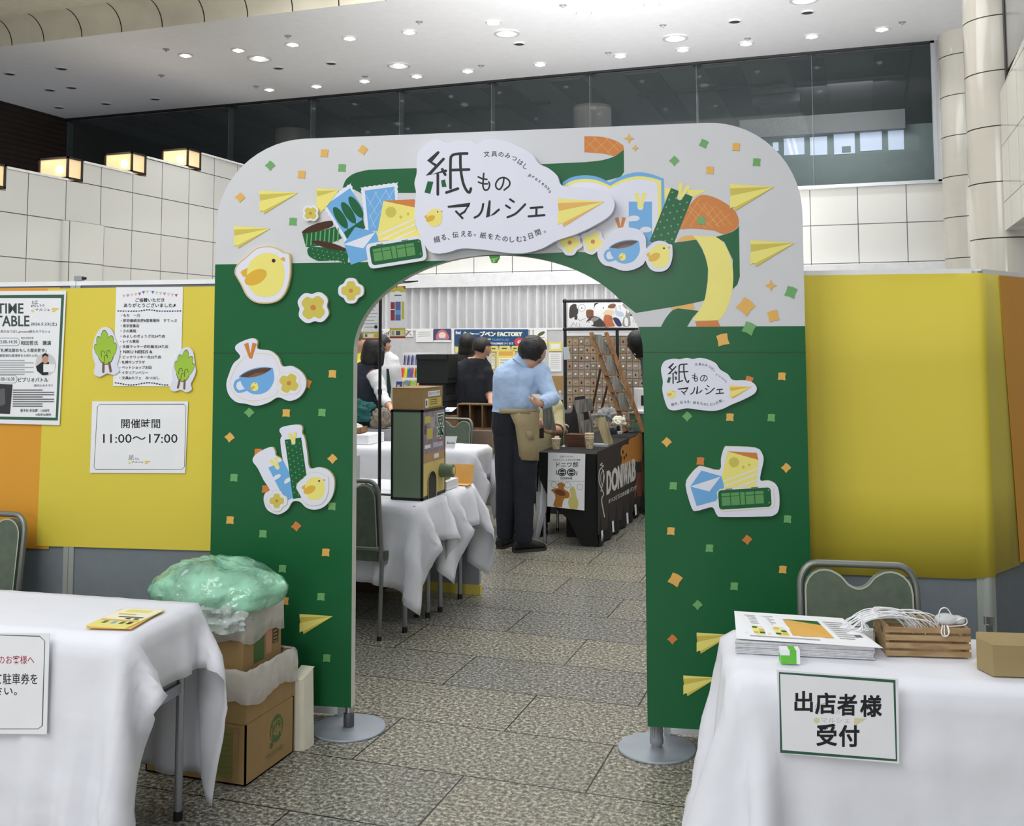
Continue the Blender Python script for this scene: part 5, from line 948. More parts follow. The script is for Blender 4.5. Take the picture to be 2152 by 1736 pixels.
for x0, y0, x1, y1, m_ in ((.02, .42, .1, .46, YD), (.05, .33, .13, .39, YD), (.02, .28, .1, .3, PAPER), (.14, .275, .28, .305, mat('pale_lilac', (190, 186, 204), .6)), (.15, .215, .22, .24, PAPER), (.01, .36, .04, .41, mat('poster_plum', (96, 74, 96), .6)), (.1, .39, .16, .45, PALEINK)): f.poly([(x0, y0), (x1, y0), (x1, y1), (x0, y1)], FX, o(), m_)
for ch, y in (('豆', .385), ('本', .325)):
    f.text(ch, FX, .192, y - .004, .296, y + .078, o(), PAPER, .08); f.text(ch, FX, .198, y, .29, y + .074, o(), GR, .04)
f.text('ガチャ', FX, .2, .265 + .03, .285, .318, o(), mat('crimson_ink', (170, 44, 66), .6), .02)
part(f, 'front_print', vb)
f = MB(); f.poly([(.06, .0)] + [(.12 + .06 * cos(a), .09 + .06 * sin(a)) for a in [pi - pi * i / 14 for i in range(15)]] + [(.18, .0)], FX, .0035, BLACK); f.stroke([(.06, .0)] + [(.12 + .06 * cos(a), .09 + .06 * sin(a)) for a in [pi - pi * i / 14 for i in range(15)]] + [(.18, .0)], FX, .004, .006, crm); part(f, 'outlet', vb)
f = MB(); c = FX(.255, .135, 0); f.tube([c, c + V((.02, 0, 0)), c + V((.022, 0, 0)), c + V((.075, 0, 0)), c + V((.08, 0, 0))], [.04, .04, .037, .037, .03], mat('knob_sage', (98, 116, 90), .45), 24); f.tube([c + V((.0805, 0, 0)), c + V((.082, 0, 0))], [.022, .02], crm, 20); part(f, 'knob', vb, smooth=40)
bx_ = thing('cardboard_box', 'flat brown cardboard box on top of the green vending box', 'box', (mx0, my0, mz1)); f = MB(); f.box((mx0 + .004, my0 + .01, mz1 + .001), (mx1 - .002, my1 - .04, mz1 + .118), CARD); o = Lay(.0003); F_ = Fr((mx1 - .002, my0 + .01, mz1), (0, 1, 0), (0, 0, 1), (1, 0, 0)); f.poly([(.07, .07), (.24, .07), (.24, .1), (.07, .1)], F_, o(), PAPER); f.text('ひとつ５００円', F_, .08, .077, .23, .094, o(), INK, .02)
f.poly([(.06, .012), (.26, .012), (.26, .06), (.06, .06)], F_, o(), YD); f.poly([(.03, .01), (.07, .01), (.07, .06), (.03, .06)], F_, o(), PAPER); f.poly([(.04, .02), (.055, .02), (.055, .05), (.04, .05)], F_, o(), INK)
for y in (.024, .036, .048): f.poly([(.1, y), (.2, y), (.2, y + .005), (.1, y + .005)], F_, o(), BROWN2)
part(f, 'body', bx_); f = MB(); f.box((mx0 + .002, my0 + .008, mz1 + .1185), (mx1, my1 - .038, mz1 + .122), CARD); part(f, 'lid', bx_)
# things round the vending box
f = MB(); wb = rotf((-2.335, 5.66, .708), 0)
for k in range(8): f.box((-.13, .0 + .001 * (k % 2), .0065 * k), (-.005, .19, .0065 * k + .0055), PAPER, wb)
tag(f.build('book_stack'), 'stack of thin white booklets beside the vending box', 'book stack', kind='stuff')
f = MB(); f.box((-2.42, 5.70, .762), (-2.37, 5.8, .80), mat('olive_box', (96, 110, 44), .6)); tag(f.build('small_box', bevel=.002), 'small olive green box lying on the white booklets', 'box')
f = MB(); kr = mat('kraft_orange', (232, 178, 96), .7); f.raw([(-2.52, 5.98, .708), (-2.30, 5.98, .708), (-2.30, 6.02, .82), (-2.52, 6.02, .82), (-2.52, 5.975, .708), (-2.30, 5.975, .708), (-2.30, 6.015, .82), (-2.52, 6.015, .82), (-2.52, 5.88, .7085), (-2.29, 5.88, .7085), (-2.52, 5.88, .711), (-2.29, 5.88, .711)], [(0, 1, 2, 3), (7, 6, 5, 4), (3, 2, 6, 7), (1, 5, 6, 2), (0, 3, 7, 4), (8, 9, 5, 4), (10, 11, 1, 0), (8, 9, 11, 10)], kr); tag(f.build('card_stand'), 'orange card stand leaning at the back corner of the second table', 'stand')
# banner stand and its two banners
bs = thing('banner_stand', 'thin black pole stand on the white table just inside the arch', 'banner stand', (-2.655, 5.41, .708)); f = MB(); f.cyl((-2.655, 5.41, .712), (-2.655, 5.41, 1.97), .0095, BLACK, 12); f.cyl((-2.655, 5.41, 1.28), (-2.655, 5.41, 1.31), .0125, BLACK, 12); part(f, 'pole', bs, smooth=40)
f = MB(); f.box((-2.76, 5.395, .7085), (-2.56, 5.425, .712), BLACK); f.box((-2.665, 5.30, .7085), (-2.645, 5.43, .711), BLACK); part(f, 'base', bs)
f = MB(); f.cyl((-2.86, 5.42, 1.925), (-2.42, 5.42, 1.935), .004, BLACK, 8); part(f, 'arm', bs)
f = MB(); q0 = onY(833, 598, 5.42); q1 = onY(872, 592, 5.8); f.cyl(q0 + V((0, 0, .004)), q1, .003, BLACK, 8); f.cyl(onY(833, 598, 5.42), onY(833, 604, 5.42), .002, BLACK, 6); part(f, 'hook', bs)
def hang(px, Y, label, nm='hanging_banner', kind=0):
    (xl, yt, xr, yb) = px; Q = Quad((xl, yt), (xr, yt), (xl, yb), (xr, yb), (0, Y, 0), (0, -1, 0))
    def d(f, Q, o):
        R = lambda x0, y0, x1, y1, m_: f.poly([(x0, y0), (x1, y0), (x1, y1), (x0, y1)], Q, o(), m_)
        R(0, .83 - .03, 1, 1, YD); R(0, .965, 1, 1, mat('banner_red', (150, 52, 52), .6)); R(.07, .85, .93, .95, mat('leaflet_cream', (246, 238, 214), .6))
        if kind == 0:
            R(0, 0, 1, .12, YD); f.poly(circ(.5, .2, .36, .1, 20), Q, o(), PAPER); f.poly([(0, 0), (.2, 0), (0, .08)], Q, o(), mat('banner_red', (150, 52, 52), .6)); f.poly([(1, 0), (.8, 0), (1, .08)], Q, o(), mat('banner_red', (150, 52, 52), .6))
            R(.3, .17, .75, .19, GREYINK); R(.06, .31, .33, .66, mat('banner_plum', (150, 56, 70), .6)); R(.36, .3, .7, .66, mat('banner_steel', (96, 108, 160), .6)); R(.75, .3, .92, .64, YD); R(.36, .46, .7, .55, BL); R(.06, .44, .33, .46, PAPER)
            R(.12, .86, .3, .94, PALEINK); R(.4, .86, .68, .94, GREYINK); R(.74, .86, .9, .94, YL)
        else:
            for k in range(8): R(.12, .08 + .085 * k, .88 - .1 * (k % 3), .10 + .085 * k, PALEINK)
            f.poly(circ(.78, .68, .1, .045, 12), Q, o(), INK); R(.14, .86, .28, .93, mat('banner_steel', (96, 108, 160), .6)); R(.36, .86, .6, .93, PAPER); R(.66, .86, .92, .94, YD)
    sign(nm, Q, label, d, 'banner', d=.002)
hang((819, 601, 852, 711), 5.425, 'narrow paper banner with colourful print hanging in the arch opening')
hang((762, 630, 798, 714), 5.425, 'narrow paper banner with black text, partly behind the arch edge', kind=1)
# far left on the third table and on the first one
trayw = wood('tray_wood', (150, 112, 72), (112, 80, 50), 5, 0); p = onz(742, 930, .71)
tr = rotf((-4.42, 7.92, .79), 10); f = MB(); f.box((0, 0, 0), (.33, .2, .008), trayw, tr); f.box((0, 0, 0), (.33, .008, .05), trayw, tr); f.box((0, .192, 0), (.33, .2, .05), trayw, tr); f.box((0, 0, 0), (.008, .2, .05), trayw, tr); f.box((.322, 0, 0), (.33, .2, .05), trayw, tr); tag(f.build('wooden_tray'), 'brown wooden tray of white cloth on a white box, seen left through the arch', 'tray')
f = MB(); f.box((-4.5, 7.9, .707), (-3.98, 8.2, .787), PAPER); tag(f.build('paper_box', bevel=.003), 'long low white box under the wooden tray on the farther table', 'box')
f = crumple((-4.27, 8.03, .845), (.14, .08, .04), 4, .35, 2.2, mat('white_fabric', (236, 232, 222), .8, bump=.3)); tag(f.build('fabric_bundle', smooth=60), 'crumpled white cloth lying in the wooden tray', 'cloth')
f = crumple((-4.34, 8.42, .915), (.2, .085, .13), 2.5, .3, 5.2, mat('teal_floral_cloth', (24, 84, 80), .8, noise=.3, scale=14)); tag(f.build('cloth_bag', smooth=60), 'dark teal patterned cloth bag behind the wooden tray', 'bag')
f = crumple((-4.10, 8.40, .87), (.11, .08, .11), 3, .3, 7.7, mat('taupe_cloth', (128, 120, 104), .85)); tag(f.build('cloth_bag', smooth=60), 'crumpled taupe cloth beside the teal bag', 'bag')
f = MB(); f.box((-4.6, 8.31, .6), (-3.9, 8.50, .8), mat('grey_stool', (150, 150, 152), .7)); f.box((-4.6, 8.31, 0), (-3.9, 8.50, .6), PAPER); tag(f.build('display_block'), 'grey topped white block carrying the teal bag', 'display block')
f = MB(); f.box((-2.83, 5.22, .707), (-2.63 - .06, 5.235, .95), PAPER); f.box((-2.83, 5.22, .707), (-2.69, 5.32, .71), PAPER); tag(f.build('card_stand'), 'white upright card stand on the first table, left edge of the opening', 'stand')
f = MB(); q = onY(756, 1000, 5.55); f.tube([(q.x, q.y, .708), (q.x + .005, q.y, .76)], [.012, .022], YD, 12); f.box((q.x - .025, q.y - .02, .76), (q.x + .025, q.y + .02, .768), YL); tag(f.build('yellow_holder'), 'small yellow holder on the first white table, left', 'holder')
# printed card on the third table
Qc = Quad((936, 917), (961, 917), (934, 944), (955, 944), (0, 7.86, 0), (0, -1, 0)); 
sign('printed_card', Qc, 'small white card printed with Books on the farther white table', lambda f, Q, o: f.text('Books', Q, .2, .42, .9, .6, o(), INK, .02, True), 'card')
# brown covered table with wooden compartments
tp = mat('taupe_table_cover', (132, 112, 98), .85); f = MB(); f.box((-4.6, 9.5, .35), (-3.02, 9.98, .705), tp); f.box((-4.55, 9.53, 0), (-3.05, 9.95, .35), BLACKCLOTH); tag(f.build('covered_table', bevel=.01), 'table with a taupe cover behind the green chair, carrying wooden compartments', 'table')
cwd = wood('compartment_wood', (140, 112, 78), (106, 82, 56), 5, 2); dkw = mat('dark_wood_inside', (66, 44, 30), .8)
a, b_ = onY(960, 890, 9.55), onY(1041, 892, 9.55); zt_ = onY(1000, 849, 9.55).z; cs = thing('compartment_shelf', 'low wooden shelf with three open compartments, in front of the man in navy', 'shelf', (a.x, 9.55, .706))
f = MB(); f.box((a.x, 9.7, .706), (b_.x, 9.71, zt_), dkw); part(f, 'back_panel', cs)
for z0, z1, nm in ((zt_ - .012, zt_, 'top_board'), (.706, .72, 'bottom_board')): f = MB(); f.box((a.x, 9.55, z0), (b_.x, 9.71, z1), cwd); part(f, nm, cs)
for k in range(4): x = a.x + (b_.x - a.x - .014) * k / 3; f = MB(); f.box((x, 9.551, .718), (x + .014, 9.699, zt_ - .011), cwd); part(f, 'divider', cs)
f = MB(); q = onY(938, 890, 9.6); f.box((q.x - .06, 9.56, .706), (a.x - .004, 9.66, .706 + .13), wood('box_wood', (150, 112, 70), (116, 84, 50), 5, 0)); tag(f.build('wooden_box', bevel=.003), 'low brown wooden box left of the compartment shelf', 'box')
a, b_ = onY(874, 745, 9.72), onY(946, 880, 9.72); dz = mat('black_display_board', (22, 26, 26), .6); bd = thing('display_tower', 'tall black stepped display boxes behind the cardboard box', 'display', (a.x, 9.72, .706)); zz = [.706, 1.02, 1.2, onY(900, 745, 9.72).z]
for k in range(3): f = MB(); w_ = (0, .02, -.02)[k]; f.box((a.x + .03 + w_ * .5, 9.74 - .02 * k, zz[k] + .001), (b_.x - .03 - w_, 9.95, zz[k + 1]), dz); f.box((a.x + .02, 9.72 - .02 * k, zz[k + 1] - .05), (b_.x - .02, 9.95, zz[k + 1] + .001), dz); part(f, 'box', bd)
for k, (px, c) in enumerate(((838, (40, 60, 130)), (852, (120, 136, 130)), (868, (150, 180, 76)))):
    p = onY(px, 815, 8.9); f = MB(); G = Fr((p.x, 8.9, p.z), (1, 0, 0), (0, .3, .95)); f.box((-.03, -.06, -.004), (.03, .06, .004), mat('notebook_%d' % k, c, .5), G); f.box((-.02, 0, .004), (.01, .03, .0045), PALEINK, G); tag(f.build('notebook'), ['dark blue notebook', 'grey green notebook', 'lime green notebook'][k] + ' standing behind the cardboard box', 'notebook')
f = MB(); q = onY(828, 815, 8.9); f.box((q.x, 8.84, 0), (onY(878, 815, 8.9).x, 9.1, q.z - .062), PAPER); tag(f.build('display_block'), 'white block carrying three notebooks', 'display block')
f = MB(); G = Fr(onY(938, 868, 9.56) + V((0, 0, .012)), (1, 0, 0), (.15, .8, .3)); f.box((-.05, 0, 0), (.06, .12, .004), PAPER, G); f.box((-.03, .01, .004), (.02, .05, .0045), BL, G); tag(f.build('leaflet'), 'white and light blue leaflet on the taupe table', 'leaflet')

# stationery display: white stepped stand of coloured pens
sx0, sx1 = onY(826, 800, 12).x, onY(884, 800, 12).x; sd = thing('pen_display', 'white stepped stationery stand full of coloured pens, far left', 'display stand', ((sx0 + sx1) / 2, 12.1, 0)); 
f = MB(); f.box((sx0, 12, 0), (sx1, 12.5, .78), PAPER); part(f, 'base', sd)
for k in range(4): f = MB(); f.box((sx0, 12.04 + .09 * k, .78 + .16 * k), (sx1, 12.5, .94 + .16 * k), mat('display_white', (226, 226, 230), .4)); part(f, 'step', sd)
pcol = [(220, 50, 50), (240, 130, 40), (240, 210, 60), (70, 170, 80), (60, 110, 200), (130, 70, 170), (40, 44, 60), (220, 90, 140)]
pen = []
for k in range(3):
    n = 20
    for i in range(n):
        c = pcol[(i * (k + 2) // 3 + k) % 8] if k < 2 else [(60, 60, 90), (120, 120, 170), (180, 180, 200)][i % 3]; x = sx0 + .02 + (sx1 - sx0 - .04) * i / (n - 1); y = 12.06 + .09 * (k + 1) - .045; z = .94 + .16 * k
        if i < 8 and len(pen) < 24 and k != 9:
            f = MB(); f.tube([(0, 0, 0), (0, .02, .11), (0, .024, .13)], [.0075, .0075, .004], mat('pen_%d_%d' % (k == 2, i), c, .4), 8); o_ = f.build('pen', loc=(0, 0, 0), smooth=50); pen.append(o_); tag(o_, 'coloured pen standing in the stepped stationery stand', 'pen', 'pens in the stepped stationery stand')
        else: o_ = pen[(i * 5 + k) % 8 + 8 * min(k, len(pen) // 8 - 1)].copy(); COL.objects.link(o_)
        o_.location = (x, y, z + .002)
p = onY(900, 735, 12.2); f = MB(); f.box((sx1 - .0, 12.1, 1.1), (sx1 + .3, 12.5, 1.26), mat('marker_case', (70, 72, 100), .5)); f.box((sx1 + .02, 12.1, .0), (sx1 + .28, 12.5, 1.1), PAPER)
for k in range(7): f.box((sx1 + .03 + .036 * k, 12.09, 1.12), (sx1 + .055 + .036 * k, 12.1, 1.24), PALEINK)
tag(f.build('marker_rack'), 'white block with a dark rack of markers beside the pen stand', 'rack')
f = MB(); f.box((sx1 + .32, 12.1, 0), (sx1 + .6, 12.5, 1.12), PAPER); f.box((sx1 + .33, 12.095, .85), (sx1 + .5, 12.1, 1.0), mat('crimson_ink', (170, 44, 66), .6)); tag(f.build('display_block'), 'white display block with a red print, right of the marker rack', 'display block')
f = MB(); f.box((sx1 + .34, 12.15, 1.121), (sx1 + .56, 12.4, 1.26), PAPER); f.box((sx1 + .4, 12.148, 1.15), (sx1 + .5, 12.15, 1.2), INK); tag(f.build('paper_box'), 'white carton on the display block behind the black tower', 'box')

# notice panels along the curtain, with their posters
YP = 15.2; zt = onY(1000, 690, YP).z; xs = [onY(742, 690, YP).x] + [onY(x, 690, YP).x for x in (952, 1117, 1190)] + [onY(1345, 690, YP).x]
npm = mat('notice_panel_grey', (200, 200, 204), .8); plc = ['at the left, with drawings', 'in the middle, with the blue banner', 'right of the blue banner', 'behind the goods rack']
for i in range(4):
    t = thing('notice_panel', 'light grey notice panel by the curtain, ' + plc[i], 'partition', (xs[i], YP, 0)); f = MB(); f.box((xs[i] + .02, YP, .5), (xs[i + 1] - .02, YP + .02, zt - .03), npm); part(f, 'board', t); f = MB(); f.box((xs[i], YP - .012, zt - .03), (xs[i + 1], YP + .03, zt), railw); part(f, 'top_rail', t)
    for x in (xs[i], xs[i + 1] - .02): f = MB(); f.box((x, YP - .01, 0), (x + .02, YP + .028, zt - .03), railw); part(f, 'post', t)
NY = (0, -1, 0)
def onp(px, label, draw, nm='poster', cat='poster', base=PAPER): (a, b, c, d) = px; Q = Quad((a, b), (c, b), (a, d), (c, d), (0, YP - .014, 0), NY); sign(nm, Q, label, draw, cat, base, .003)
def RR(f, Q, o): return lambda x0, y0, x1, y1, m_: f.poly([(x0, y0), (x1, y0), (x1, y1), (x0, y1)], Q, o(), m_)
for k, x in enumerate((805, 824, 851)):
    def dd(f, Q, o, k=k):
        for j in range(5): f.stroke(cr([(random.random() * .8 + .1, random.random() * .8 + .1) for _ in range(4)], 3, False), Q, o(), .05, (GREYINK, INK, PALEINK)[(j + k) % 3])
    onp((x, 692, x + 17, 708), 'small black and white drawing on the notice panel' + [', far left beside the narrow banner', ', right beside the pole', ', left of the white sheet'][k], dd)
onp((874, 692, 910, 719), 'white sheet with pale writing on the notice panel', lambda f, Q, o: [f.stroke([(.15, y), (.85, y - .04)], Q, o(), .05, PALEINK) for y in (.25, .4, .55)])
def dport(f, Q, o):
    f.poly([(0, 0), (1, 0), (1, .86), (0, .86)], Q, o(), mat('poster_indigo', (74, 70, 116), .5)); f.poly(cr([(.15, .8), (.25, .25), (.5, .05), (.75, .25), (.86, .8)], 4), Q, o(), mat('poster_coral', (206, 120, 120), .5)); f.poly(circ(.5, .5, .2, .26, 18), Q, o(), mat('poster_skin', (244, 220, 216), .5)); f.poly([(.2, .86), (.35, .7), (.65, .7), (.8, .86)], Q, o(), mat('poster_bluegrey', (130, 140, 180), .5))
onp((911, 691, 948, 719), 'poster of a figure with pink hair on the notice panel', dport)
def dfac(f, Q, o):
    nv = mat('banner_navy', (38, 78, 124), .5); cy_ = mat('banner_lettering', (244, 244, 226), .5); f.poly([(0, 0), (1, 0), (1, 1), (0, 1)], Q, o(), nv)
    f.text('Pentel', Q, .02, .1, .085, .3, o(), PAPER, .02, True); f.text('シャープペン FACTORY', Q, .13, .12, .92, .45, o(), cy_, .03, True); f.poly([(.28, .57), (.5, .56), (.5, .63), (.28, .64)], Q, o(), YL); f.text('PG-METAL350', Q, .52, .56, .74, .7, o(), BL, .01, True)
    f.text('オリジナルの(PG-METAL350)をつくろう', Q, .2, .78, .8, .94, o(), PAPER, .02, True); f.poly(circ(.88, .75, .062, .25, 20), Q, o(), mat('badge_red', (220, 70, 84), .5)); f.text('63', Q, .86, .66, .9, .84, o(), PAPER, .02, True)
onp((955, 692, 1110, 727), 'blue banner lettered in white along the top of the notice panel', dfac, 'banner', 'banner')
for k, (x0, y0, x1, y1) in enumerate(((957, 729, 990, 741), (1030, 727, 1046, 739), (1050, 727, 1072, 738), (1076, 727, 1090, 738))): onp((x0, y0, x1, y1), 'small yellow card under the blue banner, ' + ['widest one, at its left end', 'left of three at the middle', 'middle of three at the middle', 'nearest the man in the blue shirt'][k], lambda f, Q, o: RR(f, Q, o)(.2, .35, .7, .6, GREYINK), 'card', 'card', YL)
def dsheet(f, Q, o):
    R = RR(f, Q, o); R(.1, .06, .9, .22, OR); R(.12, .3, .88, .93, mat('leaflet_cream', (246, 238, 214), .6)); [R(.2, .36 + .1 * j, .75, .4 + .1 * j, PALEINK) for j in range(5)]
for k, (x0, y0, x1, y1) in enumerate(((962, 744, 992, 780), (1033, 742, 1040, 776), (1044, 735, 1082, 792))): onp((x0, y0, x1, y1), 'yellow bordered sheet on the notice panel, ' + ['left of the man in navy', 'narrow one right of the man in navy', 'largest, above the shoulder of the man in blue'][k], dsheet, base=YL)
def dfood(f, Q, o): R = RR(f, Q, o); R(.0, .62, 1, .95, mat('poster_cream', (240, 228, 170), .6)); f.poly(circ(.55, .3, .3, .1, 14, -20), Q, o(), mat('poster_leaf', (90, 104, 60), .6)); f.poly(circ(.55, .75, .32, .1, 14, 10), Q, o(), mat('poster_leaf', (90, 104, 60), .6)); R(.2, .5, .8, .54, DO)
onp((1122, 690, 1150, 728), 'white poster with green food pictures, right of the blue banner', dfood)
onp((1154, 719, 1180, 738), 'yellow framed certificate on the notice panel', lambda f, Q, o: RR(f, Q, o)(.15, .2, .85, .75, PAPER), 'certificate', 'poster', YL)
onp((1153, 741, 1180, 781), 'white text sheet below the yellow certificate', lambda f, Q, o: [RR(f, Q, o)(.15, .1 + .1 * j, .85, .13 + .1 * j, PALEINK) for j in range(8)])
f = MB(); q = onY(1155, 790, 13.5); f.box((q.x, 13.5, 0), (q.x + .55, 13.9, q.z), CARD); tag(f.build('cardboard_box'), 'large brown cardboard box beyond the man in the blue shirt', 'box')
f = MB(); q = onY(922, 775, 13.5); f.box((q.x, 13.5, 0), (q.x + .35, 14, q.z), mat('tan_counter', (150, 128, 92), .7)); tag(f.build('counter'), 'tan counter below the notice panel, behind the man in navy', 'counter')

# ------------------------------------------------------------------ black covered table
bt_ = thing('display_table', 'long table covered in black cloth with a lettered side, right of the aisle', 'table', (-2.2, 8.7, 0)); f = MB(); f.box((-2.425, 7.785, .66), (-1.985, 9.78, .7), tabm); part(f, 'table_top', bt_)
for x in (-2.40, -2.02):
    for y in (7.83, 9.72): f = MB(); f.cyl((x, y, 0), (x, y, .66), .0135, ALU, 12); part(f, 'leg', bt_, smooth=40)
f = MB(); bc = BLACKCLOTH; x0, x1, y0, y1 = -2.44, -1.968, 7.77, 9.8
f.raw([(x0, y0, .708), (x1, y0, .708), (x1, y1, .708), (x0, y1, .708)], [(0, 1, 2, 3)], bc)
n = 60; vs = []
for z in (.708, .69, .35, .015): vs += [(x1 + (0 if z > .7 else .006 + .014 * (1 - z) * sin(i * .8) * (z < .6) + (.02 if z < .1 else 0)), y0 + (y1 - y0) * i / n, z) for i in range(n + 1)]
f.raw(vs, [(r * (n + 1) + i, r * (n + 1) + i + 1, (r + 1) * (n + 1) + i + 1, (r + 1) * (n + 1) + i) for r in range(3) for i in range(n)], bc)
f.raw([(x0, y0 - .004, .708), (x1 + .004, y0 - .004, .708), (x1 + .012, y0 - .004, .012), (x1 - .12, y0 - .01, .012), (x1 - .22, y0 - .004, .2), (x0 + .12, y0 - .004, .3), (x0 + .02, y0 - .004, .5)], [tuple(range(7))], bc)
f.raw([(x0, y0, .708), (x0, y1, .708), (x0 - .01, y1, .3), (x0 - .01, y0, .4)], [(0, 1, 2, 3)], bc)
part(f, 'cloth', bt_, 'black cloth', smooth=60)
f = MB(); f.box((-2.3, 8.1, .0), (-2.05, 9.6, .5), BLACKCLOTH); part(f, 'under_block', bt_)  # black block filling the dark space under the table
# cloth banner on the long side
BX = PF(1260, 900, 7.236, 0, (-1.945, 8, 0), (1, 0, 0)); f = MB(); o = Lay(.0003); bnb = mat('banner_dark_brown', (44, 34, 30), .9, noise=.1, scale=6); bw = mat('banner_chalk_white', (206, 204, 200), .8); mo = mat('banner_mushroom', (180, 118, 44), .8); mo2 = mat('banner_trunk', (112, 66, 40), .8)
f.prism([(-430 + 400, 360), (640, 60), (690, 1150), (-20, 1620)], BX, -.004, 0, bnb)
f.poly(cr([(330, 540), (345, 450), (320, 400), (330, 300), (380, 250), (440, 240), (450, 170), (550, 120), (640, 80), (645, 500), (520, 510), (430, 570), (345, 560)], 2), BX, o(), mo); f.poly([(560, 520), (665, 480), (690, 1010), (530, 1060), (520, 900), (560, 800)], BX, o(), mo2); f.poly([(540, 510), (620, 520), (640, 660), (560, 680)], BX, o(), bnb)
for x, y in ((355, 360), (405, 410), (375, 450)): f.poly(circ(x, y, 12, 30, 10), BX, o(), BR)
xsd = [(110, 180), (185, 280), (280, 340), (345, 358), (362, 432), (430, 488), (492, 550)]
for (a, b_), ch in zip(xsd, 'DONIWAB'):
    ya = 660 - (a - 110) * .47; yb = 1010 - (a - 110) * .53; G = Af(BX, (a, ya), (1, -.5), (0, 1)); f.text(ch, G, 0, 0, b_ - a - 6, yb - ya, o(), bw, .03, True)
G = Af(BX, (135, 1080), (1, -.52), (0, 1)); f.text('オハコビスミのお面 パンツ', G, 0, 0, 425, 70, o(), bw, .02, True)
f.stroke(cr([(40, 530), (10, 560), (60, 570), (0, 640), (-10, 800), (20, 900), (60, 1000), (30, 1080), (50, 1220), (75, 1350)], 3, False), BX, o(), 14, bw); f.stroke(cr([(40, 620), (70, 740), (40, 880), (20, 960)], 3, False), BX, o(), 12, bw); f.stroke(cr([(60, 640), (20, 700), (20, 820), (45, 860), (60, 760), (60, 640)], 3, False), BX, o(), 9, bw)
for x, y, h in ((0, 1560, 160), (165, 1415, 170), (385, 1290, 165), (510, 1165, 160), (665, 1025, 150)): f.poly([(x, y), (x + 28, y - 12), (x + 38, y + h - 12), (x + 10, y + h)], BX, .012, PAPER)
tag(f.build('cloth_banner'), 'dark brown cloth banner with white lettering on the side of the black table', 'banner')
Q = Quad((1152, 951), (1230, 954), (1150, 1064), (1228, 1073), (0, 7.745, 0), NY)
def ddon(f, Q, o):
    F = PF(1010, 850, 4.961, 0, Q.q[0], Q.n)
    f.text('上機＋ペにゃに', F, 825, 533, 970, 553, o(), INK, .01, True); f.text('なんかグッと！＆ おもむきの雑貨', F, 755, 568, 1040, 588, o(), INK, .01, True); f.text('ドニワ部', F, 790, 600, 1018, 655, o(), INK, .01, True)
    for cx in (850, 945): f.poly(circ(cx, 708, 45, 41), F, o(), INK); f.poly(circ(cx, 708, 34, 31), F, o(), PAPER); f.poly(circ(cx, 708, 30, 26), F, o(), INK); f.poly([(cx - 30, 703), (cx + 30, 703), (cx + 30, 711), (cx - 30, 711)], F, o(), PAPER)
    f.stroke([(792, 690), (788, 712), (800, 730)], F, o(), 8, INK); f.stroke([(1005, 700), (1004, 722), (995, 738)], F, o(), 8, INK); f.text('DONIWAB', F, 835, 758, 955, 783, o(), INK, .02, True)
    f.poly([(705, 796), (1085, 800), (1085, 804), (705, 800)], F, o(), PALEINK)
    f.poly(cr([(845, 1070), (760, 1060), (780, 980), (770, 930), (735, 895), (770, 875), (810, 870), (800, 830), (840, 812), (880, 835), (870, 880), (925, 920), (920, 975), (870, 985), (850, 1060)], 3), F, o(), mo); f.poly(circ(830, 920, 60, 30, 16, 20), F, o(), mo2); f.poly(cr([(930, 1080), (915, 1000), (940, 950), (930, 890), (955, 855), (985, 880), (1000, 960), (1020, 1020), (1005, 1090)], 3), F, o(), mat('peanut_yellow', (206, 196, 116), .7))
    for x, y in ((765, 835), (908, 840), (1035, 860)): f.stroke(circ(x, y, 30, n=16), F, o(), 3, GREYINK, closed=True)
sign('stall_poster', Q, 'white stall poster with mushroom and peanut figures on the end of the black table', ddon, 'poster')
f = MB(); vs = []; p0_ = (-2.46, 7.80)
for k, z in enumerate((.62, .45, .25, .03)): vs += [(p0_[0] + .10 * i / 8 * (1 - .6 * abs(k - 1.2) / 2) - .03 * (k == 3), p0_[1] + .02 * sin(i), z) for i in range(9)]
f.raw(vs, [(r * 9 + i, r * 9 + i + 1, (r + 1) * 9 + i + 1, (r + 1) * 9 + i) for r in range(3) for i in range(8)], clothm); tag(f.build('cloth_corner', smooth=70, thick=.001), 'corner of white undercloth hanging at the left end of the black table', 'cloth')
# goods on the black table
zb_ = .7085
cupm = mat('paper_cup_print', (206, 186, 150), .6, noise=.3, scale=40); rimm = mat('paper_cup_rim', (232, 218, 186), .5)
def pcup(c, label, grp=None, kk=1, napkin=False):
    t = thing('paper_cup', label, 'cup', c, grp); f = MB(); f.lathe(c, [(.027, 0), (.036, .085)], cupm, 20); part(f, 'body', t, smooth=40); f = MB(); f.lathe((c[0], c[1], c[2] + .083), [(.036, 0), (.039, .002), (.036, .005)], rimm, 20, cap=False); part(f, 'rim', t, smooth=60)
    if napkin: f = MB(); f.box((c[0] - .01, c[1] - .01, c[2] + .08), (c[0] + .025, c[1] + .005, c[2] + .105), PAPER); part(f, 'tissue', t)
p = onz(1169, 944, zb_); pcup((p.x, p.y, zb_), 'single printed paper cup with a tissue in it, at the end of the black table', napkin=True)
p = onz(1239, 943, zb_)
for k in range(4): pcup((p.x, p.y, zb_ + .013 * k), ['printed paper cup lowest in the stack on the black table', 'second paper cup from the bottom of the stack', 'third paper cup from the bottom of the stack', 'paper cup topmost in the stack on the black table'][k], 'stacked paper cups on the black table')
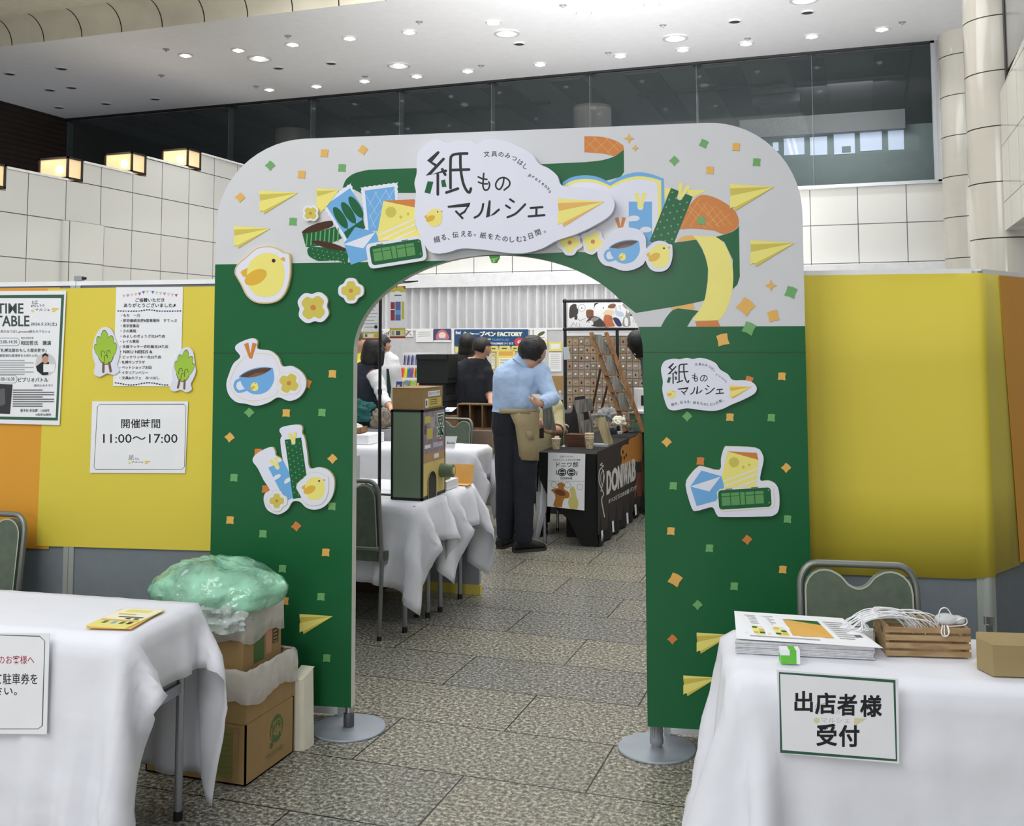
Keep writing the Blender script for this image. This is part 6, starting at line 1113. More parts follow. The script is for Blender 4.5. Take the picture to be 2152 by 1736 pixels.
p = onz(1185, 939, zb_); pst = thing('price_stand', 'thin silver stand with a white price card on the black table', 'stand', (p.x, p.y, zb_)); zc = onY(1188, 756, p.y).z; f = MB(); f.cyl((p.x, p.y, zb_), (p.x, p.y, zc + .1), .003, CHROME, 8); f.lathe((p.x, p.y, zb_), [(.035, 0), (.035, .004), (.008, .012), (.004, .02)], CHROME, 20); part(f, 'pole', pst, smooth=40)
f = MB(); cq = [onY(*q, p.y - .01) for q in ((1183, 730), (1195, 728), (1199, 755), (1185, 756))]; f.raw([tuple(q) for q in cq] + [tuple(q + V((0, .002, 0))) for q in cq], [(0, 1, 2, 3), (7, 6, 5, 4), (0, 1, 5, 4), (1, 2, 6, 5), (2, 3, 7, 6), (3, 0, 4, 7)], mat('pale_card', (206, 216, 216), .5)); part(f, 'price_card', pst)
slabm = wood('weathered_slab', (150, 148, 138), (92, 90, 84), 4, 2); brw = wood('red_brown_wood', (108, 66, 40), (74, 44, 28), 5, 0); ltw = wood('light_bark_wood', (196, 182, 136), (150, 136, 96), 4, 2); ldw = wood('ladder_wood', (150, 104, 54), (112, 74, 36), 4, 2)
Yk = 8.25; a = onY(1188, 938, Yk); f = MB(); f.box((a.x, Yk, zb_), (onY(1227, 938, Yk).x, Yk + .14, onY(1200, 913, Yk).z), brw); tag(f.build('wooden_box', bevel=.003), 'red brown wooden box behind the cups on the black table', 'box')
ea = thing('easel', 'black folding easel board holding weathered wood slabs', 'easel', onY(1195, 925, 8.45)); L0, L1, L2, L3 = onY(1190, 925, 8.45), onY(1208, 835, 8.6), onY(1248, 925, 8.45), onY(1228, 832, 8.6); th_ = V((0, .02, 0)); f = MB(); f.raw([tuple(q) for q in (L0, L2, L3, L1)] + [tuple(q + th_) for q in (L0, L2, L3, L1)], [(0, 1, 2, 3), (7, 6, 5, 4), (0, 1, 5, 4), (1, 2, 6, 5), (2, 3, 7, 6), (3, 0, 4, 7)], BLACKCLOTH); part(f, 'board', ea); f = MB(); b1 = onz(1205, 922, zb_); f.raw([tuple(L0), tuple(L1), (L0.x, 8.8, zb_), tuple(L0 + V((.015, 0, 0))), tuple(L1 + V((.015, 0, 0))), (L0.x + .015, 8.8, zb_)], [(0, 1, 2), (3, 5, 4), (0, 3, 4, 1), (1, 4, 5, 2)], BLACK); part(f, 'leg', ea)
def slab(pts, Y, th, m_, label, nm='wood_slab', cat='wood slab', grp=None): f = MB(); q = [onY(x, y, Y) for x, y in pts]; n = len(q); f.raw([tuple(v) for v in q] + [tuple(v + V((0, th, 0))) for v in q], [tuple(range(n)), tuple(range(2 * n - 1, n - 1, -1))] + [(i, (i + 1) % n, n + (i + 1) % n, n + i) for i in range(n)], m_); return tag(f.build(nm, bevel=.004), label, cat, grp)
slab([(1205, 843), (1241, 838), (1242, 862), (1213, 869)], 8.40, .05, slabm, 'grey weathered wood slab highest on the black easel'); slab([(1221, 886), (1242, 881), (1244, 907), (1226, 911)], 8.38, .05, slabm, 'grey weathered wood slab on the right of the black easel, lower'); slab([(1214, 870), (1224, 870), (1226, 911), (1219, 912)], 8.39, .03, slabm, 'narrow grey slab on the black easel, lower left')
slab([(1252, 880), (1270, 878), (1287, 932), (1272, 936)], 8.35, .02, ltw, 'light wood board with bark leaning beside the stacked cups', 'wood_board', 'wood board'); slab([(1243, 875), (1268, 873), (1269, 879), (1244, 881)], 8.5, .05, slabm, 'thin grey slab lying above the light wood board')
a = onz(1228, 938, zb_); f = MB(); f.box((a.x, a.y, zb_), (a.x + .2, a.y + .12, zb_ + .018), PALEINK); tag(f.build('grey_tray'), 'flat grey tray under the light wood board', 'tray')
ld = thing('ladder_display', 'tall leaning wooden ladder with shelves of weathered slabs', 'ladder shelf', onY(1320, 900, 9.62)); Yl = 9.62
for (x0_, y0_), (x1_, y1_) in (((1311, 896), (1243, 700)), ((1346, 890), (1274, 700))):
    p, q = onY(x0_, y0_, Yl), onY(x1_, y1_, Yl + .22); f = MB(); d = (q - p).normalized(); p = p - d * ((p.z - .715) / d.z); G = Fr(p, d, (V((1, 0, 0)) - d * d.x).normalized()); f.box((0, -.018, -.03), ((q - p).length, .018, .03), ldw, G); part(f, 'rail', ld)
for k, (x0_, x1_, y_) in enumerate(((1263, 1287, 745), (1274, 1300, 788), (1288, 1314, 823), (1300, 1326, 862), (1308, 1334, 884))): t = (896 - y_) / 196; p, q = onY(x0_, y_, Yl + .22 * t), onY(x1_ + 4, y_ - 2, Yl + .22 * t); f = MB(); f.box((p.x - .01, p.y - .06, p.z - .006), (q.x, p.y + .02, p.z + .006), ldw); part(f, 'shelf_board', ld)
for k, pts in enumerate(([(1246, 704), (1262, 704), (1285, 744), (1268, 746)], [(1270, 750), (1286, 748), (1298, 786), (1282, 789)], [(1282, 793), (1296, 791), (1312, 820), (1294, 824)], [(1295, 828), (1310, 826), (1322, 858), (1306, 862)])): slab(pts, Yl + .16 - .05 * k, .025, slabm, ['pale weathered slab at the top of the ladder', 'grey slab on the second shelf of the ladder', 'grey slab on the third shelf of the ladder', 'dark grey slab on the lowest long shelf of the ladder'][k])
for (x0_, y0_), (x1_, y1_) in (((1243, 868), (1262, 775)), ((1262, 870), (1279, 800))): p, q = onY(x0_, y0_, Yl + .45), onY(x1_, y1_, Yl + .28); f = MB(); f.tube([p, q], .012, mat('dark_red_wood', (92, 52, 34), .6), 8); part(f, 'rear_leg', ld)
tin = mat('dark_teal_tin', (40, 62, 66), .35, .4)
for k, (px, py, r, h) in enumerate(((1283, 913, .026, .05), (1290, 912, .03, .035), (1281, 899, .02, .05))): p = onz(px, py, zb_) if k < 2 else onz(1281, 913, zb_) + V((.01, .05, 0)); f = MB(); f.lathe((p.x, p.y, zb_), [(r, 0), (r, h), (r * .94, h + .003), (r * .9, h + .008)], tin, 18); tag(f.build('tin_can', smooth=40), ['dark teal tin beside the light wood board, left of three', 'low dark teal tin, front one of three', 'small dark teal tin behind the other two'][k], 'tin')
for k, (px, py, w_, h, m_) in enumerate(((1325, 908, .05, .055, mat('grey_carton', (150, 152, 154), .6)), (1340, 903, .05, .07, PAPER), (1309, 909, .03, .09, PAPER), (1303, 912, .04, .02, PAPER))): p = onz(px, py, zb_); G = rotf((p.x, p.y, zb_), 20 * (k - 1)); f = MB(); f.box((-w_ / 2, 0, 0), (w_ / 2, .03, h), m_, G); f.box((-w_ / 4, -.0008, h * .4), (w_ / 5, 0, h * .6), GREYINK, G); tag(f.build('small_carton', bevel=.002), ['grey small carton below the ladder', 'white small carton with a dark mark at the far end of the black table', 'tall white small carton at the foot of the ladder', 'flat white small carton beside the tins'][k], 'box')
f = crumple(tuple(onY(1300, 888, 9.2)), (.07, .06, .06), 3, .25, 4.4, mat('cream_bag_cloth', (226, 220, 200), .8)); tag(f.build('cloth_bag', smooth=60), 'cream pouch at the foot of the ladder', 'bag')
f = crumple(tuple(onY(1278, 876, 9.9)), (.13, .1, .09), 3, .2, 6.4, mat('grey_cloth', (150, 152, 152), .85)); tag(f.build('cloth_bag', smooth=60), 'grey cloth bundle seen through the ladder legs', 'bag')
p = onY(1177, 838, 9.2); bo_ = thing('water_bottle', 'small clear water bottle with a blue label behind the price stand', 'bottle', (p.x, 9.2, p.z - .12)); f = MB(); f.lathe((p.x, 9.2, p.z - .12), [(.03, 0), (.031, .1), (.028, .13), (.013, .16), (.012, .175)], mat('bottle_clear', (190, 206, 220), .08, noise=0, alpha=.6), 18); part(f, 'body', bo_, smooth=50); f = MB(); f.lathe((p.x, 9.2, p.z - .06), [(.0318, 0), (.0318, .05)], mat('label_navy', (44, 58, 110), .5), 18, cap=False); part(f, 'label', bo_, smooth=50); f = MB(); f.lathe((p.x, 9.2, p.z + .055), [(.014, 0), (.014, .018)], PAPER, 14); part(f, 'cap', bo_, smooth=40)
f = MB(); f.box((p.x - .10, 9.12, 0), (p.x + .10, 9.5, p.z - .121), mat('dark_block', (52, 48, 52), .7)); tag(f.build('storage_box', bevel=.01), 'dark box carrying the water bottle, left of the black table', 'box')
slab([(1140, 826), (1152, 826), (1166, 905), (1143, 900)], 7.62, .03, slabm, 'grey slab held upright by the man in the blue shirt')

# goods rack of black pipes with an animal banner, wall of small packs behind
Yr = 10.3; rk = thing('pipe_rack', 'black pipe rack carrying the white animal banner', 'rack', onY(1187, 900, Yr)); pr2 = .017
X0, X1 = onY(1187, 632, Yr).x, onY(1297, 692, Yr).x; Z1, Z2 = onY(1187, 633, Yr).z, onY(1187, 692, Yr).z; X2 = onY(1420, 640, Yr).x
for nm, a, b_ in (('post', (X0, Yr, .0), (X0, Yr, Z1)), ('post', (X1, Yr, .0), (X1, Yr, Z2)), ('post', (X2, Yr, 0), (X2, Yr, Z1)), ('crossbar', (X0, Yr, Z1), (X2, Yr, Z1)), ('crossbar', (X0, Yr, Z2), (X2, Yr, Z2))): f = MB(); f.cyl(a, b_, pr2, BLACK, 12); part(f, nm, rk, smooth=40)
f = MB()
for x, z in ((X0, Z1), (X0, Z2), (X1, Z2), (X2, Z1)): f.ball((x, Yr, z), pr2 * 1.5, BLACK, 12)
part(f, 'joint', rk, smooth=60)
Q = Quad((1194, 637), (1352, 637), (1194, 687), (1352, 689), (0, Yr - .02, 0), NY)
def dani(f, Q, o):
    F = PF(1170, 620, 9.645, 0, Q.q[0], Q.n); g = lambda n, c: mat('animal_' + n, c, .6, noise=.02)
    gy, dk, wh, br, rd, bl, ny, bg = g('grey', (150, 146, 140)), g('dark', (66, 60, 56)), g('white', (240, 240, 240)), g('brown', (128, 84, 56)), g('russet', (196, 110, 72)), g('blue', (190, 206, 226)), g('navy', (48, 52, 90)), g('beige', (230, 208, 170))
    B = lambda pts, m_, r=3: (f.poly(cr(pts, r), F, o(), m_))
    B([(260, 470), (255, 300), (290, 210), (380, 180), (430, 260), (430, 380), (360, 440)], dk); B([(440, 300), (400, 210), (500, 180), (590, 220), (590, 320), (500, 340)], wh); f.stroke(circ(510, 260, 70, n=20), F, o(), 6, dk, closed=True); f.poly(circ(510, 265, 14, n=8), F, o(), dk)
    B([(600, 310), (740, 310), (745, 430), (620, 470)], br); B([(750, 420), (755, 220), (800, 180), (850, 240), (880, 330), (880, 440), (800, 450)], wh); B([(755, 300), (760, 190), (790, 160), (850, 165), (780, 210)], dk)
    B([(900, 440), (890, 300), (910, 190), (990, 190), (1010, 300), (960, 430)], wh); f.poly(circ(945, 262, 12, 16, 10), F, o(), dk); B([(1040, 260), (1060, 200), (1140, 175), (1200, 200), (1160, 270)], br)
    B([(950, 400), (980, 320), (1080, 290), (1160, 320), (1160, 400)], bg); B([(950, 640), (960, 430), (1020, 400), (1120, 430), (1140, 540), (1180, 630), (1080, 645)], rd); B([(1140, 480), (1200, 455), (1270, 500), (1320, 620), (1230, 630)], ny); f.stroke([(1070, 480), (1150, 490)], F, o(), 10, dk)
    B([(1180, 250), (1210, 230), (1230, 320), (1320, 340), (1370, 420), (1290, 440), (1200, 400)], bl); B([(1330, 200), (1400, 165), (1480, 230), (1420, 290)], gy); B([(1340, 630), (1350, 480), (1390, 430), (1420, 300), (1440, 380), (1500, 290), (1480, 420), (1490, 620)], gy); B([(1380, 610), (1375, 480), (1420, 455), (1450, 520), (1440, 630)], wh)
    B([(600, 560), (680, 450), (780, 430), (880, 470), (960, 560), (980, 640), (760, 640)], dk); B([(600, 580), (640, 530), (720, 520), (740, 600), (640, 620)], wh); B([(690, 490), (760, 450), (860, 470), (800, 520), (730, 540)], gy); f.poly(circ(655, 548, 12, n=8), F, o(), dk)
    B([(360, 480), (390, 420), (470, 380), (570, 410), (600, 480), (520, 520), (420, 510)], wh); B([(360, 490), (370, 420), (420, 420), (410, 500)], dk); B([(290, 640), (360, 530), (440, 540), (470, 640), (380, 620)], wh)
    for st in ([(290, 640), (340, 560), (380, 630)], [(400, 560), (410, 640)], [(450, 560), (470, 640)], [(400, 470), (480, 520), (580, 470)], [(1240, 230), (1290, 210), (1280, 270), (1300, 290)]): f.stroke(st, F, o(), 7, dk)
    f.text('くるん', F, 1540, 480, 1660, 560, o(), INK, .01, True); f.poly([(1500, 360), (1590, 400), (1580, 440), (1480, 420)], F, o(), dk)
sign('animal_banner', Q, 'white banner printed with many animals at the top of the pipe rack', dani, 'banner', d=.003)
gx0, gx1 = onY(1190, 800, 10.75).x, onY(1375, 800, 10.75).x; gz0, gz1 = .75, onY(1250, 700, 10.75).z
f = MB(); f.box((gx0, 10.76, 0), (gx1, 10.8, gz1), mat('goods_board', (146, 134, 116), .8)); f.box((gx0, 10.755, gz1 - .03), (gx1, 10.76, gz1), PAPER); tag(f.build('goods_board'), 'tall board behind the pipe rack hung with rows of small packs', 'display board')
pm = [mat('pack_kraft', (176, 152, 122), .6), mat('pack_taupe', (150, 132, 108), .6), mat('pack_grey', (166, 158, 146), .6), mat('pack_mauve', (160, 138, 124), .6)]; im = [INK, PAPER, mat('item_pink', (226, 186, 176), .5), BR, PALEINK, mat('item_mint', (180, 206, 190), .5)]
protos = []
for i in range(8):
    t = thing('goods_pack', 'small pack', 'goods pack', (0, 0, 0)); f = MB(); f.box((-.031, -.006, -.083), (.031, 0, 0), pm[i % 4]); f.box((-.031, -.0065, -.016), (.031, -.006, 0), pm[(i + 1) % 4]); part(f, 'card', t); f = MB(); f.ball((0, -.009, -.048), (.008 + .004 * (i % 3), .003, .011 + .003 * (i % 2)), im[i % 6], 8); part(f, 'trinket', t, smooth=60); protos.append(t)
cols, rws = int((gx1 - gx0) / .066), 11; used = set()
for r in range(rws):
    for c in range(cols):
        i = random.randrange(8); x = gx0 + .04 + .066 * c; z = gz1 - .045 - .088 * r
        lb = 'small brown pack with a trinket in the rows hung behind the pipe rack'
        if i not in used: t = protos[i]; t.location = (x, 10.754, z); t['label'] = lb; used.add(i)
        else: t = dup(protos[i], (x, 10.754, z), 0, lb)
        t['group'] = 'small packs hung in rows behind the pipe rack'
for i in range(8):
    if i not in used: protos[i].location = (gx0 + .04, 10.754, .78); protos[i]['label'] = 'small brown pack with a trinket in the rows hung behind the pipe rack'; protos[i]['group'] = 'small packs hung in rows behind the pipe rack'
f = MB(); q = onY(1325, 868, 9.9); f.box((q.x, 9.85, 0), (q.x + .8, 10.15, q.z), mat('green_counter', (104, 136, 104), .6)); f.box((q.x - .01, 9.84, q.z), (q.x + .8, 10.16, q.z + .02), PAPER); tag(f.build('counter'), 'green counter with a white top at the right of the ladder', 'counter')
q = onY(1343, 835, 9.9); f = MB(); f.box((q.x - .05, 9.9, q.z - .12), (q.x + .3, 9.95, q.z + .09), PAPER); f.box((q.x + .02, 9.895, q.z - .08), (q.x + .05, 9.9, q.z + .02), INK); tag(f.build('white_display', bevel=.006), 'white display card standing on the green counter', 'display card')
# ================================================================== PEOPLE
skin = mat('skin', (212, 164, 136), .55, noise=.04); hairm = mat('black_hair', (22, 19, 18), .5, noise=.15, scale=60, bump=.3, bscale=90); eyew = mat('eye_white', (236, 232, 228), .3); eyed = mat('eye_dark', (34, 26, 22), .3); lipm = mat('lip', (176, 104, 92), .5)
def capsule(f, p, r0, q, r1, m, n=14):
    p, q = V(p), V(q); d = q - p
    if d.length < 1e-5: f.ball(p, r0, m, 12); return
    t = d.normalized(); P, R = [], []
    for i in range(5): a = pi / 2 * i / 5; P.append(p - t * r0 * cos(a)); R.append(max(r0 * sin(a), 1e-4))
    P.append(p); R.append(r0); P.append(q); R.append(r1)
    for i in range(1, 6): a = pi / 2 * i / 5; P.append(q + t * r1 * sin(a)); R.append(max(r1 * cos(a), 1e-4))
    f.tube(P, R, m, n)
def fuse(caps, vox, m, name, it=4):
    """one continuous surface over overlapping tapered limbs; returns mesh + label index per vertex"""
    f = MB()
    for c in caps: capsule(f, c[1], c[2], c[3], c[4], m)
    o = f.build(name, loc=(0, 0, 0)); r = o.modifiers.new('fuse', 'REMESH'); r.mode = 'VOXEL'; r.voxel_size = vox; s_ = o.modifiers.new('soft', 'SMOOTH'); s_.factor = .5; s_.iterations = it
    dg = bpy.context.evaluated_depsgraph_get(); me = bpy.data.meshes.new_from_object(o.evaluated_get(dg)); bpy.data.objects.remove(o)
    n = len(me.vertices); co_ = np.empty(n * 3); me.vertices.foreach_get('co', co_); co_ = co_.reshape(-1, 3); no = np.empty(n * 3); me.vertices.foreach_get('normal', no); no = no.reshape(-1, 3)
    D = []
    for c in caps:
        p, q = np.array(c[1]), np.array(c[3]); d = q - p; l2 = max((d * d).sum(), 1e-9); t = np.clip(((co_ - p) @ d) / l2, 0, 1); D.append(np.linalg.norm(co_ - p - t[:, None] * d, axis=1) - (c[2] + (c[4] - c[2]) * t))
    faces = [tuple(p.vertices) for p in me.polygons]; bpy.data.meshes.remove(me)
    return co_, no, np.argmin(np.array(D), 0), faces
def finish(co_, faces, m, name, parent, label=None): f = MB(); f.raw([tuple(c) for c in co_], faces, m); return part(f, name, parent, label, smooth=75)
def garment(B, caps, labels, off, m, name, parent, label=None, clip=None, wr=.006, seed=0, fr=9):
    co_, no, lab, faces = B; ok = np.array([caps[i][0] in labels for i in range(len(caps))])[lab]
    if clip is not None: ok &= clip(co_)
    ks = [f for f in faces if all(ok[i] for i in f)]; used_ = sorted({i for f in ks for i in f}); ix = {k: j for j, k in enumerate(used_)}
    vs = []
    for i in used_:
        p = V(co_[i]); w_ = mn.noise(V((p.x * fr, p.y * fr, p.z * fr * .55)) + V((seed, 0, 0))) + .5 * mn.noise(V((p.x * fr * 2.1, p.y * fr * 2.1, p.z * fr * 1.3)) + V((0, seed, 0))); vs.append(tuple(p + V(no[i]) * (off + wr * w_)))
    f = MB(); f.raw(vs, [tuple(ix[i] for i in f_) for f_ in ks], m); return part(f, name, parent, label, smooth=80)
def face(t, hc, R, fwd, up=(0, 0, 1)):
    """eyes, brows and mouth set on the front of the head"""
    fw_ = V(fwd).normalized(); sd = fw_.cross(V(up)).normalized(); u_ = sd.cross(fw_)
    for s in (-1, 1):
        c = V(hc) + fw_ * R * .9 + sd * s * R * .36 + u_ * R * .02; f = MB(); f.ball(c, R * .15, eyew, 10); f.ball(c + fw_ * R * .09, R * .085, eyed, 8); part(f, 'eye', t, smooth=60)
        f = MB(); f.tube([c + u_ * R * .24 - sd * R * .2 + fw_ * R * .06, c + u_ * R * .28 + fw_ * R * .1, c + u_ * R * .23 + sd * R * .2 + fw_ * R * .06], R * .03, hairm, 6); part(f, 'eyebrow', t)
    c = V(hc) + fw_ * R * .98 - u_ * R * .55; f = MB(); f.tube([c - sd * R * .25 - fw_ * R * .05, c + fw_ * R * .03, c + sd * R * .25 - fw_ * R * .05], R * .05, lipm, 6); part(f, 'mouth', t)
def head_caps(hc, R, fwd, up=(0, 0, 1)):
    fw_ = V(fwd).normalized(); sd = fw_.cross(V(up)).normalized(); u_ = sd.cross(fw_); h = V(hc); L = []
    L.append(('head', h + u_ * R * .18 - fw_ * R * .15, R * .98, h + u_ * R * .12 + fw_ * R * .1, R * .95)); L.append(('head', h, R * .86, h - u_ * R * .55 + fw_ * R * .2, R * .62)); L.append(('head', h - u_ * R * .85 + fw_ * R * .42, R * .3, h - u_ * R * .8 + fw_ * R * .5, R * .3))
    L.append(('head', h + fw_ * R * .95 + u_ * R * .05, R * .1, h + fw_ * R * 1.16 - u_ * R * .22, R * .15))
    for s in (-1, 1): L.append(('head', h + sd * s * R * .93 + u_ * R * .12 - fw_ * R * .05, R * .14, h + sd * s * R * .9 - u_ * R * .2 + fw_ * R * .0, R * .1))
    return L
def hair_from(B, caps, hc, R, fwd, t, up=(0, 0, 1), off=.012, low=-.55, extra=None, name='hair'):
    fw_ = V(fwd).normalized(); sd = fw_.cross(V(up)).normalized(); u_ = sd.cross(fw_); h = np.array(hc); F_, U_, S_ = (np.array(x) for x in (fw_, u_, sd))
    def clip(c): d = (c - h) / R; a, b, s = d @ F_, d @ U_, abs(d @ S_); return (b > low) & ((b > .5 + .25 * a) | (a < .2 - .25 * (b < -.15))) & ~((s > .86) & (abs(b) < .3) & (a > -.2))
    return garment(B, caps, {'head'}, off, hairm, name, t, None, clip, .004, 3, 30)
def hand(w_, d, side, r=.0085, curl=.6):
    """palm, four unequal bent fingers and a thumb off the palm's side; d = pointing direction, side = towards the thumb"""
    w_, d = V(w_), V(d).normalized(); s = (V(side) - d * V(side).dot(d)).normalized(); n = d.cross(s); L = [('hand', w_, .026, w_ + d * .05, .028), ('hand', w_ + d * .02 - s * .018, .018, w_ + d * .065 - s * .024, .016), ('hand', w_ + d * .02 + s * .018, .018, w_ + d * .065 + s * .022, .016)]
    for k, l in enumerate((.062, .072, .068, .052)):
        b = w_ + d * .075 + s * (.030 - .02 * k); k1 = b + (d * cos(curl * .5) + n * sin(curl * .5)) * l * .5; k2 = k1 + (d * cos(curl * 1.5) + n * sin(curl * 1.5)) * l * .5; L += [('hand', b, r, k1, r * .95), ('hand', k1, r * .95, k2, r * .8)]
    b = w_ + d * .02 + s * .028; k1 = b + (d * .6 + s * .8) * .032; k2 = k1 + (d * .9 + s * .25 + n * .3).normalized() * .03; L += [('hand', b, r * 1.2, k1, r * 1.1), ('hand', k1, r * 1.1, k2, r * .85)]
    return L
def legs(hl, hr, fl, fr_, rt=.085, knee=None):
    L = []
    for s, h, ft in (('l', hl, fl), ('r', hr, fr_)):
        h, ft = V(h), V(ft); k = (h + ft) / 2 + V(knee or (0, .02, .02)); L += [('leg', h, rt, k, rt * .72), ('leg', k, rt * .72, ft + V((0, 0, .09)), rt * .5)]
    return L
def shoe(t, heel, toe, m, w_=.04):
    heel, toe = V(heel), V(toe); d = (toe - heel).normalized(); sd = V((-d.y, d.x, 0)); up = V((0, 0, 1)); f = MB(); secs = []
    l = (toe - heel).length
    for a, h, ww in ((0, .05, .03), (.06, .085, .036), (.25, .1, .038), (.45, .085, .04), (.65, .06, .044), (.85, .045, .042), (.97, .03, .028), (1, .014, .012)):
        c = heel + d * l * a; secs.append([c + sd * ww * cos(q) + up * max(.012, .014 + h * .5 + h * .55 * sin(q)) for q in [2 * pi * i / 12 for i in range(12)]])
    vs = [tuple(p) for s_ in secs for p in s_]; k = len(secs); f.raw(vs, [(i * 12 + j, i * 12 + (j + 1) % 12, (i + 1) * 12 + (j + 1) % 12, (i + 1) * 12 + j) for i in range(k - 1) for j in range(12)] + [tuple(range(12)), tuple(range((k - 1) * 12, k * 12))], m); s_ = part(f, 'shoe', t, smooth=50)
    f = MB(); ol = [heel + d * l * a + sd * ww * sg for sg, sq in ((1, 1), (-1, -1)) for a, ww in ([(0, .02), (.05, .034), (.3, .038), (.65, .047), (.9, .044), (1.02, .02)][::sq])]; f.raw([(p.x, p.y, z) for z in (.0, .02) for p in ol], [tuple(range(12))[::-1], tuple(range(12, 24))] + [(i, (i + 1) % 12, 12 + (i + 1) % 12, 12 + i) for i in range(12)], mat('shoe_sole', (52, 50, 50), .7)); part(f, 'sole', s_)
blackshoe = mat('black_shoe', (22, 21, 22), .6)

# --- the man in the light blue shirt
D = 7.75; A = lambda x, y, d=D: atd(x, y, d)
footL, footR = onz(1062, 1153), onz(1100, 1160); t = thing('person', 'person in a light blue shirt, dark trousers and beige apron, bending over what they hold', 'person', (footL + footR) / 2)
hc = A(1119, 741, 7.72); fwd = _r * .40 + _fw * .78 - V((0, 0, .60)); upv = _r * .35 + _fw * .45 + V((0, 0, .85)); R = .102
caps = head_caps(hc, R, fwd, upv) + [('neck', A(1112, 748), .058, A(1100, 768), .066),
    ('torso', A(1080, 779), .088, A(1112, 777), .085), ('torso', A(1074, 800), .128, A(1075, 850), .128), ('torso', A(1108, 798), .124, A(1094, 850), .126), ('torso', A(1090, 795, 7.78), .13, A(1084, 850, 7.78), .13),
    ('hips', A(1070, 868), .118, A(1066, 895), .112), ('hips', A(1096, 868), .118, A(1098, 895), .112),
    ('arm', A(1134, 784, 7.70), .066, A(1158, 836, 7.60), .05), ('forearm', A(1158, 836, 7.60), .049, A(1139, 846, 7.47), .034),
    ('arm', A(1058, 788, 7.78), .064, A(1056, 842, 7.86), .05), ('forearm', A(1056, 842, 7.86), .046, A(1112, 852, 8.0), .034)]
caps += [('leg', A(1067, 895), .104, A(1066, 1010), .074), ('leg', A(1066, 1010), .074, A(1062, 1122, 7.74), .05), ('leg', A(1099, 895), .104, A(1102, 1010, 7.70), .074), ('leg', A(1102, 1010, 7.70), .074, A(1101, 1128, 7.68), .05)]
wr = A(1137, 847, 7.46); caps += hand(wr, A(1124, 845, 7.5) - wr, A(1134, 835, 7.42) - wr) + hand(A(1114, 852, 8.0), A(1128, 850, 7.9) - A(1114, 852, 8.0), A(1114, 840, 8.0) - A(1114, 852, 8.0))
B = fuse(caps, .0095, skin, 'body'); finish(B[0], B[3], skin, 'body', t); face(t, hc, R, fwd, upv)
zw = A(1085, 866).z
shirtm = mat('light_blue_shirt', (172, 196, 228), .8, noise=.04, scale=5, bump=.9, bscale=11, sheen=.1); trm = mat('navy_trousers', (26, 30, 40), .85, noise=.1, scale=12, bump=.8, bscale=9)
garment(B, caps, {'torso', 'arm', 'neck', 'hips', 'forearm'}, .014, shirtm, 'shirt', t, 'light blue shirt', lambda c: (c[:, 2] > zw) & ~((c[:, 2] > A(1100, 752).z)) , .02, 1, 7)
cf = V(A(1141, 846, 7.47)); 
garment(B, caps, {'hips', 'leg', 'torso'}, .016, trm, 'trousers', t, 'dark navy trousers', lambda c: (c[:, 2] < zw + .01) & (c[:, 2] > .075), .01, 7, 7)
hair_from(B, caps, hc, R, fwd, t, upv, low=-.75)
nk0, nk1 = A(1110, 752), A(1103, 762); f = MB(); ax_ = (nk0 - nk1).normalized(); s1 = ax_.orthogonal().normalized(); s2 = ax_.cross(s1)
vs = [tuple(nk1 + (nk0 - nk1) * h + (s1 * cos(a) + s2 * sin(a)) * r_) for h, r_ in ((-.3, .088), (.7, .074), (.75, .08), (-.5, .1)) for a in [2 * pi * i / 28 for i in range(28)]]
f.raw(vs, [(k * 28 + i, k * 28 + (i + 1) % 28, (k + 1) * 28 + (i + 1) % 28, (k + 1) * 28 + i) for k in range(3) for i in range(28)], shirtm); part(f, 'collar', t, 'light blue collar', smooth=60)
apm = mat('beige_apron', (172, 156, 120), .85, noise=.05, bump=.2, bscale=30); f = MB()
pts = [[(1072, 870, 7.60), (1090, 868, 7.575), (1108, 867, 7.58), (1122, 866, 7.60), (1133, 866, 7.66)], [(1083, 895, 7.60), (1096, 893, 7.575), (1110, 892, 7.58), (1123, 892, 7.60), (1133, 892, 7.66)], [(1088, 930, 7.62), (1100, 930, 7.60), (1112, 930, 7.60), (1124, 930, 7.61), (1133, 930, 7.67)], [(1092, 966, 7.63), (1102, 967, 7.61), (1114, 968, 7.61), (1124, 968, 7.62), (1132, 968, 7.68)]]
f.raw([tuple(A(*q)) for row in pts for q in row], [(r * 5 + i, r * 5 + i + 1, r * 5 + 6 + i, r * 5 + 5 + i) for r in range(3) for i in range(4)], apm); f.raw([tuple(A(x, y, d)) for y in (859, 869) for x, d in ((1038, 7.72), (1055, 7.61), (1075, 7.585), (1095, 7.575), (1112, 7.58), (1128, 7.66), (1134, 7.75))], [(i, i + 1, 8 + i, 7 + i) for i in range(6)], apm)
f.raw([tuple(A(*q)) for q in ((1036, 868, 7.72), (1041, 868, 7.70), (1040, 935, 7.74), (1036, 965, 7.76), (1035, 900, 7.75))], [(0, 1, 2, 3, 4)], apm); f.raw([tuple(A(*q)) for q in ((1105, 905, 7.57), (1121, 905, 7.585), (1122, 925, 7.59), (1109, 922, 7.575))], [(0, 1, 2, 3)], apm)
part(f, 'apron', t, 'beige apron', smooth=70, thick=.004)
shoe(t, onz(1048, 1154), onz(1072, 1141) + V((.05, .08, 0)), blackshoe, .05); shoe(t, onz(1078, 1161), onz(1146, 1155), blackshoe, .05)
f = MB(); f.box((-.03, 0, 0), (.03, .004, .05), PAPER, Fr(A(1127, 843, 7.47))); tag(f.build('paper_slip'), 'small pale paper slip in the hand of the man in the blue shirt', 'paper')

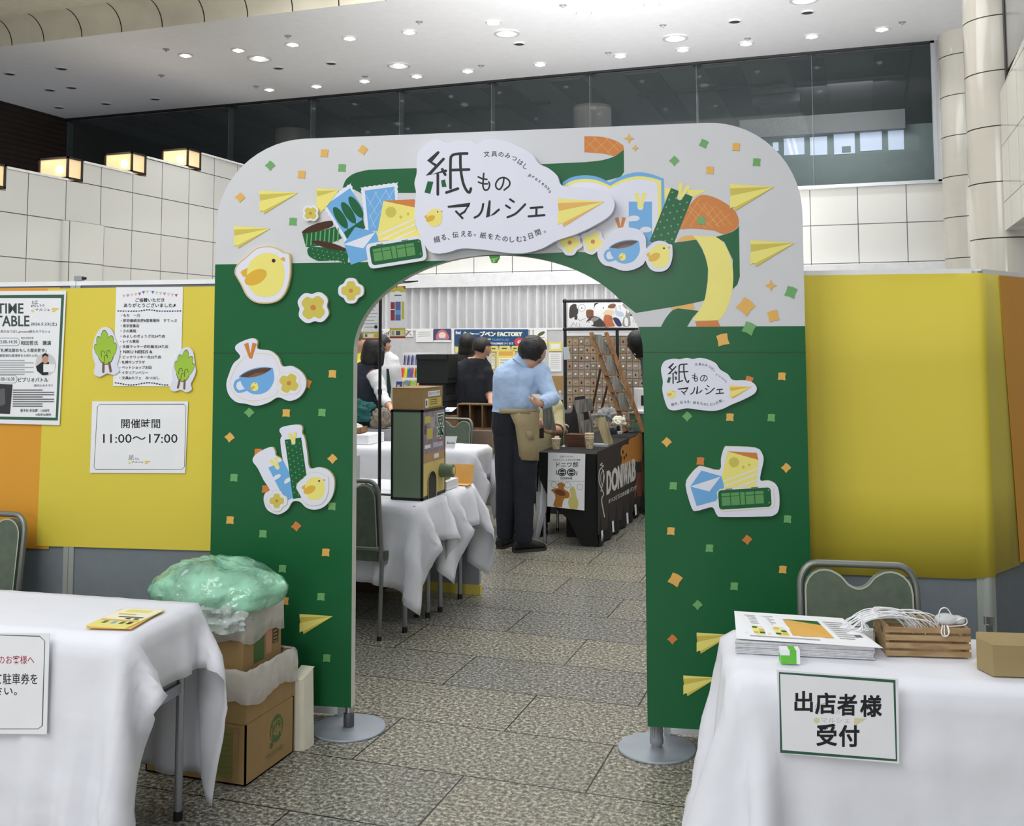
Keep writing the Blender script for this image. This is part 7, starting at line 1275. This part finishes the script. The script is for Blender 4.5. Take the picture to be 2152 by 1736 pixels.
def bust(label, D, head, R, fwd, torso, shoulders, arms, shirt, shirtlab, trous, sc, low=-.6, hairx=None, floor_legs=True, sleeves=('arm',), rt=.15):
    """a person seen from the waist up behind tables, standing on the floor"""
    A = lambda x, y, d=D: atd(x, y, d); c0 = A(*torso[-1][:2]); t = thing('person', label, 'person', (c0.x, c0.y, 0)); hc = A(*head); fv = V(fwd)
    caps = head_caps(hc, R, fv) + [('neck', hc - V((0, 0, R * .6)), .05, A(*torso[0][:2]) + V((0, 0, .02)), .06)]
    for i in range(len(torso) - 1):
        (xa, ya, ra, wa), (xb, yb, rb_, wb) = torso[i], torso[i + 1]
        for s in (-1, 0, 1): caps.append(('torso', A(xa + s * wa, ya), ra, A(xb + s * wb, yb), rb_))
    caps.append(('torso', A(*shoulders[0]), .07, A(*shoulders[1]), .07))
    for (a, e, w_) in arms:
        caps += [('arm', A(*a), .058, A(*e), .046), ('forearm', A(*e), .043, A(*w_), .03)]; caps += hand(A(*w_), A(*w_) - A(*e), (0, -1, .3))
    if floor_legs:
        h = A(*torso[-1][:2]); sr = _r * .1; caps += legs(h - sr, h + sr, V((h.x, h.y, 0)) - sr, V((h.x, h.y, 0)) + sr, .1)
    B = fuse(caps, .0125, skin, 'body'); finish(B[0], B[3], skin, 'body', t); face(t, hc, R, fv)
    zn = A(*torso[0][:2]).z + .035; zh = A(*torso[-1][:2]).z
    garment(B, caps, {'torso', 'neck'} | set(sleeves), .012, shirt, 'shirt', t, shirtlab, lambda c: (c[:, 2] < zn + .03) & (c[:, 2] > zh - .03), .010, D, 7)
    if floor_legs:
        garment(B, caps, {'leg', 'torso'}, .014, trous, 'trousers', t, None, lambda c: (c[:, 2] < zh - .02) & (c[:, 2] > .06), .008, D, 7)
        h = V((h.x, h.y, 0)); fd = V((fv.x, fv.y, 0)).normalized(); [shoe(t, h + _r * .1 * s - fd * .09, h + _r * .1 * s + fd * .17, blackshoe) for s in (-1, 1)]
    hair_from(B, caps, hc, R, fv, t, low=low, off=.014)
    if hairx:
        f = MB(); hb = fuse([('hair', A(*a), ra, A(*b_), rb_) for a, ra, b_, rb_ in hairx], .012, hairm, 'long_hair'); finish(hb[0], hb[3], hairm, 'long_hair', t)
    return t
navy = mat('navy_tshirt', (24, 26, 36), .85, noise=.08, bump=.15, bscale=30); dkt = mat('black_trousers', (24, 24, 26), .85)
bust('person in a navy t-shirt seen from behind, bending over a table far back', 10.8, (1013, 733), .094, (.55, .8, -.55), [(998, 766, .08, 10), (986, 800, .13, 24), (986, 850, .15, 18), (990, 880, .14, 12)], ((964, 776), (1018, 774)), [((1024, 784, 10.75), (1031, 826, 10.7), (1034, 866, 10.5)), ((954, 792, 10.9), (954, 840, 11.0), (968, 860, 11.2))], navy, 'navy t-shirt', dkt, 199)
vest = mat('charcoal_vest', (38, 42, 54), .9, noise=.06, bump=.3, bscale=40); wsh = mat('white_blouse', (232, 232, 234), .8, bump=.2, bscale=20)
tw = bust('person with black hair, dark vest and white sleeves, at the left in the arch opening', 9.6, (786, 741), .09, (.6, .5, -.5), [(772, 776, .07, 8), (766, 805, .11, 12), (764, 850, .12, 10), (764, 890, .12, 8)], ((752, 782), (782, 782)), [((788, 790, 9.5), (803, 832, 9.4), (820, 856, 9.3)), ((748, 795, 9.7), (752, 850, 9.8), (775, 865, 9.6))], vest, 'dark vest', dkt, 224, low=-.9, hairx=[((784, 730), .1, (778, 752), .095), ((774, 745), .07, (768, 772), .04), ((798, 740, 9.55), .05, (799, 764, 9.52), .035)], sleeves=())
# her white sleeves: a second garment layer on the arms
def sleeve(t, pts, r, m, label): f = MB(); P = cr([tuple(p) for p in pts], 6, False); n = len(P); f.tube(P, [r[0] + (r[1] - r[0]) * i / (n - 1) + .004 * sin(i * 1.7) for i in range(n)], m, 16); return part(f, 'sleeve', t, label, smooth=70)
sleeve(tw, [atd(785, 784, 9.5), atd(797, 812, 9.45), atd(804, 834, 9.4), atd(815, 850, 9.33)], (.072, .045), wsh, 'white sleeve'); sleeve(tw, [atd(748, 790, 9.7), atd(751, 850, 9.8), atd(766, 860, 9.68)], (.07, .045), wsh, 'white sleeve')
bust('person in a yellow shirt at the far left, partly behind the arch edge', 11.2, (752, 722), .1, (1, .5, -.4), [(748, 752, .07, 8), (742, 775, .12, 14), (742, 840, .13, 12), (742, 880, .12, 8)], ((725, 758), (758, 756)), [((762, 765), (765, 800), (768, 830))], mat('yellow_shirt', (232, 220, 70), .8), 'yellow shirt', dkt, 190)
tq = bust('person in a white shirt with a dark green strap, beside the black banner pole', 10.9, (802, 727), .094, (.3, .7, -.3), [(806, 752, .07, 6), (812, 775, .1, 10), (814, 830, .11, 8), (814, 870, .11, 8)], ((798, 760), (824, 760)), [((826, 768), (831, 805), (831, 840)), ((797, 768), (796, 805), (800, 840))], wsh, 'white shirt', dkt, 196, sleeves=('arm', 'forearm'))
f = MB(); f.raw([tuple(atd(x, y, 10.72)) for x, y in ((812, 775), (817, 775), (822, 815), (820, 838), (813, 822))], [(0, 1, 2, 3, 4)], mat('dark_green_strap', (26, 58, 50), .8)); part(f, 'strap', tq, 'dark green strap', thick=.004)
bust('person with long black hair standing with their back turned, before the blue banner', 12.4, (983, 722), .1, (.2, 1, -.1), [(983, 750, .07, 6), (980, 775, .11, 12), (980, 830, .12, 10), (980, 860, .12, 8)], ((966, 756), (996, 756)), [((962, 765), (960, 800), (964, 830))], mat('black_top', (28, 28, 30), .85), 'black top', dkt, 173, low=-1, hairx=[((981, 718), .105, (980, 735), .1), ((974, 735), .06, (968, 752), .05), ((990, 735), .06, (990, 750), .045)])
# seated person in beige behind the black table (mostly hidden by the man in blue)
D2 = 8.9; A = lambda x, y, d=D2: atd(x, y, d); hc = A(1133, 812, 8.75); fv = V((.2, -.9, -.6)); c0 = A(1140, 900); bei = mat('beige_shirt', (206, 196, 150), .85, bump=.2, bscale=25)
t = thing('person', 'seated person in a beige shirt behind the black table, beside the man in blue', 'person', (c0.x, c0.y, 0)); R = .094
caps = head_caps(hc, R, fv) + [('neck', hc - V((0, 0, .06)), .05, A(1142, 840), .06), ('torso', A(1128, 862), .1, A(1158, 860), .1), ('torso', A(1134, 870), .13, A(1138, 935), .13), ('torso', A(1150, 870), .125, A(1146, 935), .13), ('arm', A(1166, 862), .072, A(1173, 905, 8.75), .052), ('forearm', A(1172, 906, 8.75), .045, A(1152, 904, 8.35), .032), ('arm', A(1122, 866), .07, A(1116, 905, 8.7), .05), ('forearm', A(1116, 905, 8.7), .045, A(1128, 898, 8.35), .032)]
caps += hand(A(1151, 904, 8.34), A(1141, 898, 8.3) - A(1151, 904, 8.34), (0, 0, 1)) + hand(A(1128, 898, 8.34), A(1135, 892, 8.3) - A(1128, 898, 8.34), (0, 0, 1))
hp = A(1142, 945); kz = .47
for s in (-1, 1):
    h = V((hp.x + .09 * s, hp.y, .53)); k = V((h.x + .02 * s, h.y - .36, .52)); ft = V((k.x, k.y - .02, .09)); caps += [('leg', h, .09, k, .068), ('leg', k, .066, ft, .045)]
B = fuse(caps, .012, skin, 'body'); finish(B[0], B[3], skin, 'body', t); face(t, hc, R, fv)
garment(B, caps, {'torso', 'arm', 'neck'}, .014, bei, 'shirt', t, 'beige shirt', lambda c: c[:, 2] < hc.z - .13, .01, 2, 7); garment(B, caps, {'leg'}, .014, dkt, 'trousers', t, None, lambda c: c[:, 2] > .08, .006, 3, 7); hair_from(B, caps, hc, R, fv, t, off=.014)
for s in (-1, 1): kx = hp.x + .11 * s; shoe(t, (kx, hp.y - .34, 0), (kx, hp.y - .58, 0), blackshoe)
dup(CH, (hp.x, hp.y - .03, 0), radians(180), 'grey-green banquet chair under the seated person in beige')
f = MB(); q = A(1130, 908, 8.28); f.box((-.05, -.012, -.05), (.05, .012, .05), mat('dark_wallet', (40, 34, 32), .6), rotf(q, 20)); tag(f.build('wallet', bevel=.006), 'dark wallet held in the hands of the seated person in beige', 'wallet')
bust('person with black hair leaning in at the right edge of the arch opening', 9.4, (1345, 728), .1, (-.55, -.35, -.75), [(1376, 762, .08, 10), (1400, 800, .13, 18), (1410, 860, .13, 16), (1410, 900, .12, 12)], ((1372, 772), (1416, 772)), [((1374, 782), (1392, 830, 9.3), (1390, 880, 9.2))], mat('grey_top', (90, 92, 96), .85), 'grey top', dkt, 228, low=-.75, hairx=[((1340, 715, 9.35), .1, (1346, 732, 9.4), .1)])
